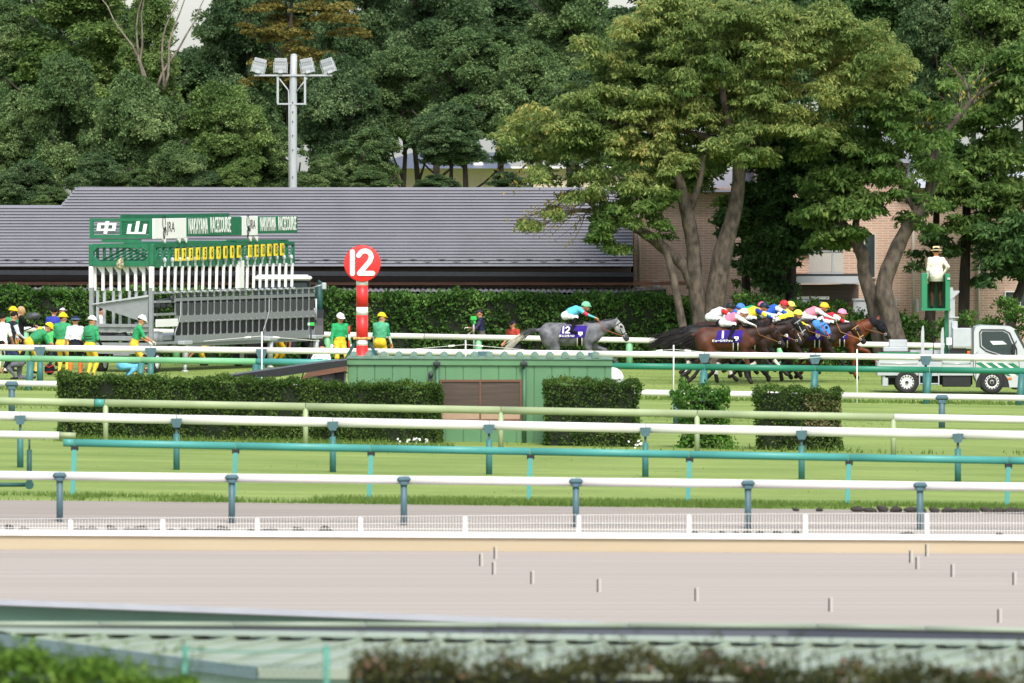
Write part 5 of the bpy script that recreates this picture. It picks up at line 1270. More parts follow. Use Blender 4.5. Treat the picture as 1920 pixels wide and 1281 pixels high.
# boards: end board with two white characters on a see-through grid
zb0, zb1 = zl(446), zl(409)
b = MB()
for v in (.06, GW / 2, GW - .06): b.box((.04, v, (zb0 + zb1) / 2), (.08, .10 if v != GW / 2 else .07, zb1 - zb0))
b.box((.04, GW / 2, zb1 - .035), (.075, GW - .2, .07)); b.box((.04, GW / 2, zb0 + .05), (.075, GW - .2, .10)); b.box((.05, GW / 2, zb0 - .08), (.05, GW * .62, .10))
bf = b.build('end_board', M['gategreen'], gate)
b = MB()
for z in np.linspace(zb0 + .14, zb1 - .1, 7):
    for a, c in ((.11, GW / 2 - .035), (GW / 2 + .035, GW - .11)): b.box((.05, (a + c) / 2, z), (.02, c - a, .018))
b.build('grid_bars', M['gategreen'], bf)
def chars(parts, v0, w, name):   # parts in unit squares, x right (towards -v), sheared a little
    b = MB()
    for x0, z0, x1, z1 in parts:
        q = []
        for x, z in ((x0, z0), (x1, z0), (x1, z1), (x0, z1)): q.append((-.03, v0 - (x + .10 * (z - .5)) * w, zb0 + .13 + z * (zb1 - zb0 - .21)))
        b.prism(q, (.02, 0, 0))
    b.build(name, M['white'], bf)
zx = GW / 2
chars([(.08, .70, .92, .86), (.08, .24, .92, .38), (.08, .38, .24, .70), (.76, .38, .92, .70), (.42, 0, .58, .24), (.42, .38, .58, .70), (.42, .86, .58, 1.0)], GW - .20, .70, 'character')
chars([(.06, 0, .94, .14), (.06, .14, .22, .78), (.78, .14, .94, .78), (.42, .14, .58, 1.0)], GW / 2 - .18, .68, 'character')
# side boards along the front: white board, green board, white board, green board
def board(u0, u1, m, name, z0=zb0 - .02, z1=zb1, dv=0.0):
    b = MB(); b.box(((u0 + u1) / 2, -.03 + dv, (z0 + z1) / 2), (u1 - u0, .06, z1 - z0), 0, None, .008); return b.build(name, M[m], gate)
du = GL / 306.0                      # photo pixels along the front to metres, nearly even
U = lambda x: (x - 286) * du
wb1 = board(U(285) + .02, U(344), 'white', 'sign_board'); gb1 = board(U(344) + .02, U(447), 'gategreen', 'sign_board', zl(443), zb1 + .02)
wb2 = board(U(447) + .02, U(477), 'white', 'sign_board', zl(444), zb1 + .03); gb2 = board(U(477) + .02, U(553), 'gategreen', 'sign_board', zl(441), zb1 + .02)
b = MB(); b.box((U(440), GW - .04, zb1 - .2), (U(540) - U(340), .05, .6)); b.build('rear_board', M['gategreen'], gate)
zc = (zb0 + zb1) / 2
M['signblack'] = mat('sign_black', (.02, .02, .02), .5, var=0)
def emblem(u0, parent, w):
    b = MB(); k = w
    q = lambda pts: [(u0 + x * k, zc + z * .40) for x, z in pts]
    stroke(b, q(arc(0, .42, .22, -20, 320, 14, .5)), .026, -.072, -.058); stroke(b, q([(.05, .0), (-.14, -.35), (-.02, -.8), (.14, -.45), (.06, -.1), (.2, .1), (.3, -.3)]), .026, -.080, -.058)
    b.build('emblem', M['signblack'], parent)
emblem(U(303), wb1, .55); letters('JRA', .44, M['signblack'], wb1, (U(315.5), -.066, zc + .02), 0, 'lettering', -.004, 1.0)
emblem(U(458), wb2, .45); letters('JRA', .40, M['signblack'], wb2, (U(467), -.066, zc + .06), 0, 'lettering', -.004, .8)
letters('NAKAYAMA', .66, M['white'], gb1, (U(365.5), -.066, zc + .02), 0, 'lettering', .004, .47)
letters('RACECOURSE', .66, M['white'], gb1, (U(407), -.066, zc + .05), 0, 'lettering', .004, .44)
letters('NAKAYAMA', .60, M['white'], gb2, (U(496), -.066, zc + .05), 0, 'lettering', .004, .44)
letters('RACECOURSE', .60, M['white'], gb2, (U(533), -.066, zc + .06), 0, 'lettering', .004, .44)
b = MB()
for u in (U(303), U(330), U(342), U(462), U(474)): b.prism([(u - .2, -.06, zl(446)), (u + .2, -.06, zl(446)), (u + .14, -.06, zl(456))], (0, .04, 0))
b.build('sign_brackets', M['white'], gate)
# stall number plates
for k in range(16):
    x = 324 + 12.72 * k if k < 10 else 459.5 + 12.15 * (k - 10)
    u = U(x); z = zl(478) + .02 * k * .3
    b = MB(); b.box((u, -.11, z), (.31, .03, .37), 0, None, .006); pl = b.build('number_plate', M['yellow'], gate)
    letters(str(k + 1), .34, M['signblack'], pl, (u, -.128, z), 0, 'numeral', .008, .80 if k < 9 else .62)
# stalls: white upper posts, grey grille gates
posts = [U(300 + 12.7 * k) for k in range(12)] + [U(459 + 12.2 * k) for k in range(8)]
p0 = None
for k, u in enumerate(posts):
    zbm = zl(545); ztp = zl(499)
    if p0 is None:
        b = MB(); b.tube([(0, -.02, zbm), (.05, -.02, ztp)], .05, 4, 0, True, (1, .8)); b.prism([(.05, 0, ztp), (.32, 0, ztp), (.05, 0, ztp - .24)], (0, .04, 0)); 
        p0 = b.build('stall_post', M['white'], gate); o = p0
    else: o = p0.copy(); COL.objects.link(o); o.parent = gate
    o.location = (u, 0, 0)
b = MB(); b.tube([(-.12, -.06, zl(547)), (0, -.09, zl(549.5)), (.14, -.06, zl(547.5))], .03, 6); hs0 = b.build('hinge_spring', M['lgrey'], gate)
for k, u in enumerate(posts):
    o = hs0 if k == 0 else hs0.copy()
    if k: COL.objects.link(o); o.parent = gate
    o.location = (u, 0, 0)
b = MB(); b.box((U(447), -.02, (zl(492) + zl(545)) / 2), (.5, .06, zl(492) - zl(545)), 0, None, .01); b.build('centre_post', M['white'], gate)
# grille: one module repeated
ztop, zsq, zop, zmid, zlow, zbot = 2.38, 2.20, 2.13, 1.67, 1.46, .84
M['gloom'] = mat('opening_shade', (.012, .013, .016), .8, var=.1)  # near-black sheets behind the stall openings, shade put into their colour
g0 = None
for k in range(22):
    u = U(325) + .57 * k; pit = .57
    if u + pit > GL + .1: break
    if g0 is None:
        b = MB(); e = .045
        b.box((0, 0, (ztop + zbot) / 2), (.075, .016, ztop - zbot)); b.box((pit / 2, 0, ztop - .02), (pit - .087, .012, .05)); b.box((pit / 2, 0, (zsq + zop) / 2 - .02), (pit - .087, .012, .10))
        b.box((pit / 2, 0, (zmid + zlow) / 2), (pit - .087, .012, zmid - zlow)); b.box((pit / 2, 0, zbot + .12), (pit - .087, .012, .24))
        for z0, z1 in ((zsq + .02, ztop - .045), (zmid, zop - .09), (zbot + .24, zlow)):
            for cx in (.035, pit - .035):
                sg = 1 if cx < .1 else -1
                for zz, sz in ((z0, 1), (z1, -1)): b.prism([(cx, -.015, zz), (cx + sg * .05, -.006, zz), (cx, -.006, zz + sz * .06)], (0, .012, 0))
        b.tube([(.2, -.05, zmid - .16), (.36, -.08, zmid - .22)], .022, 6)
        g0 = b.build('stall_gate', M['grey'], gate)
        b = MB()
        for z in np.linspace(zmid + .02, zop - .11, 13): b.box((pit / 2, .018, z), (pit - .09, .008, .016))
        for uu in np.linspace(.12, pit - .12, 3): b.box((uu, .022, (zmid + zop) / 2 - .05), (.012, .008, zop - zmid - .1))
        for z in np.linspace(zsq + .03, ztop - .06, 4): b.box((pit / 2, .014, z), (pit - .2, .008, .016))
        gr = b.build('wire_grille', M['mesh'], g0)
        dks = [MB().box((pit / 2, .03, (zbot + zlow) / 2 + .1), (pit, .02, zlow - zbot)).build('lower_shade_sheet', M['gloom'], g0), MB().box((pit / 2, .05, (zmid + zop) / 2), (pit, .02, zop - zmid)).build('upper_shade_sheet', M['gloom'], g0), MB().box((pit / 2, .03, (zsq + ztop) / 2), (pit * .5, .02, .12)).build('head_shade_sheet', M['gloom'], g0)]; o = g0
    else:
        o = g0.copy(); COL.objects.link(o); o.parent = gate
        for ch in [gr] + dks: c2 = ch.copy(); COL.objects.link(c2); c2.parent = o
    o.location = (u, -.03, .0)
b = MB(); u1 = U(325)                 # near bay with rollers, white plate and latch bar
for z in (ztop - .02, zop - .03, (zmid + zlow) / 2 + .16, .88): b.box((u1 / 2 + .06, -.03, z), (u1 - .1, .07, .07))
b.box((u1 / 2 + .06, -.03, .86), (u1 - .1, .06, .05)); b.build('near_bay_frame', M['grey'], gate)
b = MB()
for k in range(3):
    u = .35 + .52 * k; b.cyl((u, .12, zlow + .45), (u, .12, zop - .05), .2 - .03 * (k > 0), None, 14)
    for z in np.linspace(zlow + .5, zop - .1, 9): b.lathe((u, .12, z), (0, 0, 1), [(.205 - .03 * (k > 0), -.012), (.225 - .03 * (k > 0), 0), (.205 - .03 * (k > 0), .012)], 14)
b.build('side_rollers', M['dgrey'], gate)
b = MB(); b.cyl((.3, .14, .86), (.3, .14, 1.2), .2, None, 14); b.cyl((.8, .14, .86), (.8, .14, 1.2), .16, None, 14); b.build('lower_rollers', M['grey'], gate)
b = MB(); b.box((U(306), -.10, zl(605.5)), (U(326) - U(287), .03, .23), 0, None, .006); b.build('white_plate', M['white'], gate)
b = MB(); b.box((u1 / 2 + .1, .5, 1.0), (u1 - .1, .04, .4)); b.box((u1 / 2 + .1, .6, 1.85), (u1 - .1, .04, .7)); b.build('inner_shade_sheet', M['gloom'], gate)  # dark sheets standing in for the shade inside the near bay
for ux in (313, 478):
    b = MB(); u = U(ux + 12); b.tube([(u + .3, -.10, zl(566)), (u + .28, -.10, zl(592)), (u + .1, -.10, zl(606)), (u - .2, -.10, zl(625)), (u - .22, -.10, zl(633))], .018, 6); b.build('latch_bar', M['grey'], gate)
b = MB(); b.tube([(.4, -.02, zl(562)), (1.5, -.02, zl(561))], .04, 6); b.cyl((1.5, -.1, zl(560)), (1.5, .02, zl(560)), .1, None, 12); b.build('near_linkage', M['dgrey'], gate)
for ux in (338, 497, 585):           # jacks
    b = MB(); u = U(ux); b.box((u, -.12, .86), (.75, .22, .12), 0, None, .02); b.cyl((u, -.12, .84), (u, -.12, .25), .09, None, 12); b.cyl((u, -.12, .25), (u, -.12, .04), .05, None, 10); b.cyl((u, -.12, .0), (u, -.12, .05), .13, .07, 12); b.build('jack_leg', M['lgrey'], gate)
for u, v in ((.55, .15), (.55, GW - .2), (GL - 2.0, GW - .2)):
    b = MB(); b.lathe((u, v - .1, .32), (0, 1, 0), [(.19, 0), (.30, .0), (.335, .04), (.335, .18), (.3, .2), (.0, .2)], 24); wh = b.build('wheel', M['rubber'], gate)
    b = MB(); b.lathe((u, v - .11, .32), (0, 1, 0), [(0, .03), (.08, .03), (.19, .0), (.2, .04)], 20); b.build('rim', M['white'], wh)
b = MB(); b.tube([(.3, .3, .9), (.9, .0, .35)], .04, 4); b.tube([(1.6, -.02, .84), (1.0, -.02, .66)], .04, 4); b.box((.25, GW / 2, .72), (.3, GW - .4, .2)); b.build('underframe', M['dgrey'], gate)

# ================================================================== tractor behind the gate
TY = 350.6; s = TY / FPX; tx = PX(533, TY)
trac = thing('tractor', 'tractor with a white roofed glass cab hitched behind the starting gate', 'tractor', (tx, TY, gz(tx, TY)))
L = lambda x, y, dy=0.0: Vector(((x - 533) * s, dy, P(x, y, TY).z - trac.location.z))
b = MB(); c = (L(474, 522) + L(584, 522)) / 2; b.box((c.x, .6, c.z), (110 * s, 1.5, .12), 0, None, .05); b.box((c.x, .55, c.z + .07), (96 * s, 1.3, .06), 0, None, .025); b.build('cab_roof', M['white'], trac)
b = MB(); b.box(((L(480, 0).x + L(580, 0).x) / 2, .62, (L(0, 527).z + L(0, 640).z) / 2), (98 * s, 1.25, L(0, 527).z - L(0, 640).z), 0, None, .05); b.build('cab_glass', M['glass'], trac)
b = MB()
for x in (479, 581): b.box((L(x, 0).x, 0.0, (L(0, 527).z + L(0, 640).z) / 2), (.07, .08, L(0, 527).z - L(0, 640).z), 0, None, .01)
b.box((c.x, -.02, L(0, 602).z), (100 * s, .06, .06)); b.build('cab_frame', M['black'], trac)
for sg in (-1, 1):
    b = MB(); cx = sg * .95; b.lathe((cx - .21, .5, .78), (1, 0, 0), [(.4, 0), (.70, .0), (.78, .05), (.78, .37), (.70, .42), (.4, .42), (.0, .40)], 30)
    for k in range(20): a = k * math.pi / 10; b.box((cx, .5 + math.cos(a) * .785, .78 + math.sin(a) * .785), (.4, .05, .07), 0, Matrix.Rotation(-(a - math.pi / 2), 4, 'X'))
    b.build('rear_wheel', M['rubber'], trac)
    b = MB()
    for k in range(9):
        a0, a1 = R(10 + 18 * k), R(28 + 18 * k); q = [(cx - .24, .5 - math.cos(a) * r, .78 + math.sin(a) * r) for a, r in ((a0, .86), (a1, .86), (a1, .92), (a0, .92))]; b.prism(q, (.5, 0, 0))
    b.build('fender', M['black'], trac)
b = MB(); b.ell(L(574, 586, .2), (.34, .3, .2), 16, 6, 0, -.2); b.build('fender_top', M['white'], trac)
b = MB(); b.tube([L(597, 600, 1.2), L(597, 533, 1.2)], 7 * s, 12); b.tube([L(597, 533, 1.2), L(600, 528, 1.2)], 5 * s, 10); b.build('exhaust_stack', M['darkteal'], trac)
b = MB(); b.box(L(607, 537, .4), (.15, .08, .22), 0, None, .03); b.tube([L(584, 540, .5), L(606, 534, .45)], .02, 6); b.build('mirror', M['lgrey'], trac)
b = MB(); b.box(L(577, 571, -.16), (.11, .08, .13)); tl = b.build('tail_light', mat('amber_lens', '#e0862a', .3, var=0), trac)
b = MB(); b.box(L(577, 578, -.165), (.11, .08, .10)); b.build('red_lens', mat('red_lens', '#b92418', .3, var=0), tl)
b = MB(); b.box((0, .5, .75), (.8, 1.2, .5), 0, None, .06); b.box((0, 1.9, 1.15), (.75, 1.6, .7), 0, None, .1); b.build('body', M['dgrey'], trac)
b = MB(); b.tube([L(593, 600, -.3), L(593, 560, -.3)], .03, 6); b.build('marker_rod', M['lgrey'], trac)
for sg in (-1, 1):
    b = MB(); b.lathe((sg * .6 - .12, 2.2, .5), (1, 0, 0), [(0, 0), (.45, 0), (.5, .05), (.5, .2), (.45, .24), (0, .24)], 24); b.build('front_wheel', M['rubber'], trac)

# ================================================================== silver truck with the starter's lift
KY = 326.0; s = KY / FPX; kx = PX(1780, KY)
truck = thing('truck', 'silver flatbed truck with green stripes and a lift for the race starter', 'truck', (kx, KY, gz(kx, KY)))
TG = 739.0
L = lambda x, y, dy=0.0: Vector(((x - 1780) * s, dy, (TG - y) * s))
M['silver'] = mat('silver_paint', (.56, .58, .60), .32, .35, var=.02, spec=.5)
M['trim'] = mat('green_stripe', '#2f7a55', .4, var=.03)
def pr(name, pts, y0, y1, m, parent=truck, ch=0):
    b = MB(); b.prism([L(x, y, y0) for x, y in pts], (0, y1 - y0, 0)); return b.build(name, M[m] if isinstance(m, str) else m, parent)
W = 1.72
cabp = [(1826, 700), (1826, 624), (1829, 614), (1838, 611), (1895, 613), (1904, 618), (1913, 640), (1928, 668), (1942, 676), (1946, 700), (1946, 722), (1938, 727), (1893, 727), (1890, 716), (1880, 704), (1866, 699), (1850, 700), (1838, 708), (1830, 716)]
cab = pr('cab', cabp[::-1], 0, W, 'silver')
b = MB(); b.prism([L(x, y, -.012) for x, y in [(1840, 626), (1842, 622), (1880, 622), (1890, 627), (1902, 655), (1904, 668), (1888, 669), (1850, 656), (1841, 648)]], (0, .02, 0)); win = b.build('side_window', M['glass'], cab)
b = MB(); q = [(1837, 624), (1840, 619), (1882, 619), (1893, 625), (1906, 655), (1907, 671), (1888, 672), (1849, 659), (1838, 650)]
b.tube([L(x, y, -.012) for x, y in q + q[:1]], .022, 6); b.build('window_seal', M['black'], win)
b = MB(); b.prism([L(x, y, -.02) for x, y in [(1856, 640), (1880, 640), (1888, 646), (1862, 647)]], (0, .02, 0)); b.build('seat_cover', M['white'], win)
b = MB(); b.add([L(1904, 619, .08), L(1930, 668, .08), L(1930, 668, W - .08), L(1904, 619, W - .08)], [(0, 1, 2, 3)]); b.add([L(1904.5, 618, -.004), L(1931, 667, -.004), L(1926, 667, -.004), L(1901, 620, -.004)], [(0, 3, 2, 1)]); b.build('windscreen', M['glass'], cab)
b = MB()
for k in range(4):
    x = 1846 + k * 20; b.prism([L(x - 18, 681 + k * .5, -.006), L(x - 6, 680 + k * .5, -.006), L(x + 30, 706, -.006), L(x + 24, 706, -.006)], (0, .012, 0))
b.build('stripe', M['trim'], cab)
b = MB()
for k in range(3):
    x = 1857 + k * 20; b.prism([L(x - 18, 680.6 + k * .5, -.005), L(x - 11, 680.3 + k * .5, -.005), L(x + 28, 706, -.005), L(x + 21, 706, -.005)], (0, .01, 0))
b.build('stripe', M['white'], cab)
b = MB(); b.box(L(1893, 710.5, -.012), (.13, .03, .06), 0, None, .008); b.build('indicator', mat('amber_lamp', '#d9792a', .35, var=0), cab)
b = MB(); b.box(L(1900, 655, -.16), (.10, .14, .30), 0, None, .03); b.tube([L(1906, 640, -.02), L(1900, 648, -.14)], .015, 6); b.build('mirror', M['black'], cab)
b = MB(); b.box(L(1840, 672, -.02), (.14, .03, .03), 0, None, .006); b.build('door_handle', M['black'], cab)
b = MB(); b.tube([L(1830, 727, -.003), L(1829, 665, -.003), L(1834, 660, -.003)], .008, 5); b.tube([L(1912, 700, -.003), L(1910, 672, -.003)], .008, 5); b.build('door_seam', M['dgrey'], cab)
b = MB(); b.tube([L(1838, 610, .6), L(1836, 590, .6)], .01, 5); b.tube([L(1889, 612, .3), L(1882, 592, .3)], .01, 5); b.build('antenna', M['dgrey'], cab)
b = MB(); b.box(L(1735, 692, W / 2), (180 * s, W, 26 * s), 0, None, .01); bed = b.build('bed_side', M['lgrey'], truck)
b = MB()
for x0, x1 in ((1648, 1722), (1767, 1819)):
    b = MB(); b.prism([L(x0, 690, -.03), L(x1, 690, -.03), L(x1, 664, -.03), L(x0, 664, -.03)], (0, .03, 0)); b.tube([L(x0 + 2, 682, -.035), L(x1 - 2, 682, -.035)], .02, 6); b.build('side_gate', M['silver'], bed)
b = MB(); b.prism([L(1646, 664, -.04), L(1724, 664, -.04), L(1724, 661, -.04), L(1646, 661, -.04)], (0, .06, 0)); b.prism([L(1767, 683, -.04), L(1820, 683, -.04), L(1820, 680.5, -.04), L(1767, 680.5, -.04)], (0, .02, 0)); b.build('green_edge', M['trim'], bed)
b = MB(); b.box(L(1740, 712, W / 2), (170 * s, .5, 22 * s)); b.box(L(1794, 713, .25), (54 * s, .4, 26 * s), 0, None, .02); b.box(L(1690, 703, W / 2), (60 * s, W - .1, 12 * s)); b.box(L(1920, 726, W / 2), (40 * s, W - .2, 10 * s)); b.build('chassis', M['black'], truck)
b = MB(); b.box(L(1660, 714, .1), (.17, .1, .36), 0, None, .02); b.build('mud_box', M['lgrey'], truck)
b = MB()
for x in (1724, 1760): b.tube([L(x, 690, -.05), L(x, 722, -.05)], .022, 4)
for y in (704, 720): b.tube([L(1724, y, -.05), L(1760, y, -.05)], .025, 4)
b.build('side_step', M['lgrey'], truck)
for x in (1700.5, 1860):
    for v in (-.05, W - .22):
        b = MB(); c = L(x, 739 - 22, v); rr = 22.3 * s
        b.lathe(c, (0, 1, 0), [(.20, .02), (.235, .0), (rr * .93, .0), (rr, .05), (rr, .19), (rr * .93, .24), (0, .24)], 32); wh = b.build('wheel', M['rubber'], truck)
        b = MB(); b.lathe(c + Vector((0, .015, 0)), (0, 1, 0), [(0, -.02), (.05, -.02), (.06, .03), (.12, .035), (.165, .01), (.22, .0), (.225, .03)], 28)
        b.build('rim', M['white'], wh)
        b = MB()
        for k in range(14): a = k * 2 * math.pi / 14; b.box(c + Vector((math.cos(a) * .178, .018, math.sin(a) * .178)), (.035, .02, .045), 0, Matrix.Rotation(-a, 4, 'Y'))
        b.ell(c + Vector((0, -.005, 0)), (.05, .03, .05), 12, 8); b.build('hub', M['dgrey'], wh)
b = MB(); b.prism([L(1838, 700, -.008), L(1882, 700, -.008), L(1890, 712, -.008), L(1893, 727, -.008), L(1829, 727, -.008), L(1831, 714, -.008)], (0, .01, 0)); b.build('wheel_arch', M['black'], truck)
# bed load
b = MB(); b.box(L(1804, 634, .35), (35 * s, .7, 36 * s), 0, None, .02); cabn = b.build('steel_cabinet', M['lgrey'], truck)
b = MB(); b.box(L(1779.5, 641, .1), (10 * s, .25, 14 * s), 0, None, .015); b.build('control_box', M['white'], truck)
b = MB(); b.box(L(1685, 645, .6), (34 * s, .5, 14 * s), 0, None, .02); b.box(L(1680, 656, .6), (46 * s, .7, 9 * s), 0, None, .02); b.box(L(1738, 663, .8), (60 * s, .9, 10 * s)); b.build('bed_boxes', M['lgrey'], truck)
b = MB(); b.box(L(1797, 659, .3), (30 * s, .4, 10 * s)); b.ell(L(1816, 662, .1), (.06, .06, .06), 10, 6); b.build('cable_reel', M['black'], truck)
b = MB(); b.box(L(1816, 661.5, -.01), (.09, .08, .09), 0, None, .02); b.build('orange_lamp', mat('orange_lamp', '#e0662a', .4, var=0), truck)
for x, y0 in ((1730, 611), (1767, 614)):
    b = MB(); b.prism([L(x - 3, 666, .0), L(x + 3, 666, .0), L(x + 3, y0 + 12, .0), L(x + 2, y0, .0), L(x - 1, y0 + 2, .0), L(x - 3, y0 + 14, .0)], (0, .05, 0)); b.build('stake_post', M['lgrey'], truck)
b = MB(); b.box(L(1784, 604, .5), (8 * s, .12, 128 * s)); b.box(L(1790, 600, .55), (3 * s, .1, 90 * s)); b.prism([L(1777, 546, .42), L(1800, 546, .42), L(1800, 549, .42), (L(1780, 567, .42))], (0, .2, 0)); b.box(L(1790, 596, .45), (18 * s, .12, 2 * s)); b.box(L(1791, 610, .45), (11 * s, .2, 14 * s), 0, None, .01); b.build('lift_mast', M['lgrey'], truck)
b = MB(); b.box(L(1775.5, 625, .45), (7 * s, .14, 110 * s), 0, None, .01); b.build('lift_post', M['gategreen'], truck)
b = MB(); y0, y1 = .05, .95
b.box(L(1733.5, 547, .5), (11 * s, .9, 68 * s), 0, None, .015); b.box(L(1777, 547, .5), (9 * s, .9, 66 * s), 0, None, .015); b.box(L(1755, 581, .5), (55 * s, .92, 4 * s))
b.box(L(1755, 549, .96), (36 * s, .05, 60 * s)); b.build('lift_basket', mat('basket_green', '#2a7d57', .45, var=.05, scale=3), truck)
b = MB(); b.box(L(1779, 523, .03), (.08, .04, .06)); b.build('basket_switch', M['lgrey'], truck)
b = MB(); b.tube([L(1749, 583, .3), L(1751, 620, .3), L(1751, 668, .3)], .012, 5); b.build('cable', M['black'], truck)
# ================================================================== people
def ik(a, c, l1, l2, hint):
    a, c, hint = Vector(a), Vector(c), Vector(hint); d = c - a; L = d.length
    if L > (l1 + l2) * .995: c = a + d * ((l1 + l2) * .995 / L); d = c - a; L = d.length
    x = (l1 * l1 - l2 * l2 + L * L) / (2 * L); h = math.sqrt(max(0, l1 * l1 - x * x)); n = d.normalized()
    p = hint - n * hint.dot(n); p = p.normalized() if p.length > 1e-6 else n.orthogonal().normalized()
    return a + n * x + p * h, c
def hand_body():
    B = Body(.005)
    B.limb((-.03, 0, 0), (.02, 0, 0), .024, .026, 0); B.limb((.02, -.022, 0), (.075, -.026, 0), .016, .015, 0); B.limb((.02, .018, 0), (.078, .022, 0), .017, .015, 0); B.limb((.02, 0, 0), (.08, 0, 0), .017, .015, 0)
    for y, L, c in ((-.030, .058, .9), (-.010, .076, .75), (.011, .082, .7), (.031, .072, .75)):
        p = Vector((.08, y, 0)); a = .25; q = p
        for k, f in enumerate((.45, .32, .23)):
            a += c * (.5, .75, .6)[k]; n = q + Vector((math.cos(a), 0, -math.sin(a))) * L * f; B.limb(q, n, .0095 - .001 * k, .0088 - .001 * k, 0); q = n
    B.limb((.012, .030, -.004), (.048, .056, -.020), .014, .0105, 0); B.limb((.048, .056, -.020), (.078, .050, -.042), .0105, .008, 0)
    return B
HV, HF, HZ = hand_body().mesh(.0075)
hand_cache = {}
def hand_mesh(m):
    if m.name not in hand_cache: hand_cache[m.name] = npmesh('hand', HV, HF, m, None, True)
    return hand_cache[m.name]
def human(J):
    """J: pelvis (x, z), bend, head, wrists, feet ... facing +x, y to the left; returns the body and the frames to hang things on"""
    k = J.get('scale', 1.0); B = Body(.016)
    px, pz = J.get('pelvis', (0, .94)); P0 = Vector((px, 0, pz)); th = R(J.get('bend', 4)); tw = R(J.get('twist', 0))
    up = Vector((math.sin(th), 0, math.cos(th))); fw = Vector((math.cos(th), 0, -math.sin(th))); lf = Vector((0, 1, 0))
    if J.get('round'): up2 = Vector((math.sin(th + R(J['round'])), 0, math.cos(th + R(J['round']))))
    else: up2 = up
    waist = P0 + up * .12 * k; chest = waist + up2 * .22 * k; neck = chest + up2 * .17 * k
    hp = th + R(J.get('head', 0)); hy = R(J.get('headyaw', 0))
    hu = Vector((math.sin(hp), 0, math.cos(hp))); hf = Vector((math.cos(hp) * math.cos(hy), math.sin(hy), -math.sin(hp) * math.cos(hy))).normalized(); hl = hu.cross(hf).normalized(); hu = hf.cross(hl)
    hn = R(J.get('neckang', J.get('bend', 4) * .8 + J.get('head', 0) * .5)); nd = Vector((math.sin(hn), 0, math.cos(hn)))
    hc = neck + nd * .17 * k + hf * .02
    B.limb(P0 - up * .02 * k, waist, .135 * k, .128 * k, 2, (.82, 1.18, 1)); B.limb(P0 + lf * .07 * k - up * .04 * k - fw * .03, P0 - lf * .07 * k - up * .04 * k - fw * .03, .115 * k, .115 * k, 2)
    bk = J.get('bulk', 1.0); B.limb(waist + up * .03, chest, .128 * k * bk, .152 * k * bk, 1, (.80, 1.22, 1)); B.limb(chest + up2 * .02, neck - up2 * .04 * k, .135 * k, .085 * k, 1, (.8, 1.2, 1))
    B.limb(neck - up2 * .03 * k, hc - hu * .05 * k, .054 * k, .05 * k, 0)
    B.limb(hc + hu * .012 - hf * .012, hc + hu * .03 - hf * .02, .092 * k, .09 * k, 0, (1, .86, 1.08)); B.limb(hc - hu * .02 + hf * .02, hc - hu * .075 + hf * .045, .066 * k, .045 * k, 0)
    B.limb(hc + hf * .085 + hu * .0, hc + hf * .108 - hu * .03, .011, .016, 0)
    for sg in (1, -1):
        B.limb(hc + hl * sg * .082 - hu * .02, hc + hl * sg * .084 + hu * .012, .014, .016, 0)
        B.limb(hc + hl * sg * .034 + hf * .080 + hu * .008, hc + hl * sg * .036 + hf * .081 + hu * .008, .014, .012, 6)
    B.limb(hc + hf * .088 - hl * .02 - hu * .058, hc + hf * .088 + hl * .02 - hu * .058, .009, .009, 8)
    B.limb(hc + hu * .045 - hf * .03, hc + hu * .05 + hf * .01, .094 * k, .088 * k, 6, (1, .9, 1))
    if J.get('longhair'): B.limb(hc - hf * .05 + hu * .03, hc - hf * .09 - hu * .2, .085, .06, 6, (.9, 1.1, 1))
    out = dict(hc=hc, hu=hu, hf=hf, hl=hl, wr=[], neck=neck, chest=chest, waist=waist)
    wr = J.get('wrists', ((.06, .25, .82), (.06, -.25, .82)))
    hints = J.get('elbow', (-1, 0, -.3))
    for sg, w_ in zip((1, -1), wr):
        sh = neck - up2 * .055 * k + lf * sg * .175 * k
        e, wv = ik(sh, w_, .285 * k, .255 * k, Vector(hints) + lf * sg * .5)
        B.limb(neck - up2 * .07 * k + lf * sg * .06 * k, sh, .07 * k, .066 * k, 1)
        m1 = sh.lerp(e, .5)
        B.limb(sh, m1, .062 * k * bk, .053 * k * bk, 5); B.limb(m1, e, .053 * k * bk, .045 * k * bk, 9)
        B.limb(e, wv, .043 * k, .030 * k, 4)
        out['wr'].append((wv, (wv - e).normalized(), sg))
    ft = J.get('feet', ((.0, .10), (.0, -.10)))
    kn = J.get('knee', (1, 0, .15))
    for sg, f in zip((1, -1), ft):
        f = Vector(f) if len(f) == 3 else Vector((f[0], f[1], .085)); hip = P0 + lf * sg * .088 * k - up * .05 * k
        kk = kn[0 if sg > 0 else 1] if hasattr(kn[0], '__len__') else kn
        q, an = ik(hip, f, .43 * k, .43 * k, Vector(kk) + lf * sg * J.get('splay', .12))
        B.limb(hip, q, .090 * k, .060 * k, 2); B.limb(q, q.lerp(an, .35), .057 * k, .058 * k, 7); B.limb(q.lerp(an, .35), an, .058 * k, .040 * k, 7)
        td = Vector(J.get('toe', (1, sg * .15, -.25))).normalized()
        B.limb(an + Vector((-.03, 0, -.035)), an + td * .15 + Vector((0, 0, -.02)), .042, .034, 3, (1, .9, .9))
    return B, out
def frame(o, f): return Matrix(((f['hf'].x, f['hl'].x, f['hu'].x), (f['hf'].y, f['hl'].y, f['hu'].y), (f['hf'].z, f['hl'].z, f['hu'].z)))
CL = {}
def C(h, rough=.75):
    if h not in CL: CL[h] = mat('cloth_' + str(len(CL)), tuple(v * .88 for v in lin(h)), rough, var=.12, scale=11, spec=.2, bump=.7)
    return CL[h]
SKIN = C('#c98f6e', .55); SKIN2 = C('#b57a58', .55); LIP = C('#a3614f'); HAIR = C('#1c1714')
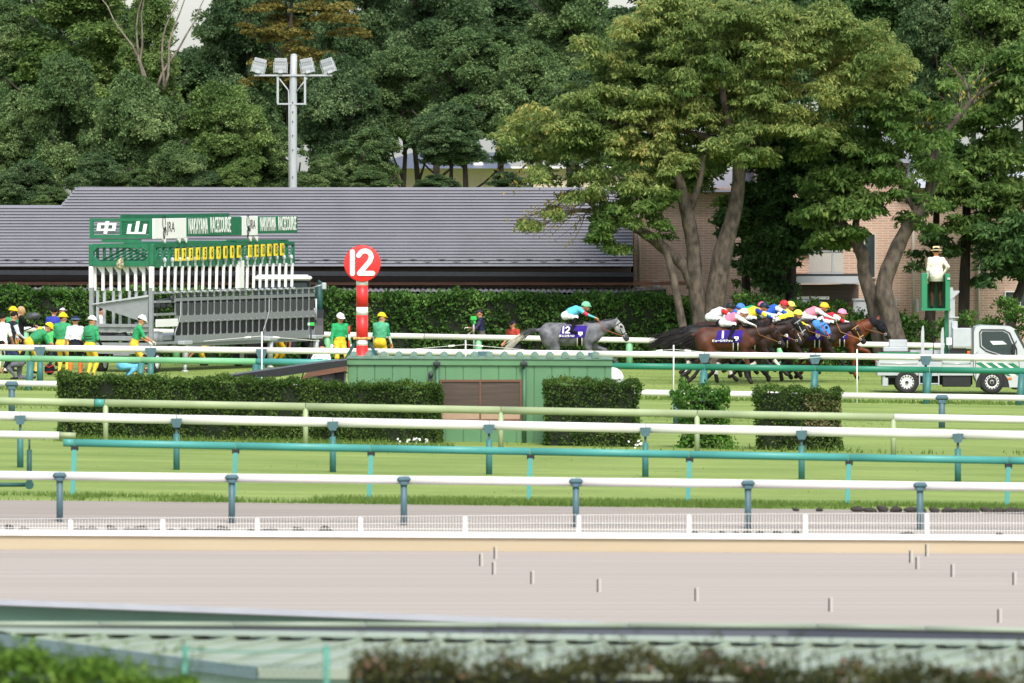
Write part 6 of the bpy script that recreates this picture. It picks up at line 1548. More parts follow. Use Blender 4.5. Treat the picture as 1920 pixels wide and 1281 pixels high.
def helmet(f, m, parent, kind='hard', band=None):
    Rm = frame(None, f); c = f['hc']; b = MB()
    q = lambda v: c + Rm @ Vector(v)
    if kind == 'hard':
        b.ell(q((-.012, 0, .032)), (.142, .122, .128), 22, 9, 0, -.05, Rm)
        b.ell(q((.055, 0, .030)), (.135, .118, .016), 20, 6, 0, -1, Rm); b.tube([q((-.13, 0, .06)), q((-.06, 0, .158)), q((.03, 0, .162)), q((.11, 0, .10))], .012, 6)
    elif kind == 'jockey':
        b.ell(q((-.01, 0, .028)), (.138, .118, .128), 22, 9, 0, -.25, Rm); b.ell(q((.10, 0, .032)), (.078, .10, .014), 18, 6, 0, -1, Rm)
    elif kind == 'cap':
        b.ell(q((-.01, 0, .035)), (.118, .104, .095), 20, 8, 0, -.15, Rm); b.ell(q((.11, 0, .035)), (.085, .08, .010), 18, 6, 0, -1, Rm)
    elif kind == 'bucket':
        b.ell(q((-.01, 0, .03)), (.135, .125, .120), 22, 8, 0, -.1, Rm); b.lathe(q((-.005, 0, .02)), f['hu'], [(.118, .02), (.17, -.018), (.172, -.012), (.12, .028)], 24)
    elif kind == 'boater':
        b.lathe(q((0, 0, .055)), f['hu'], [(0, .105), (.088, .10), (.098, .085), (.10, .0), (.165, -.008), (.168, -.02), (.165, -.026), (.0, -.02)], 28)
    o = b.build('helmet' if kind in ('hard', 'jockey') else 'hat', m, parent)
    b = MB()
    if kind == 'boater': b.lathe(q((0, 0, .055)), f['hu'], [(.101, .002), (.1035, .004), (.1035, .034), (.101, .036)], 28); b.build('hat_band', C('#14110f'), o)
    if kind == 'hard':
        b.tube([q((.02, .095, .02)), q((.04, .08, -.06)), q((.065, 0, -.115)), q((.04, -.08, -.06)), q((.02, -.095, .02))], .006, 5); b.build('chin_strap', C('#d8d4cc'), o)
    if kind == 'jockey':
        b.tube([q((.105, .06, -.012 + .02)), q((.122, .0, .008)), q((.105, -.06, .008))], .026, 8, 0, True, (.6, 1)); b.tube([q((-.12, 0, .07)), q((.0, .0, .16)), q((.11, 0, .09))], .006, 5); b.build('goggles', C('#1a1c22', .3), o)
    if band: 
        b = MB(); b.lathe(q((-.012, 0, .03)), f['hu'], [(.128, .0), (.137, .004), (.137, .014), (.128, .018)], 24); b.build('hat_band', band, o)
    return o
def person(label, J, mats, loc, rz, cat='person', group=None, hat=None, vest=None, straps=False, hands=None, name='person', h=.0185, body=None):
    """mats: skin, top, trousers, shoes, forearm, upper sleeve, hair, shin, lip, lower upper-arm"""
    t = thing(name, label, cat, loc, rz, group)
    B, f = human(J); V, F, z = body or B.mesh(h)
    link('body', body_mesh('body', V, F, z, mats), t)
    if vest is not None:
        V2, F2, z2 = B.mesh(.022, .022, {1}); vs = link('vest', npmesh('vest', V2, F2, vest, None, True), t)
        if straps:
            b = MB(); c = f['waist']
            for dz in (.06, .14): b.tube([(c.x + .13 * math.cos(a), .185 * math.sin(a), c.z + dz + (f['chest'].x - c.x) * 0) for a in np.linspace(R(40), R(320), 9)], .016, 5)
            b.tube([(f['chest'].x, .16, f['chest'].z - .08), (f['chest'].x, .17, f['chest'].z + .12)], .015, 5); b.tube([(f['chest'].x, -.16, f['chest'].z - .08), (f['chest'].x, -.17, f['chest'].z + .12)], .015, 5)
            if J.get('bend', 4) < 25: b.build('strap', C('#20352c'), vs)
    hm = hands or mats[0]; nm = 'hand' if hands is None else 'glove'
    for wv, d, sg in f['wr']:
        d = Vector(d); y = Vector((0, 0, 1)).cross(d); y = y.normalized() if y.length > .1 else Vector((0, 1, 0)); zz = d.cross(y)
        Mx = Matrix((( d.x, y.x, zz.x, wv.x), (d.y, y.y, zz.y, wv.y), (d.z, y.z, zz.z, wv.z), (0, 0, 0, 1)))
        if sg < 0: Mx = Mx @ Matrix.Diagonal((1, 1, 1, 1))
        o = link(nm, hand_mesh(hm), t); o.matrix_local = Mx @ Matrix.Translation((.02, 0, 0)) @ Matrix.Diagonal((1, 1 if sg < 0 else -1, 1, 1))
    if hat: helmet(f, hat[1], t, hat[0], hat[2] if len(hat) > 2 else None)
    return t, f
def mats_(top, trousers, forearm=None, upper=None, shin=None, shoes='#2a2724', skin=SKIN, hair=HAIR, lowup=None):
    tp = C(top) if isinstance(top, str) else top
    return [skin, tp, C(trousers), C(shoes), C(forearm) if forearm else skin, C(upper) if upper else tp, hair, C(shin) if shin else C(trousers), LIP, (C(lowup) if lowup else (C(upper) if upper else tp))]
GREEN, VEST, YEL, HATY, HATW = '#37a268', C('#3f9a68'), '#efc744', C('#f5d21f', .4), C('#eeeeee', .4)
def at(x, Y, dz=0): X = PX(x, Y); return (X, Y, gz(X, Y) + dz)
hang = ((.05, .26, .80), (.05, -.26, .80))
G = 'gate crew in green and yellow'
person('bending worker in yellow helmet, green vest and yellow trousers, hands low in front', dict(scale=1.04, pelvis=(-.16, .92), bend=46, round=16, head=-10, wrists=((.62, .14, .82), (.60, -.12, .80)), feet=((-.05, .14), (.0, -.16)), elbow=(-.6, 0, -1)), mats_(GREEN, YEL), at(66, 333), R(8), hat=('hard', HATY), vest=VEST, straps=True, hands=C('#e6e2da'), group=G)
person('stooping worker in yellow helmet and bright green shirt facing the other bending worker', dict(scale=1.04, pelvis=(-.1, .9), bend=62, round=12, head=10, wrists=((.5, .14, .7), (.5, -.12, .7)), elbow=(-.6, 0, -1)), mats_('#59c46c', '#1d2126', '#1d2126'), at(113, 336), R(190), hat=('hard', HATY), hands=C('#e6e2da'), group=G)
person('worker in yellow helmet and green vest standing beside the man in white polo', dict(scale=1.07, bend=3, head=-2, headyaw=-35, wrists=((.1, .27, .84), (.16, -.24, .9))), mats_(GREEN, YEL, '#20262a'), at(117, 331.6), R(75), hat=('hard', HATY), vest=VEST, group=G)
person('man in navy helmet, white polo, dark shorts and orange leggings seen from behind', dict(scale=1.03, bend=3, wrists=((.02, .30, .86), (.02, -.30, .86)), feet=((0, .15), (0, -.15))), mats_('#e9e6ee', '#1b1d26', None, None, '#ea7a3a'), at(141, 329.8), R(88), hat=('bucket', C('#22304d'), C('#8fa6c0')))
person('worker in white helmet and green vest by the end of the starting gate', dict(scale=1.04, bend=5, head=6, headyaw=-20, wrists=((.2, .25, .95), (.22, -.25, .93))), mats_(GREEN, YEL, '#1c1f22'), at(169, 329.3), R(50), hat=('hard', HATW), vest=VEST, straps=True, group=G)
person('worker in white helmet and green polo reaching to the corner post of the gate', dict(scale=1.05, pelvis=(-.04, .95), bend=10, round=8, head=14, wrists=((.38, .2, 1.0), (.46, -.2, 1.02)), feet=((-.04, .12), (.08, -.12))), mats_(GREEN, YEL), at(255, 331.6), R(6), hat=('hard', HATW), hands=C('#e6e2da'), group=G)
person('crouching person in a black top and light blue trousers below the gate end', dict(pelvis=(-.16, .40), bend=62, round=22, head=10, wrists=((.45, .2, .25), (.45, -.16, .3)), feet=((-.02, .14, .07), (-.1, -.16, .07)), knee=(1, 0, .6), splay=.35), mats_('#17181b', '#6cb6dc', '#17181b'), at(240, 328.2), R(20))
person('kneeling man in a navy jacket and grey trousers at the left edge', dict(pelvis=(0, .50), bend=34, round=16, head=22, wrists=((.45, .22, .35), (.45, -.2, .3)), feet=((.1, .12, .08), (-.42, -.12, .09)), knee=((1, 0, .8), (1, 0, -1))), mats_('#27304f', '#6a6c73', '#1d2233'), at(36, 326.6), R(185))
person('worker in yellow cap and green shirt behind the man in the dark vest', dict(scale=1.06, head=4, headyaw=-25), mats_('#46ad74', YEL), at(21, 340), R(40), hat=('hard', HATY), group=G)
person('man with a dark vest over a pale shirt holding papers at the left edge', dict(scale=1.02, bend=8, head=10, wrists=((.34, .2, .98), (.34, -.2, .98))), mats_('#262a33', '#2a2c33', '#dfe3ee', '#dfe3ee'), at(20, 334.6), R(30))
person('person in a white T-shirt seen from behind at the far left edge', dict(scale=1.0, bend=6, wrists=((.25, .24, .92), (.26, -.24, .92))), mats_('#efece6', '#e9e4d8'), at(3, 332.4), R(70))
BL = C('#b79a74')
t_, f_ = person('fair haired woman in black holding a fluffy grey boom microphone', dict(scale=.98, bend=2, headyaw=-20, longhair=True, wrists=((.42, .16, 1.16), (.44, -.12, 1.12)), elbow=(-.3, 0, -1)), mats_('#17181b', '#17181b', '#17181b', hair=BL), at(38, 345.6), R(8))
tm = thing('boom_microphone', 'fluffy grey boom microphone held out by the woman in black', 'microphone', at(62, 345.3, 0), 0); zc_ = P(62, 593, 345.3).z - tm.location.z
b = MB(); b.ell((0, 0, zc_), (.22, .11, .105), 18, 12, 0, -1, Matrix.Rotation(R(-8), 3, 'Y')); o = b.build('wind_muff', M['mesh'], tm)
d = rand_unit(900); Cc = d * np.array([.22, .11, .105]) + np.array([0, 0, zc_]); Vv, Ff = leaf_arrays(Cc, d + rand_unit(900) * .5, rand_unit(900), np.full(900, .05), np.full(900, .012)); link('fur', npmesh('fur', Vv, Ff, M['mesh'], None, False), tm)
b = MB(); b.tube([(.06, 0, zc_ - .09), (.08, -.02, zc_ - .2), (.02, 0, zc_ - .33), (-.3, .0, zc_ - .45)], .018, 8); b.build('handle', M['black'], tm)
person('man in a royal blue shirt behind the two bending workers', dict(scale=1.03, headyaw=20), mats_('#3b46a8', '#2a2c33'), at(100, 343), R(70))
person('person in a white cap behind the yellow helmeted standing worker', dict(scale=1.0), mats_('#9aa3a8', '#2a2c33'), at(112, 346), R(30), hat=('cap', HATW))
person('dark haired person in a white shirt seen through the end bars of the gate', dict(scale=.98, head=6), mats_('#e8e8ea', '#3a3c42'), at(186, 347.5), R(10))
person('worker in a white helmet seen behind the gate end bars', dict(scale=1.04), mats_(GREEN, YEL), at(268, 347.2), R(60), hat=('hard', HATW), group=G)
person('worker in yellow trousers bending under the middle of the gate', dict(pelvis=(-.1, .74), bend=80, round=10, head=-10, wrists=((.5, .2, .3), (.5, -.2, .35)), knee=(1, 0, .3)), mats_('#2f3d33', YEL), at(386, 347), R(190), group=G)
person('worker in yellow overalls bending by the right leg of the gate', dict(pelvis=(.1, .86), bend=40, round=35, head=30, wrists=((.4, .2, .5), (.4, -.2, .5)), feet=((-.05, .12), (.05, -.14))), mats_('#e8bb2c', '#e8bb2c'), at(516, 350), R(20), group=G)
FLAGP, f_ = person('worker in white helmet, green shirt and yellow trousers walking left of the 12 post', dict(scale=1.05, bend=2, head=14, headyaw=10, wrists=((.06, .33, .86), (.14, -.29, .86)), feet=((.06, .13), (-.04, -.13))), mats_('#2fa567', '#f0c53a', '#2fa567'), at(637, 338), R(288), hat=('hard', HATW), hands=C('#e6e2da'), group=G)
tf = thing('signal_flag', 'rolled red and white signal flag held by the worker left of the 12 post', 'flag', at(655, 337.6)); b = MB(); z0, z1 = P(0, 655, 337.6).z - tf.location.z, P(0, 612, 337.6).z - tf.location.z
b.tube([(0, 0, z0), (0, 0, z0 + .25)], .03, 8); b.build('stick', M['red'], tf); b = MB(); b.tube([(0, 0, z0 + .25), (0, 0, z0 + .45)], .032, 8); o = b.build('white_band', M['white'], tf); b = MB(); b.tube([(0, 0, z0 + .45), (-.01, 0, z1)], [.035, .04], 8); b.build('red_roll', M['red'], tf)
person('worker in yellow helmet and green vest just right of the 12 post', dict(scale=1.04, bend=5, head=6, headyaw=-45, wrists=((.12, .28, .85), (.2, -.27, .86))), mats_('#2f8f5e', '#f0c53a', '#d8d8d8'), at(713, 340), R(62), hat=('hard', HATY), vest=C('#58ab83'), group=G)
CAMP, f_ = person('cameraman in navy with a cap working a pole camera behind the far rail', dict(scale=1.0, bend=4, head=-4, wrists=((.40, .12, 1.16), (.36, -.14, 1.0)), elbow=(-.3, 0, -1)), mats_('#2b2f4d', '#5d5a52', None, '#463a5e'), at(903, 355.25), R(178), hat=('cap', C('#3a3d44')), hands=C('#dcd8d0'))
tp = thing('pole_camera', 'green cased camera on a pole in front of the cameraman', 'camera', at(888, 355.0)); b = MB(); zt = P(0, 597, 355).z - tp.location.z
b.tube([(.02, 0, 0), (.0, 0, zt - .12)], .022, 8); b.tube([(0, 0, zt - .5), (0, 0, zt - .1)], .034, 8); b.build('pole', M['lgrey'], tp)
b = MB(); b.box((0, 0, zt), (.19, .16, .13), 0, None, .015); b.box((.0, -.0, zt - .12), (.14, .1, .12), 0, None, .01); b.build('camera', mat('case_green', '#35b34a', .5, var=.05), tp); b = MB(); b.cyl((-.03, -.08, zt - .12), (-.03, -.14, zt - .12), .035, None, 12); b.build('lens', M['black'], tp)
person('person in a dark cap crouching behind the far rail beside the grey horse tail', dict(pelvis=(0, .62), bend=8, scale=1.0, feet=((.15, .14), (.1, -.14)), wrists=((.3, .2, .7), (.3, -.2, .7))), mats_('#b84a3a', '#3a3c42'), at(965, 355.25), R(230), hat=('cap', C('#2a2f45')))
person('crouching person in a white shirt beside the camera tripod', dict(pelvis=(0, .44), bend=30, round=20, head=10, wrists=((.4, .25, .35), (.3, -.25, .3)), feet=((.1, .16, .07), (-.1, -.14, .07)), knee=(1, 0, .7), splay=.4), mats_('#f0f0f0', '#22242a', '#a9d4ea'), at(599, 330), R(80))
tt = thing('camera_tripod', 'camera tripod with a small green screen at the right end of the gate', 'tripod', at(583, 331)); zt = P(0, 608, 331).z - tt.location.z
b = MB()
for a in (0, 2.1, 4.2): b.tube([(math.cos(a + .5) * .32, math.sin(a + .5) * .32, 0), (0, 0, zt * .62)], .018, 6)
b.tube([(0, 0, zt * .5), (0, 0, zt - .08)], .024, 8); b.box((0, 0, zt * .62), (.09, .09, .12), 0, None, .01); b.build('legs', M['black'], tt)
b = MB(); b.box((0, 0, zt), (.20, .05, .10), 0, None, .01); sc_ = b.build('screen', bpy.data.materials['case_green'], tt); b = MB(); b.box((-.06, -.028, zt), (.05, .01, .06)); b.build('panel', M['white'], sc_)
t_ = thing('equipment_bag', 'dark red sports bag lying on the grass below the rails at the left', 'bag', at(93, 331.5)); b = MB(); b.box((0, 0, .17), (.30, .25, .32), 0, None, .10); b.build('bag', C('#231a1e'), t_); b = MB(); b.tube([(-.12, -.13, .3), (-.02, -.14, .22), (.12, -.13, .3)], .018, 6); b.tube([(-.14, -.13, .08), (.14, -.13, .1)], .016, 6); b.build('strap', C('#b8353a'), t_)
# the starter
KZ = gz(kx, KY)
person('race starter in cream jacket, brown trousers and straw boater on lift', dict(scale=1.02, bend=2, head=2, pelvis=(0, .94), wrists=((.10, .25, .85), (-.02, -.21, 1.0)), elbow=(-.5, 0, -.2), feet=((0, .11), (0, -.12))), mats_('#e9e3d0', '#4a2f22', '#e9e3d0', skin=SKIN2), (PX(1755.5, KY + .42), KY + .42, KZ + (TG - 579.5) * KY / FPX), R(92), hat=('boater', C('#e6d6a4')))
jv = [o for o in COL.objects if o.get('label', '').startswith('race starter')][0]
b = MB(); b.tube([(0, 0, 1.16), (0, 0, 1.0), (0, 0, .78)], [.185, .195, .222], 24); jk = b.build('jacket', C('#e9e3d0'), jv); jk.scale = (.93, 1.02, 1); jk.location = (-.015, 0, 0)

# ================================================================== horses
def horse_body(pose, headup=0.0):
    B = Body(.022)
    Bx = lambda a, b_, ra, rb, z=0, sc=(1, 1, 1): B.limb(a, b_, ra, rb, z, sc)
    Bx((-.55, 0, 1.26), (-.1, 0, 1.24), .285, .29, 0, (1, .92, 1.08)); Bx((-.1, 0, 1.24), (.42, 0, 1.24), .29, .29, 0, (1, .9, 1.1))
    Bx((-.62, 0, 1.40), (-.3, 0, 1.42), .14, .12, 0); Bx((.10, 0, 1.45), (.42, 0, 1.50), .07, .09, 0); Bx((.5, 0, 1.2), (.68, 0, 1.18), .22, .165, 0)
    Bx((-.66, .11, 1.26), (-.62, .13, 1.06), .17, .16, 0); Bx((-.66, -.11, 1.26), (-.62, -.13, 1.06), .17, .16, 0)
    Bx((.46, .15, 1.34), (.56, .15, 1.08), .12, .12, 0); Bx((.46, -.15, 1.34), (.56, -.15, 1.08), .12, .12, 0)
    u = headup; n0 = Vector((.52, 0, 1.34)); n1 = Vector((.92, 0, 1.45 + u * .5)); n2 = Vector((1.26, 0, 1.56 + u))
    Bx(n0, n1, .21, .150, 7, (1, .75, 1)); Bx(n1, n2, .150, .098, 7, (1, .8, 1)); Bx((.66, 0, 1.16), (.98, 0, 1.36 + u * .5), .15, .11, 7, (1, .8, 1))
    hd = Vector((.56, 0, -.83)).normalized(); pl = n2 + Vector((.05, 0, .0))
    ck = pl + hd * .16; ms = pl + hd * .42; nz = pl + hd * .53
    Bx(pl, ck, .095, .105, 1, (1, .75, 1)); Bx(ck + Vector((-.03, 0, -.03)), ck + hd * .08, .10, .075, 1, (1, .7, 1)); Bx(ck, ms, .088, .055, 1, (1, .8, 1)); Bx(ms, nz, .056, .058, 2, (1, .95, 1)); Bx(nz - hd * .06 + Vector((-.05, 0, -.02)), nz + Vector((-.04, 0, -.03)), .032, .03, 2)
    up = Vector((.25, 0, 1)).normalized()
    for sg in (1, -1):
        e0 = pl + Vector((-.02, sg * .055, .06)); Bx(e0, e0 + up * .13 + Vector((.02, sg * .01, 0)), .030, .008, 0, (1, .7, 1)); Bx(ck + Vector((.035, sg * .075, .035)), ck + Vector((.045, sg * .078, .03)), .020, .018, 5)
        Bx(nz + Vector((.015, sg * .035, .02)), nz + Vector((.02, sg * .037, .015)), .014, .012, 5)
    for kind, sg, J in pose:
        y = .15 * sg; J = [Vector((x, y, z)) for x, z in J]
        if kind == 'f':
            Bx(J[0], J[1], .125, .088, 0); Bx(J[1], J[2], .085, .052, 0); Bx(J[2], J[3], .050, .038, 3); Bx(J[3], J[4], .044, .040, 4); hv = (J[4] - J[3]).normalized(); Bx(J[4], J[4] + hv * .06, .048, .058, 6)
        else:
            Bx(J[0], J[1], .175, .125, 0); Bx(J[1], J[2], .115, .060, 0); Bx(J[2], J[3], .058, .042, 3); Bx(J[3], J[4], .046, .040, 4); hv = (J[4] - J[3]).normalized(); Bx(J[4], J[4] + hv * .06, .048, .058, 6)
    Bx((-.80, 0, 1.36), (-.93, 0, 1.36), .055, .045, 0)
    return B, dict(pl=pl, hd=hd, ck=ck, ms=ms, nz=nz, n0=n0, n1=n1, n2=n2)
POSES = [
    [('f', 1, [(.52, 1.10), (.62, .92), (1.0, .80), (1.25, .52), (1.34, .42)]), ('f', -1, [(.50, 1.10), (.52, .90), (.62, .56), (.60, .22), (.68, .10)]), ('h', 1, [(-.58, 1.15), (-.42, .88), (-.78, .62), (-1.02, .32), (-1.14, .26)]), ('h', -1, [(-.58, 1.15), (-.40, .86), (-.66, .52), (-.88, .20), (-.98, .12)])],
    [('f', 1, [(.52, 1.10), (.52, .90), (.40, .56), (.12, .42), (.02, .36)]), ('f', -1, [(.52, 1.10), (.58, .92), (.86, .66), (1.10, .38), (1.20, .28)]), ('h', 1, [(-.58, 1.15), (-.30, .86), (-.50, .54), (-.30, .22), (-.20, .12)]), ('h', -1, [(-.58, 1.15), (-.36, .86), (-.66, .58), (-.74, .22), (-.72, .10)])],
    [('f', 1, [(.52, 1.10), (.55, .90), (.62, .54), (.50, .22), (.54, .10)]), ('f', -1, [(.52, 1.10), (.56, .90), (.80, .72), (.62, .46), (.54, .40)]), ('h', 1, [(-.58, 1.15), (-.34, .90), (-.62, .66), (-.42, .42), (-.34, .34)]), ('h', -1, [(-.58, 1.15), (-.42, .86), (-.78, .58), (-1.0, .26), (-1.1, .18)])]]
hb_cache = {}
def horse_geo(pi, hu):
    if (pi, hu) not in hb_cache:
        B, f = horse_body(POSES[pi], hu); hb_cache[pi, hu] = (B, f, B.mesh(.023))
    return hb_cache[pi, hu]
def side_patch(B, quad, nu, nv, off, sg):
    """a cloth lying on the horse's side; quad: four (x, z) corners"""
    q = [np.array(c) for c in quad]; P_ = []
    for j in range(nv + 1):
        for i in range(nu + 1):
            u, v = i / nu, j / nv; p = (q[0] * (1 - u) + q[1] * u) * (1 - v) + (q[3] * (1 - u) + q[2] * u) * v; P_.append(p)
    P_ = np.array(P_); lo = np.zeros(len(P_)); hi = np.full(len(P_), .7)
    for _ in range(22):
        m = (lo + hi) / 2; X = np.stack([P_[:, 0], m * sg, P_[:, 1]], 1); d = B.field(X); ins = d < off; lo = np.where(ins, m, lo); hi = np.where(ins, hi, m)
    V = np.stack([P_[:, 0], hi * sg, P_[:, 1]], 1)
    F = np.array([(j * (nu + 1) + i, j * (nu + 1) + i + 1, (j + 1) * (nu + 1) + i + 1, (j + 1) * (nu + 1) + i) for j in range(nv) for i in range(nu)])
    return V, F
def strands(n, path, r0, spread, wob, seed):
    r = random.Random(seed); b = MB()
    for _ in range(n):
        o = Vector((0, r.gauss(0, spread * .6), r.gauss(0, spread))); w_ = Vector((0, r.gauss(0, wob), r.gauss(0, wob))); k = r.uniform(.75, 1.05); pts = []
        for i, p in enumerate(path):
            f = i / (len(path) - 1); q = Vector(path[0]).lerp(Vector(p), k); pts.append(q + o * (.3 + f) + w_ * f * f)
        b.tube(pts, [r0, r0 * 1.1, r0 * .9, r0 * .6, r0 * .2][:len(path)], 4)
    return b
PURPLE = C('#38218a')
def coat(name, c1, c2, scale=3.0): return mat(name, c1, .58, color2=c2, scale=scale, spec=.3, detail=3)
COATS = {'grey': coat('grey_coat', '#48484d', '#75757a', 4.5), 'greydark': coat('grey_points', '#2e2e32', '#47474c', 5), 'greyface': coat('grey_face', '#87878a', '#b0aeac', 7),
         'bay': coat('bay_coat', '#3c2016', '#5b3120'), 'baydark': coat('dark_bay_coat', '#221310', '#371f16'), 'black': coat('black_coat', '#0f0e10', '#1c1817'), 'chestnut': coat('chestnut_coat', '#532613', '#74391b'),
         'points': coat('dark_points', '#141112', '#211b1a'), 'hoof': C('#2b2622', .5), 'sock': C('#e2ddd6')}
def horse(label, cx, Y, pose, c, hu=0.0, number=None, word=None, face=None, muzzle=None, sock=None, tail=None, tack='#1d1a18', rein='#8a5a36', blaze=False, hood=None, neck=None, cname='horse', lift=.05, band=False):
    X = PX(cx, Y); t = thing(cname, label, 'horse', (X, Y, gz(X, Y) + lift), 0, 'racehorses')
    B, f, (V, F, z) = horse_geo(pose, hu); k = 1.05
    pt = COATS['points'] if c != 'chestnut' else COATS['chestnut']
    if c == 'grey': pt = COATS['greydark']
    ms = [COATS[c], COATS[face or c], COATS[muzzle] if muzzle else pt, pt if not band else COATS['sock'], COATS['sock'] if sock else pt, HAIR, COATS['hoof'], COATS[neck or c]]
    V = V * k
    link('body', body_mesh('body', V, F, z, ms), t)
    S = lambda p: Vector(p) * k
    tp = [S((-.84, 0, 1.37)), S((-1.02, 0, 1.36)), S((-1.26, 0, 1.26)), S((-1.5, 0, 1.14)), S((-1.78, 0, 1.02))]
    if c == 'grey':
        b = strands(70, tp[:3] + [S((-1.36, 0, 1.18))], .014, .05, .03, 4); b.build('tail_base', COATS['greydark'], t)
        strands(130, [S((-1.1, 0, 1.33)), S((-1.3, 0, 1.22)), S((-1.5, 0, 1.08)), S((-1.68, 0, .94)), S((-1.82, 0, .82))], .009, .05, .06, 5).build('tail', C('#c8c2b2', .7), t)
    else: strands(150, tp, .013, .05, .075, int(cx)).build('tail', pt if c != 'chestnut' else COATS['chestnut'], t)
    b = MB(); r = random.Random(int(cx) + 1)
    for i in range(60):
        u = i / 59; p = Vector((.46, 0, 1.56)).lerp(f['n1'] + Vector((-.04, 0, .145)), min(1, u * 2)) if u < .5 else (f['n1'] + Vector((-.04, 0, .145))).lerp(f['n2'] + Vector((-.01, 0, .085)), u * 2 - 1)
        p = p * k; e = p + Vector((-.12 + r.uniform(-.05, .03), r.uniform(-.06, .06), r.uniform(-.05, .05))); b.tube([p + Vector((0, r.uniform(-.02, .02), -.03)), p + Vector((-.03, 0, .025)), e], [.016, .014, .004], 4)
    b.build('mane', pt if c not in ('chestnut', 'grey') else (COATS['chestnut'] if c == 'chestnut' else COATS['greydark']), t)
    b = MB(); pl, hd, ck, msz, nz = [Vector(f[q]) for q in ('pl', 'hd', 'ck', 'ms', 'nz')]
    nrm = Vector((hd.z, 0, -hd.x)) * -1
    def loop(c0, ra, rb, r0, tilt=0): b.tube([(c0 + nrm * math.cos(a) * ra + Vector((0, 1, 0)) * math.sin(a) * rb) * k for a in np.linspace(0, 2 * math.pi, 17)], r0, 5, 0, False)
    loop(pl + hd * .36, .085, .075, .014); loop(pl + hd * .05, .115, .095, .013)
    for sg in (1, -1):
        b.tube([(pl + hd * .05 + Vector((0, sg * .088, .02))) * k, (pl + hd * .22 + Vector((.0, sg * .088, -.02))) * k, (pl + hd * .40 + Vector((-.03, sg * .066, -.02))) * k], .012, 5)
    br_ = b.build('bridle', C(tack), t)
    b = MB()
    for sg in (1, -1): b.lathe((pl + hd * .41 + Vector((-.035, sg * .07, -.03))) * k, (0, 1, 0), [(.028, -.006), (.04, -.006), (.04, .006), (.028, .006), (.028, -.006)], 14)
    b.build('bit_ring', M['lgrey'], br_)
    b = MB()
    for sg in (1, -1): b.tube([(pl + hd * .41 + Vector((-.035, sg * .075, -.03))) * k, (f['n1'] + Vector((.02, sg * .15, -.06))) * k, Vector((.86, sg * .10, 1.72))], .012, 5)
    b.build('rein', C(rein), t)
    if blaze:
        b = MB(); p0, p1 = (pl + hd * .12 + nrm * .10) * k, (pl + hd * .50 + nrm * .062) * k; b.tube([p0, (p0 + p1) / 2 + nrm * .005, p1], [.02, .03, .035], 8, 0, True, (.5, 1)); b.build('blaze', COATS['sock'], t)
    if hood:
        Bh = Body(.02)
        for pr in B.p:
            if pr[4] == 1: Bh.p.append(pr)
        Bh.limb(f['n2'] - Vector((.10, 0, .02)), f['n2'], .13, .10, 1, (1, .8, 1))
        V2, F2, z2 = Bh.mesh(.022, .012); hm = hood[0]; ho = link('hood', npmesh('hood', V2 * k, F2, C(hm), None, True), t)
        b = MB()
        for sg in (1, -1):
            b.ell((ck + Vector((.035, sg * .085, .035))) * k, (.055, .02, .055), 12, 8, 0)
        b.build('eye_hole', C('#15171c'), ho)
        if len(hood) > 1:
            b = MB()
            for sg in (1, -1): b.tube([(pl + Vector((-.02, sg * .085, .05))) * k, (ck + Vector((-.06, sg * .1, .02))) * k, (ck + Vector((.02, sg * .09, -.09))) * k, (msz + Vector((0, sg * .075, 0))) * k], .012, 5)
            b.build('hood_piping', C(hood[1]), ho)
    Bs = Body(B.k); Bs.p = B.p
    for sg in (-1, 1):
        V2, F2 = side_patch(B, [(-.21, 1.49), (.50, 1.49), (.41, 1.15), (-.30, 1.15)], 12, 6, .02, sg)
        sc_ = link('saddle_cloth', npmesh('saddle_cloth', V2 * k, F2, PURPLE, None, True), t)
        yy = lambda x, z: None
        def on(x, z, off=.03):
            Vq, _ = side_patch(B, [(x, z), (x + .001, z), (x + .001, z - .001), (x, z - .001)], 1, 1, off, sg); return Vector(Vq[0]) * k
        if sg < 0:
            p = on(.30, 1.28)
            b = MB(); b.box(p + Vector((0, -.006, 0)), (.13, .012, .085)); o2 = b.build('emblem_panel', M['white'], sc_); b = MB(); b.ell(p + Vector((0, -.014, .005)), (.018, .004, .018), 10, 6); b.build('emblem_dot', C('#9a6a5a'), o2)
            b = MB(); b.box(p + Vector((0, -.006, -.07)), (.06, .01, .022)); b.build('emblem_word', M['white'], sc_)
            if number:
                p = on(-.09 if len(number) > 1 else -.06, 1.375); b = MB(); y0, y1 = p.y - .03, p.y + .02
                if number == '12':
                    stroke(b, [(p.x - .10, p.z - .085), (p.x - .085, p.z + .085)], .048, y0, y1); q = arc(p.x + .035, p.z + .035, .05, 160, -30, 8); stroke(b, q + [(p.x - .025, p.z - .085), (p.x + .085, p.z - .085)], .042, y0, y1)
                else: stroke(b, [(p.x - .02, p.z - .085), (p.x - .01, p.z + .085)], .06, y0, y1)
                b.build('numeral', M['white'], sc_)
            if word:
                p = on(-.09, 1.20); letters(word, .078, M['white'], sc_, (p.x + .01, p.y - .012, p.z), 0, 'lettering', .004, 1.0)
        V2, F2 = side_patch(B, [(.20, 1.20), (.36, 1.20), (.36, .93), (.20, .93)], 4, 8, .012, sg); gi = link('girth', npmesh('girth', V2 * k, F2, C('#17161a'), None, True), t)
        for xa in (.20, .33):
            V2, F2 = side_patch(B, [(xa, 1.17), (xa + .028, 1.17), (xa + .028, .93), (xa, .93)], 1, 8, .018, sg); link('girth_edge', npmesh('girth_edge', V2 * k, F2, COATS['sock'], None, True), gi)
    b = MB(); b.box((.14 * k, 0, 1.545 * k), (.50, .30, .05), 0, None, .02); b.box((.34 * k, 0, 1.60 * k), (.1, .2, .07), 0, None, .03); b.build('saddle', C('#1d1713', .4), t)
    return t
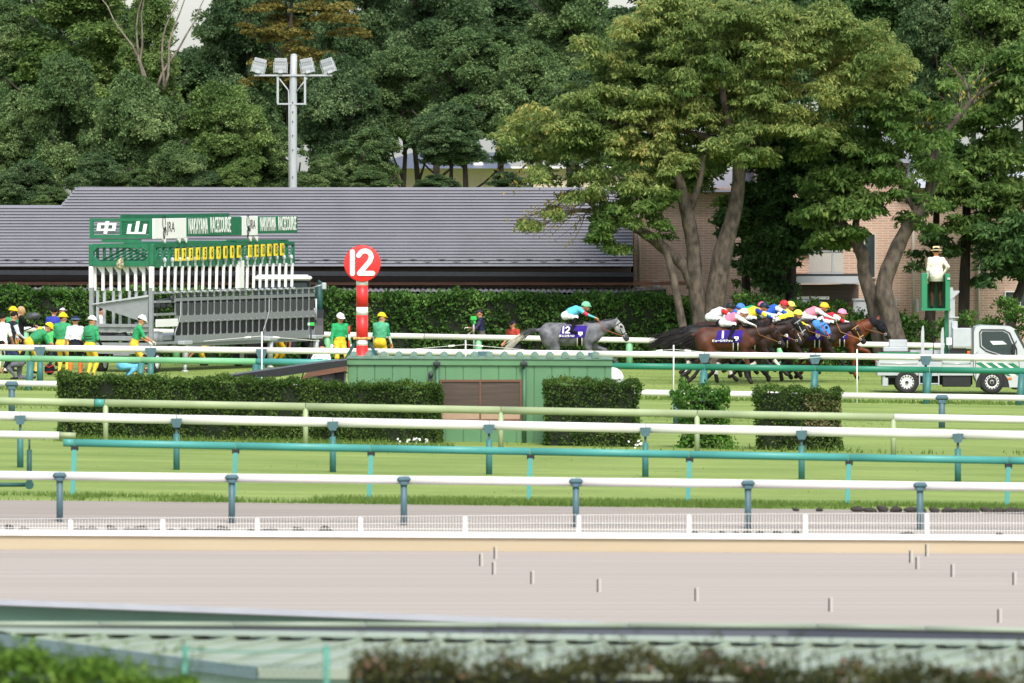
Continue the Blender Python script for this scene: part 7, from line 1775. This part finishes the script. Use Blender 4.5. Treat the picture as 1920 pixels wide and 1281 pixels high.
JP = dict(scale=.93, bulk=1.14, pelvis=(-.10, 1.86), bend=50, round=22, head=-38, neckang=58, wrists=((.80, .09, 1.76), (.82, -.10, 1.76)), elbow=(-.1, 0, -1), feet=((.04, .33, 1.44), (.06, -.33, 1.44)), knee=(1, 0, .35), splay=.55, toe=(1, 0, -.35))
JP2 = dict(JP, pelvis=(-.08, 1.84), bend=57, head=-46, wrists=((.86, .09, 1.74), (.84, -.10, 1.72)))
JB = [human(j)[0].mesh(.0185) for j in (JP, JP2)]
def jockey(label, cx, Y, ji, top, upper, lowup, forearm, hat, lift=.05, breeches='#efeeee', dx=0, dz=0):
    X = PX(cx + dx, Y); ms = mats_(top, breeches, forearm, upper, '#191817', '#191817', lowup=lowup)
    return person(label, JP if ji == 0 else JP2, ms, (X, Y, gz(X, Y) + lift + dz), 0, 'jockey', 'jockeys', hat=('jockey', C(hat, .35)), hands=C('#d9a07a') if hat == '#7fd0a0' else C('#d8cfc8'), body=JB[ji])
horse('dapple grey horse with a pale tail and face carrying number 12 behind the field', 1068, 334.0, 0, 'grey', 0.0, '12', 'ダニコラハシ', 'greyface', 'greydark', tail='pale', rein='#a05a48')
j = jockey('jockey in turquoise silks with red arm hoops and a mint cap on the grey', 1068, 334.0, 0, '#5fc3d8', '#5fc3d8', '#d84a58', '#5fc3d8', '#7fd0a0')

H = [  # label, cx, Y, pose, coat, more; jockey label, colours (top, upper arm, lower upper arm, forearm, cap), pose, dx, dz
    ('bay horse nearest the camera carrying number 1', 1360, 331.0, 0, 'bay', dict(neck='baydark', number='1', word='ビューロマジック', face='baydark', band=False, hu=-.04), 'jockey in a pink and white silk and white cap on the nearest bay', ('#e77f9c', '#f3eff0', '#f3eff0', '#f3eff0', '#f0e4ea'), 0, 4, -.07),
    ('black horse mostly hidden behind the nearest bay, tail streaming left', 1336, 334.0, 1, 'black', dict(band=True), 'jockey in white silks with a red sash and a black cap behind the pink one', ('#f3f0ee', '#d8332f', '#f3f0ee', '#f3f0ee', '#26282c'), 0, 2, .02),
    ('dark bay horse hidden in the middle of the left part of the pack', 1352, 338.4, 2, 'baydark', dict(), 'jockey with a blue cap in the second rank at the left of the pack', ('#3f6fd0', '#3f6fd0', '#d8333f', '#3f6fd0', '#4d86d8'), 1, 4, .0),
    ('dark bay horse with a white blaze just ahead of the nearest bay', 1392, 332.7, 1, 'baydark', dict(blaze=True, band=True, hu=-.02), 'jockey in yellow and blue silks and a navy cap', ('#f2d838', '#2a3f9f', '#f2d838', '#2a3f9f', '#232f45'), 0, 10, .08),
    ('black horse with a silver bridle holding its head high in the pack', 1404, 334.1, 2, 'black', dict(tack='#b9bcc0', hu=.14), 'jockey in red and green silks and a pink cap behind the navy cap', ('#3aa86a', '#c8323c', '#c8323c', '#3aa86a', '#e86a94'), 1, -8, .14),
    ('dark bay horse in the middle of the pack under the red cap', 1436, 336.7, 0, 'baydark', dict(hu=.05, tack='#b9bcc0'), 'jockey in blue silks with white hoops and a red cap', ('#2f5fc0', '#f3f3f3', '#2f5fc0', '#e8eef6', '#d8323a'), 0, 4, .07),
    ('bay horse at the far side of the pack under the first yellow cap', 1446, 340.2, 1, 'bay', dict(), 'jockey with a pale yellow cap just above the red cap', ('#e9e36a', '#e9e36a', '#e9e36a', '#e9e36a', '#e6ee6a'), 1, 4, .06),
    ('brown horse wearing a bright blue hood with red piping', 1453, 335.2, 1, 'baydark', dict(hood=('#4d8fd8', '#d83a5a'), hu=.03), 'jockey in yellow silks and a yellow cap behind the black horse head', ('#e8d83a', '#e8d83a', '#f0ead0', '#e8d83a', '#eee65c'), 1, 10, -.10),
    ('bay horse with tan reins and bridle near the front of the pack', 1513, 335.9, 1, 'baydark', dict(tack='#c89a5a', rein='#b07a48', hu=-.03), 'jockey in pink silks with white sleeves and a golden yellow cap', ('#ec8fa0', '#f4f0f0', '#f4f0f0', '#f4f0f0', '#f2c836'), 0, 2, .04),
    ('chestnut horse in a black mask leading the pack with its head up', 1560, 337.4, 0, 'chestnut', dict(hood=('#1c1d24',), hu=.09, muzzle='black'), 'jockey in red silks with white sleeve bands and a light pink cap at the front', ('#d02f3c', '#f4f0f0', '#d02f3c', '#f2eded', '#f09ab8'), 1, -14, -.10)]
for lab, cx, Y, po, ct, kw, jl, cs, ji, dx, dz in H:
    horse(lab, cx, Y, po, ct, **kw)
    jockey(jl, cx, Y, ji, cs[0], cs[1], cs[2], cs[3], cs[4], dx=dx, dz=dz)
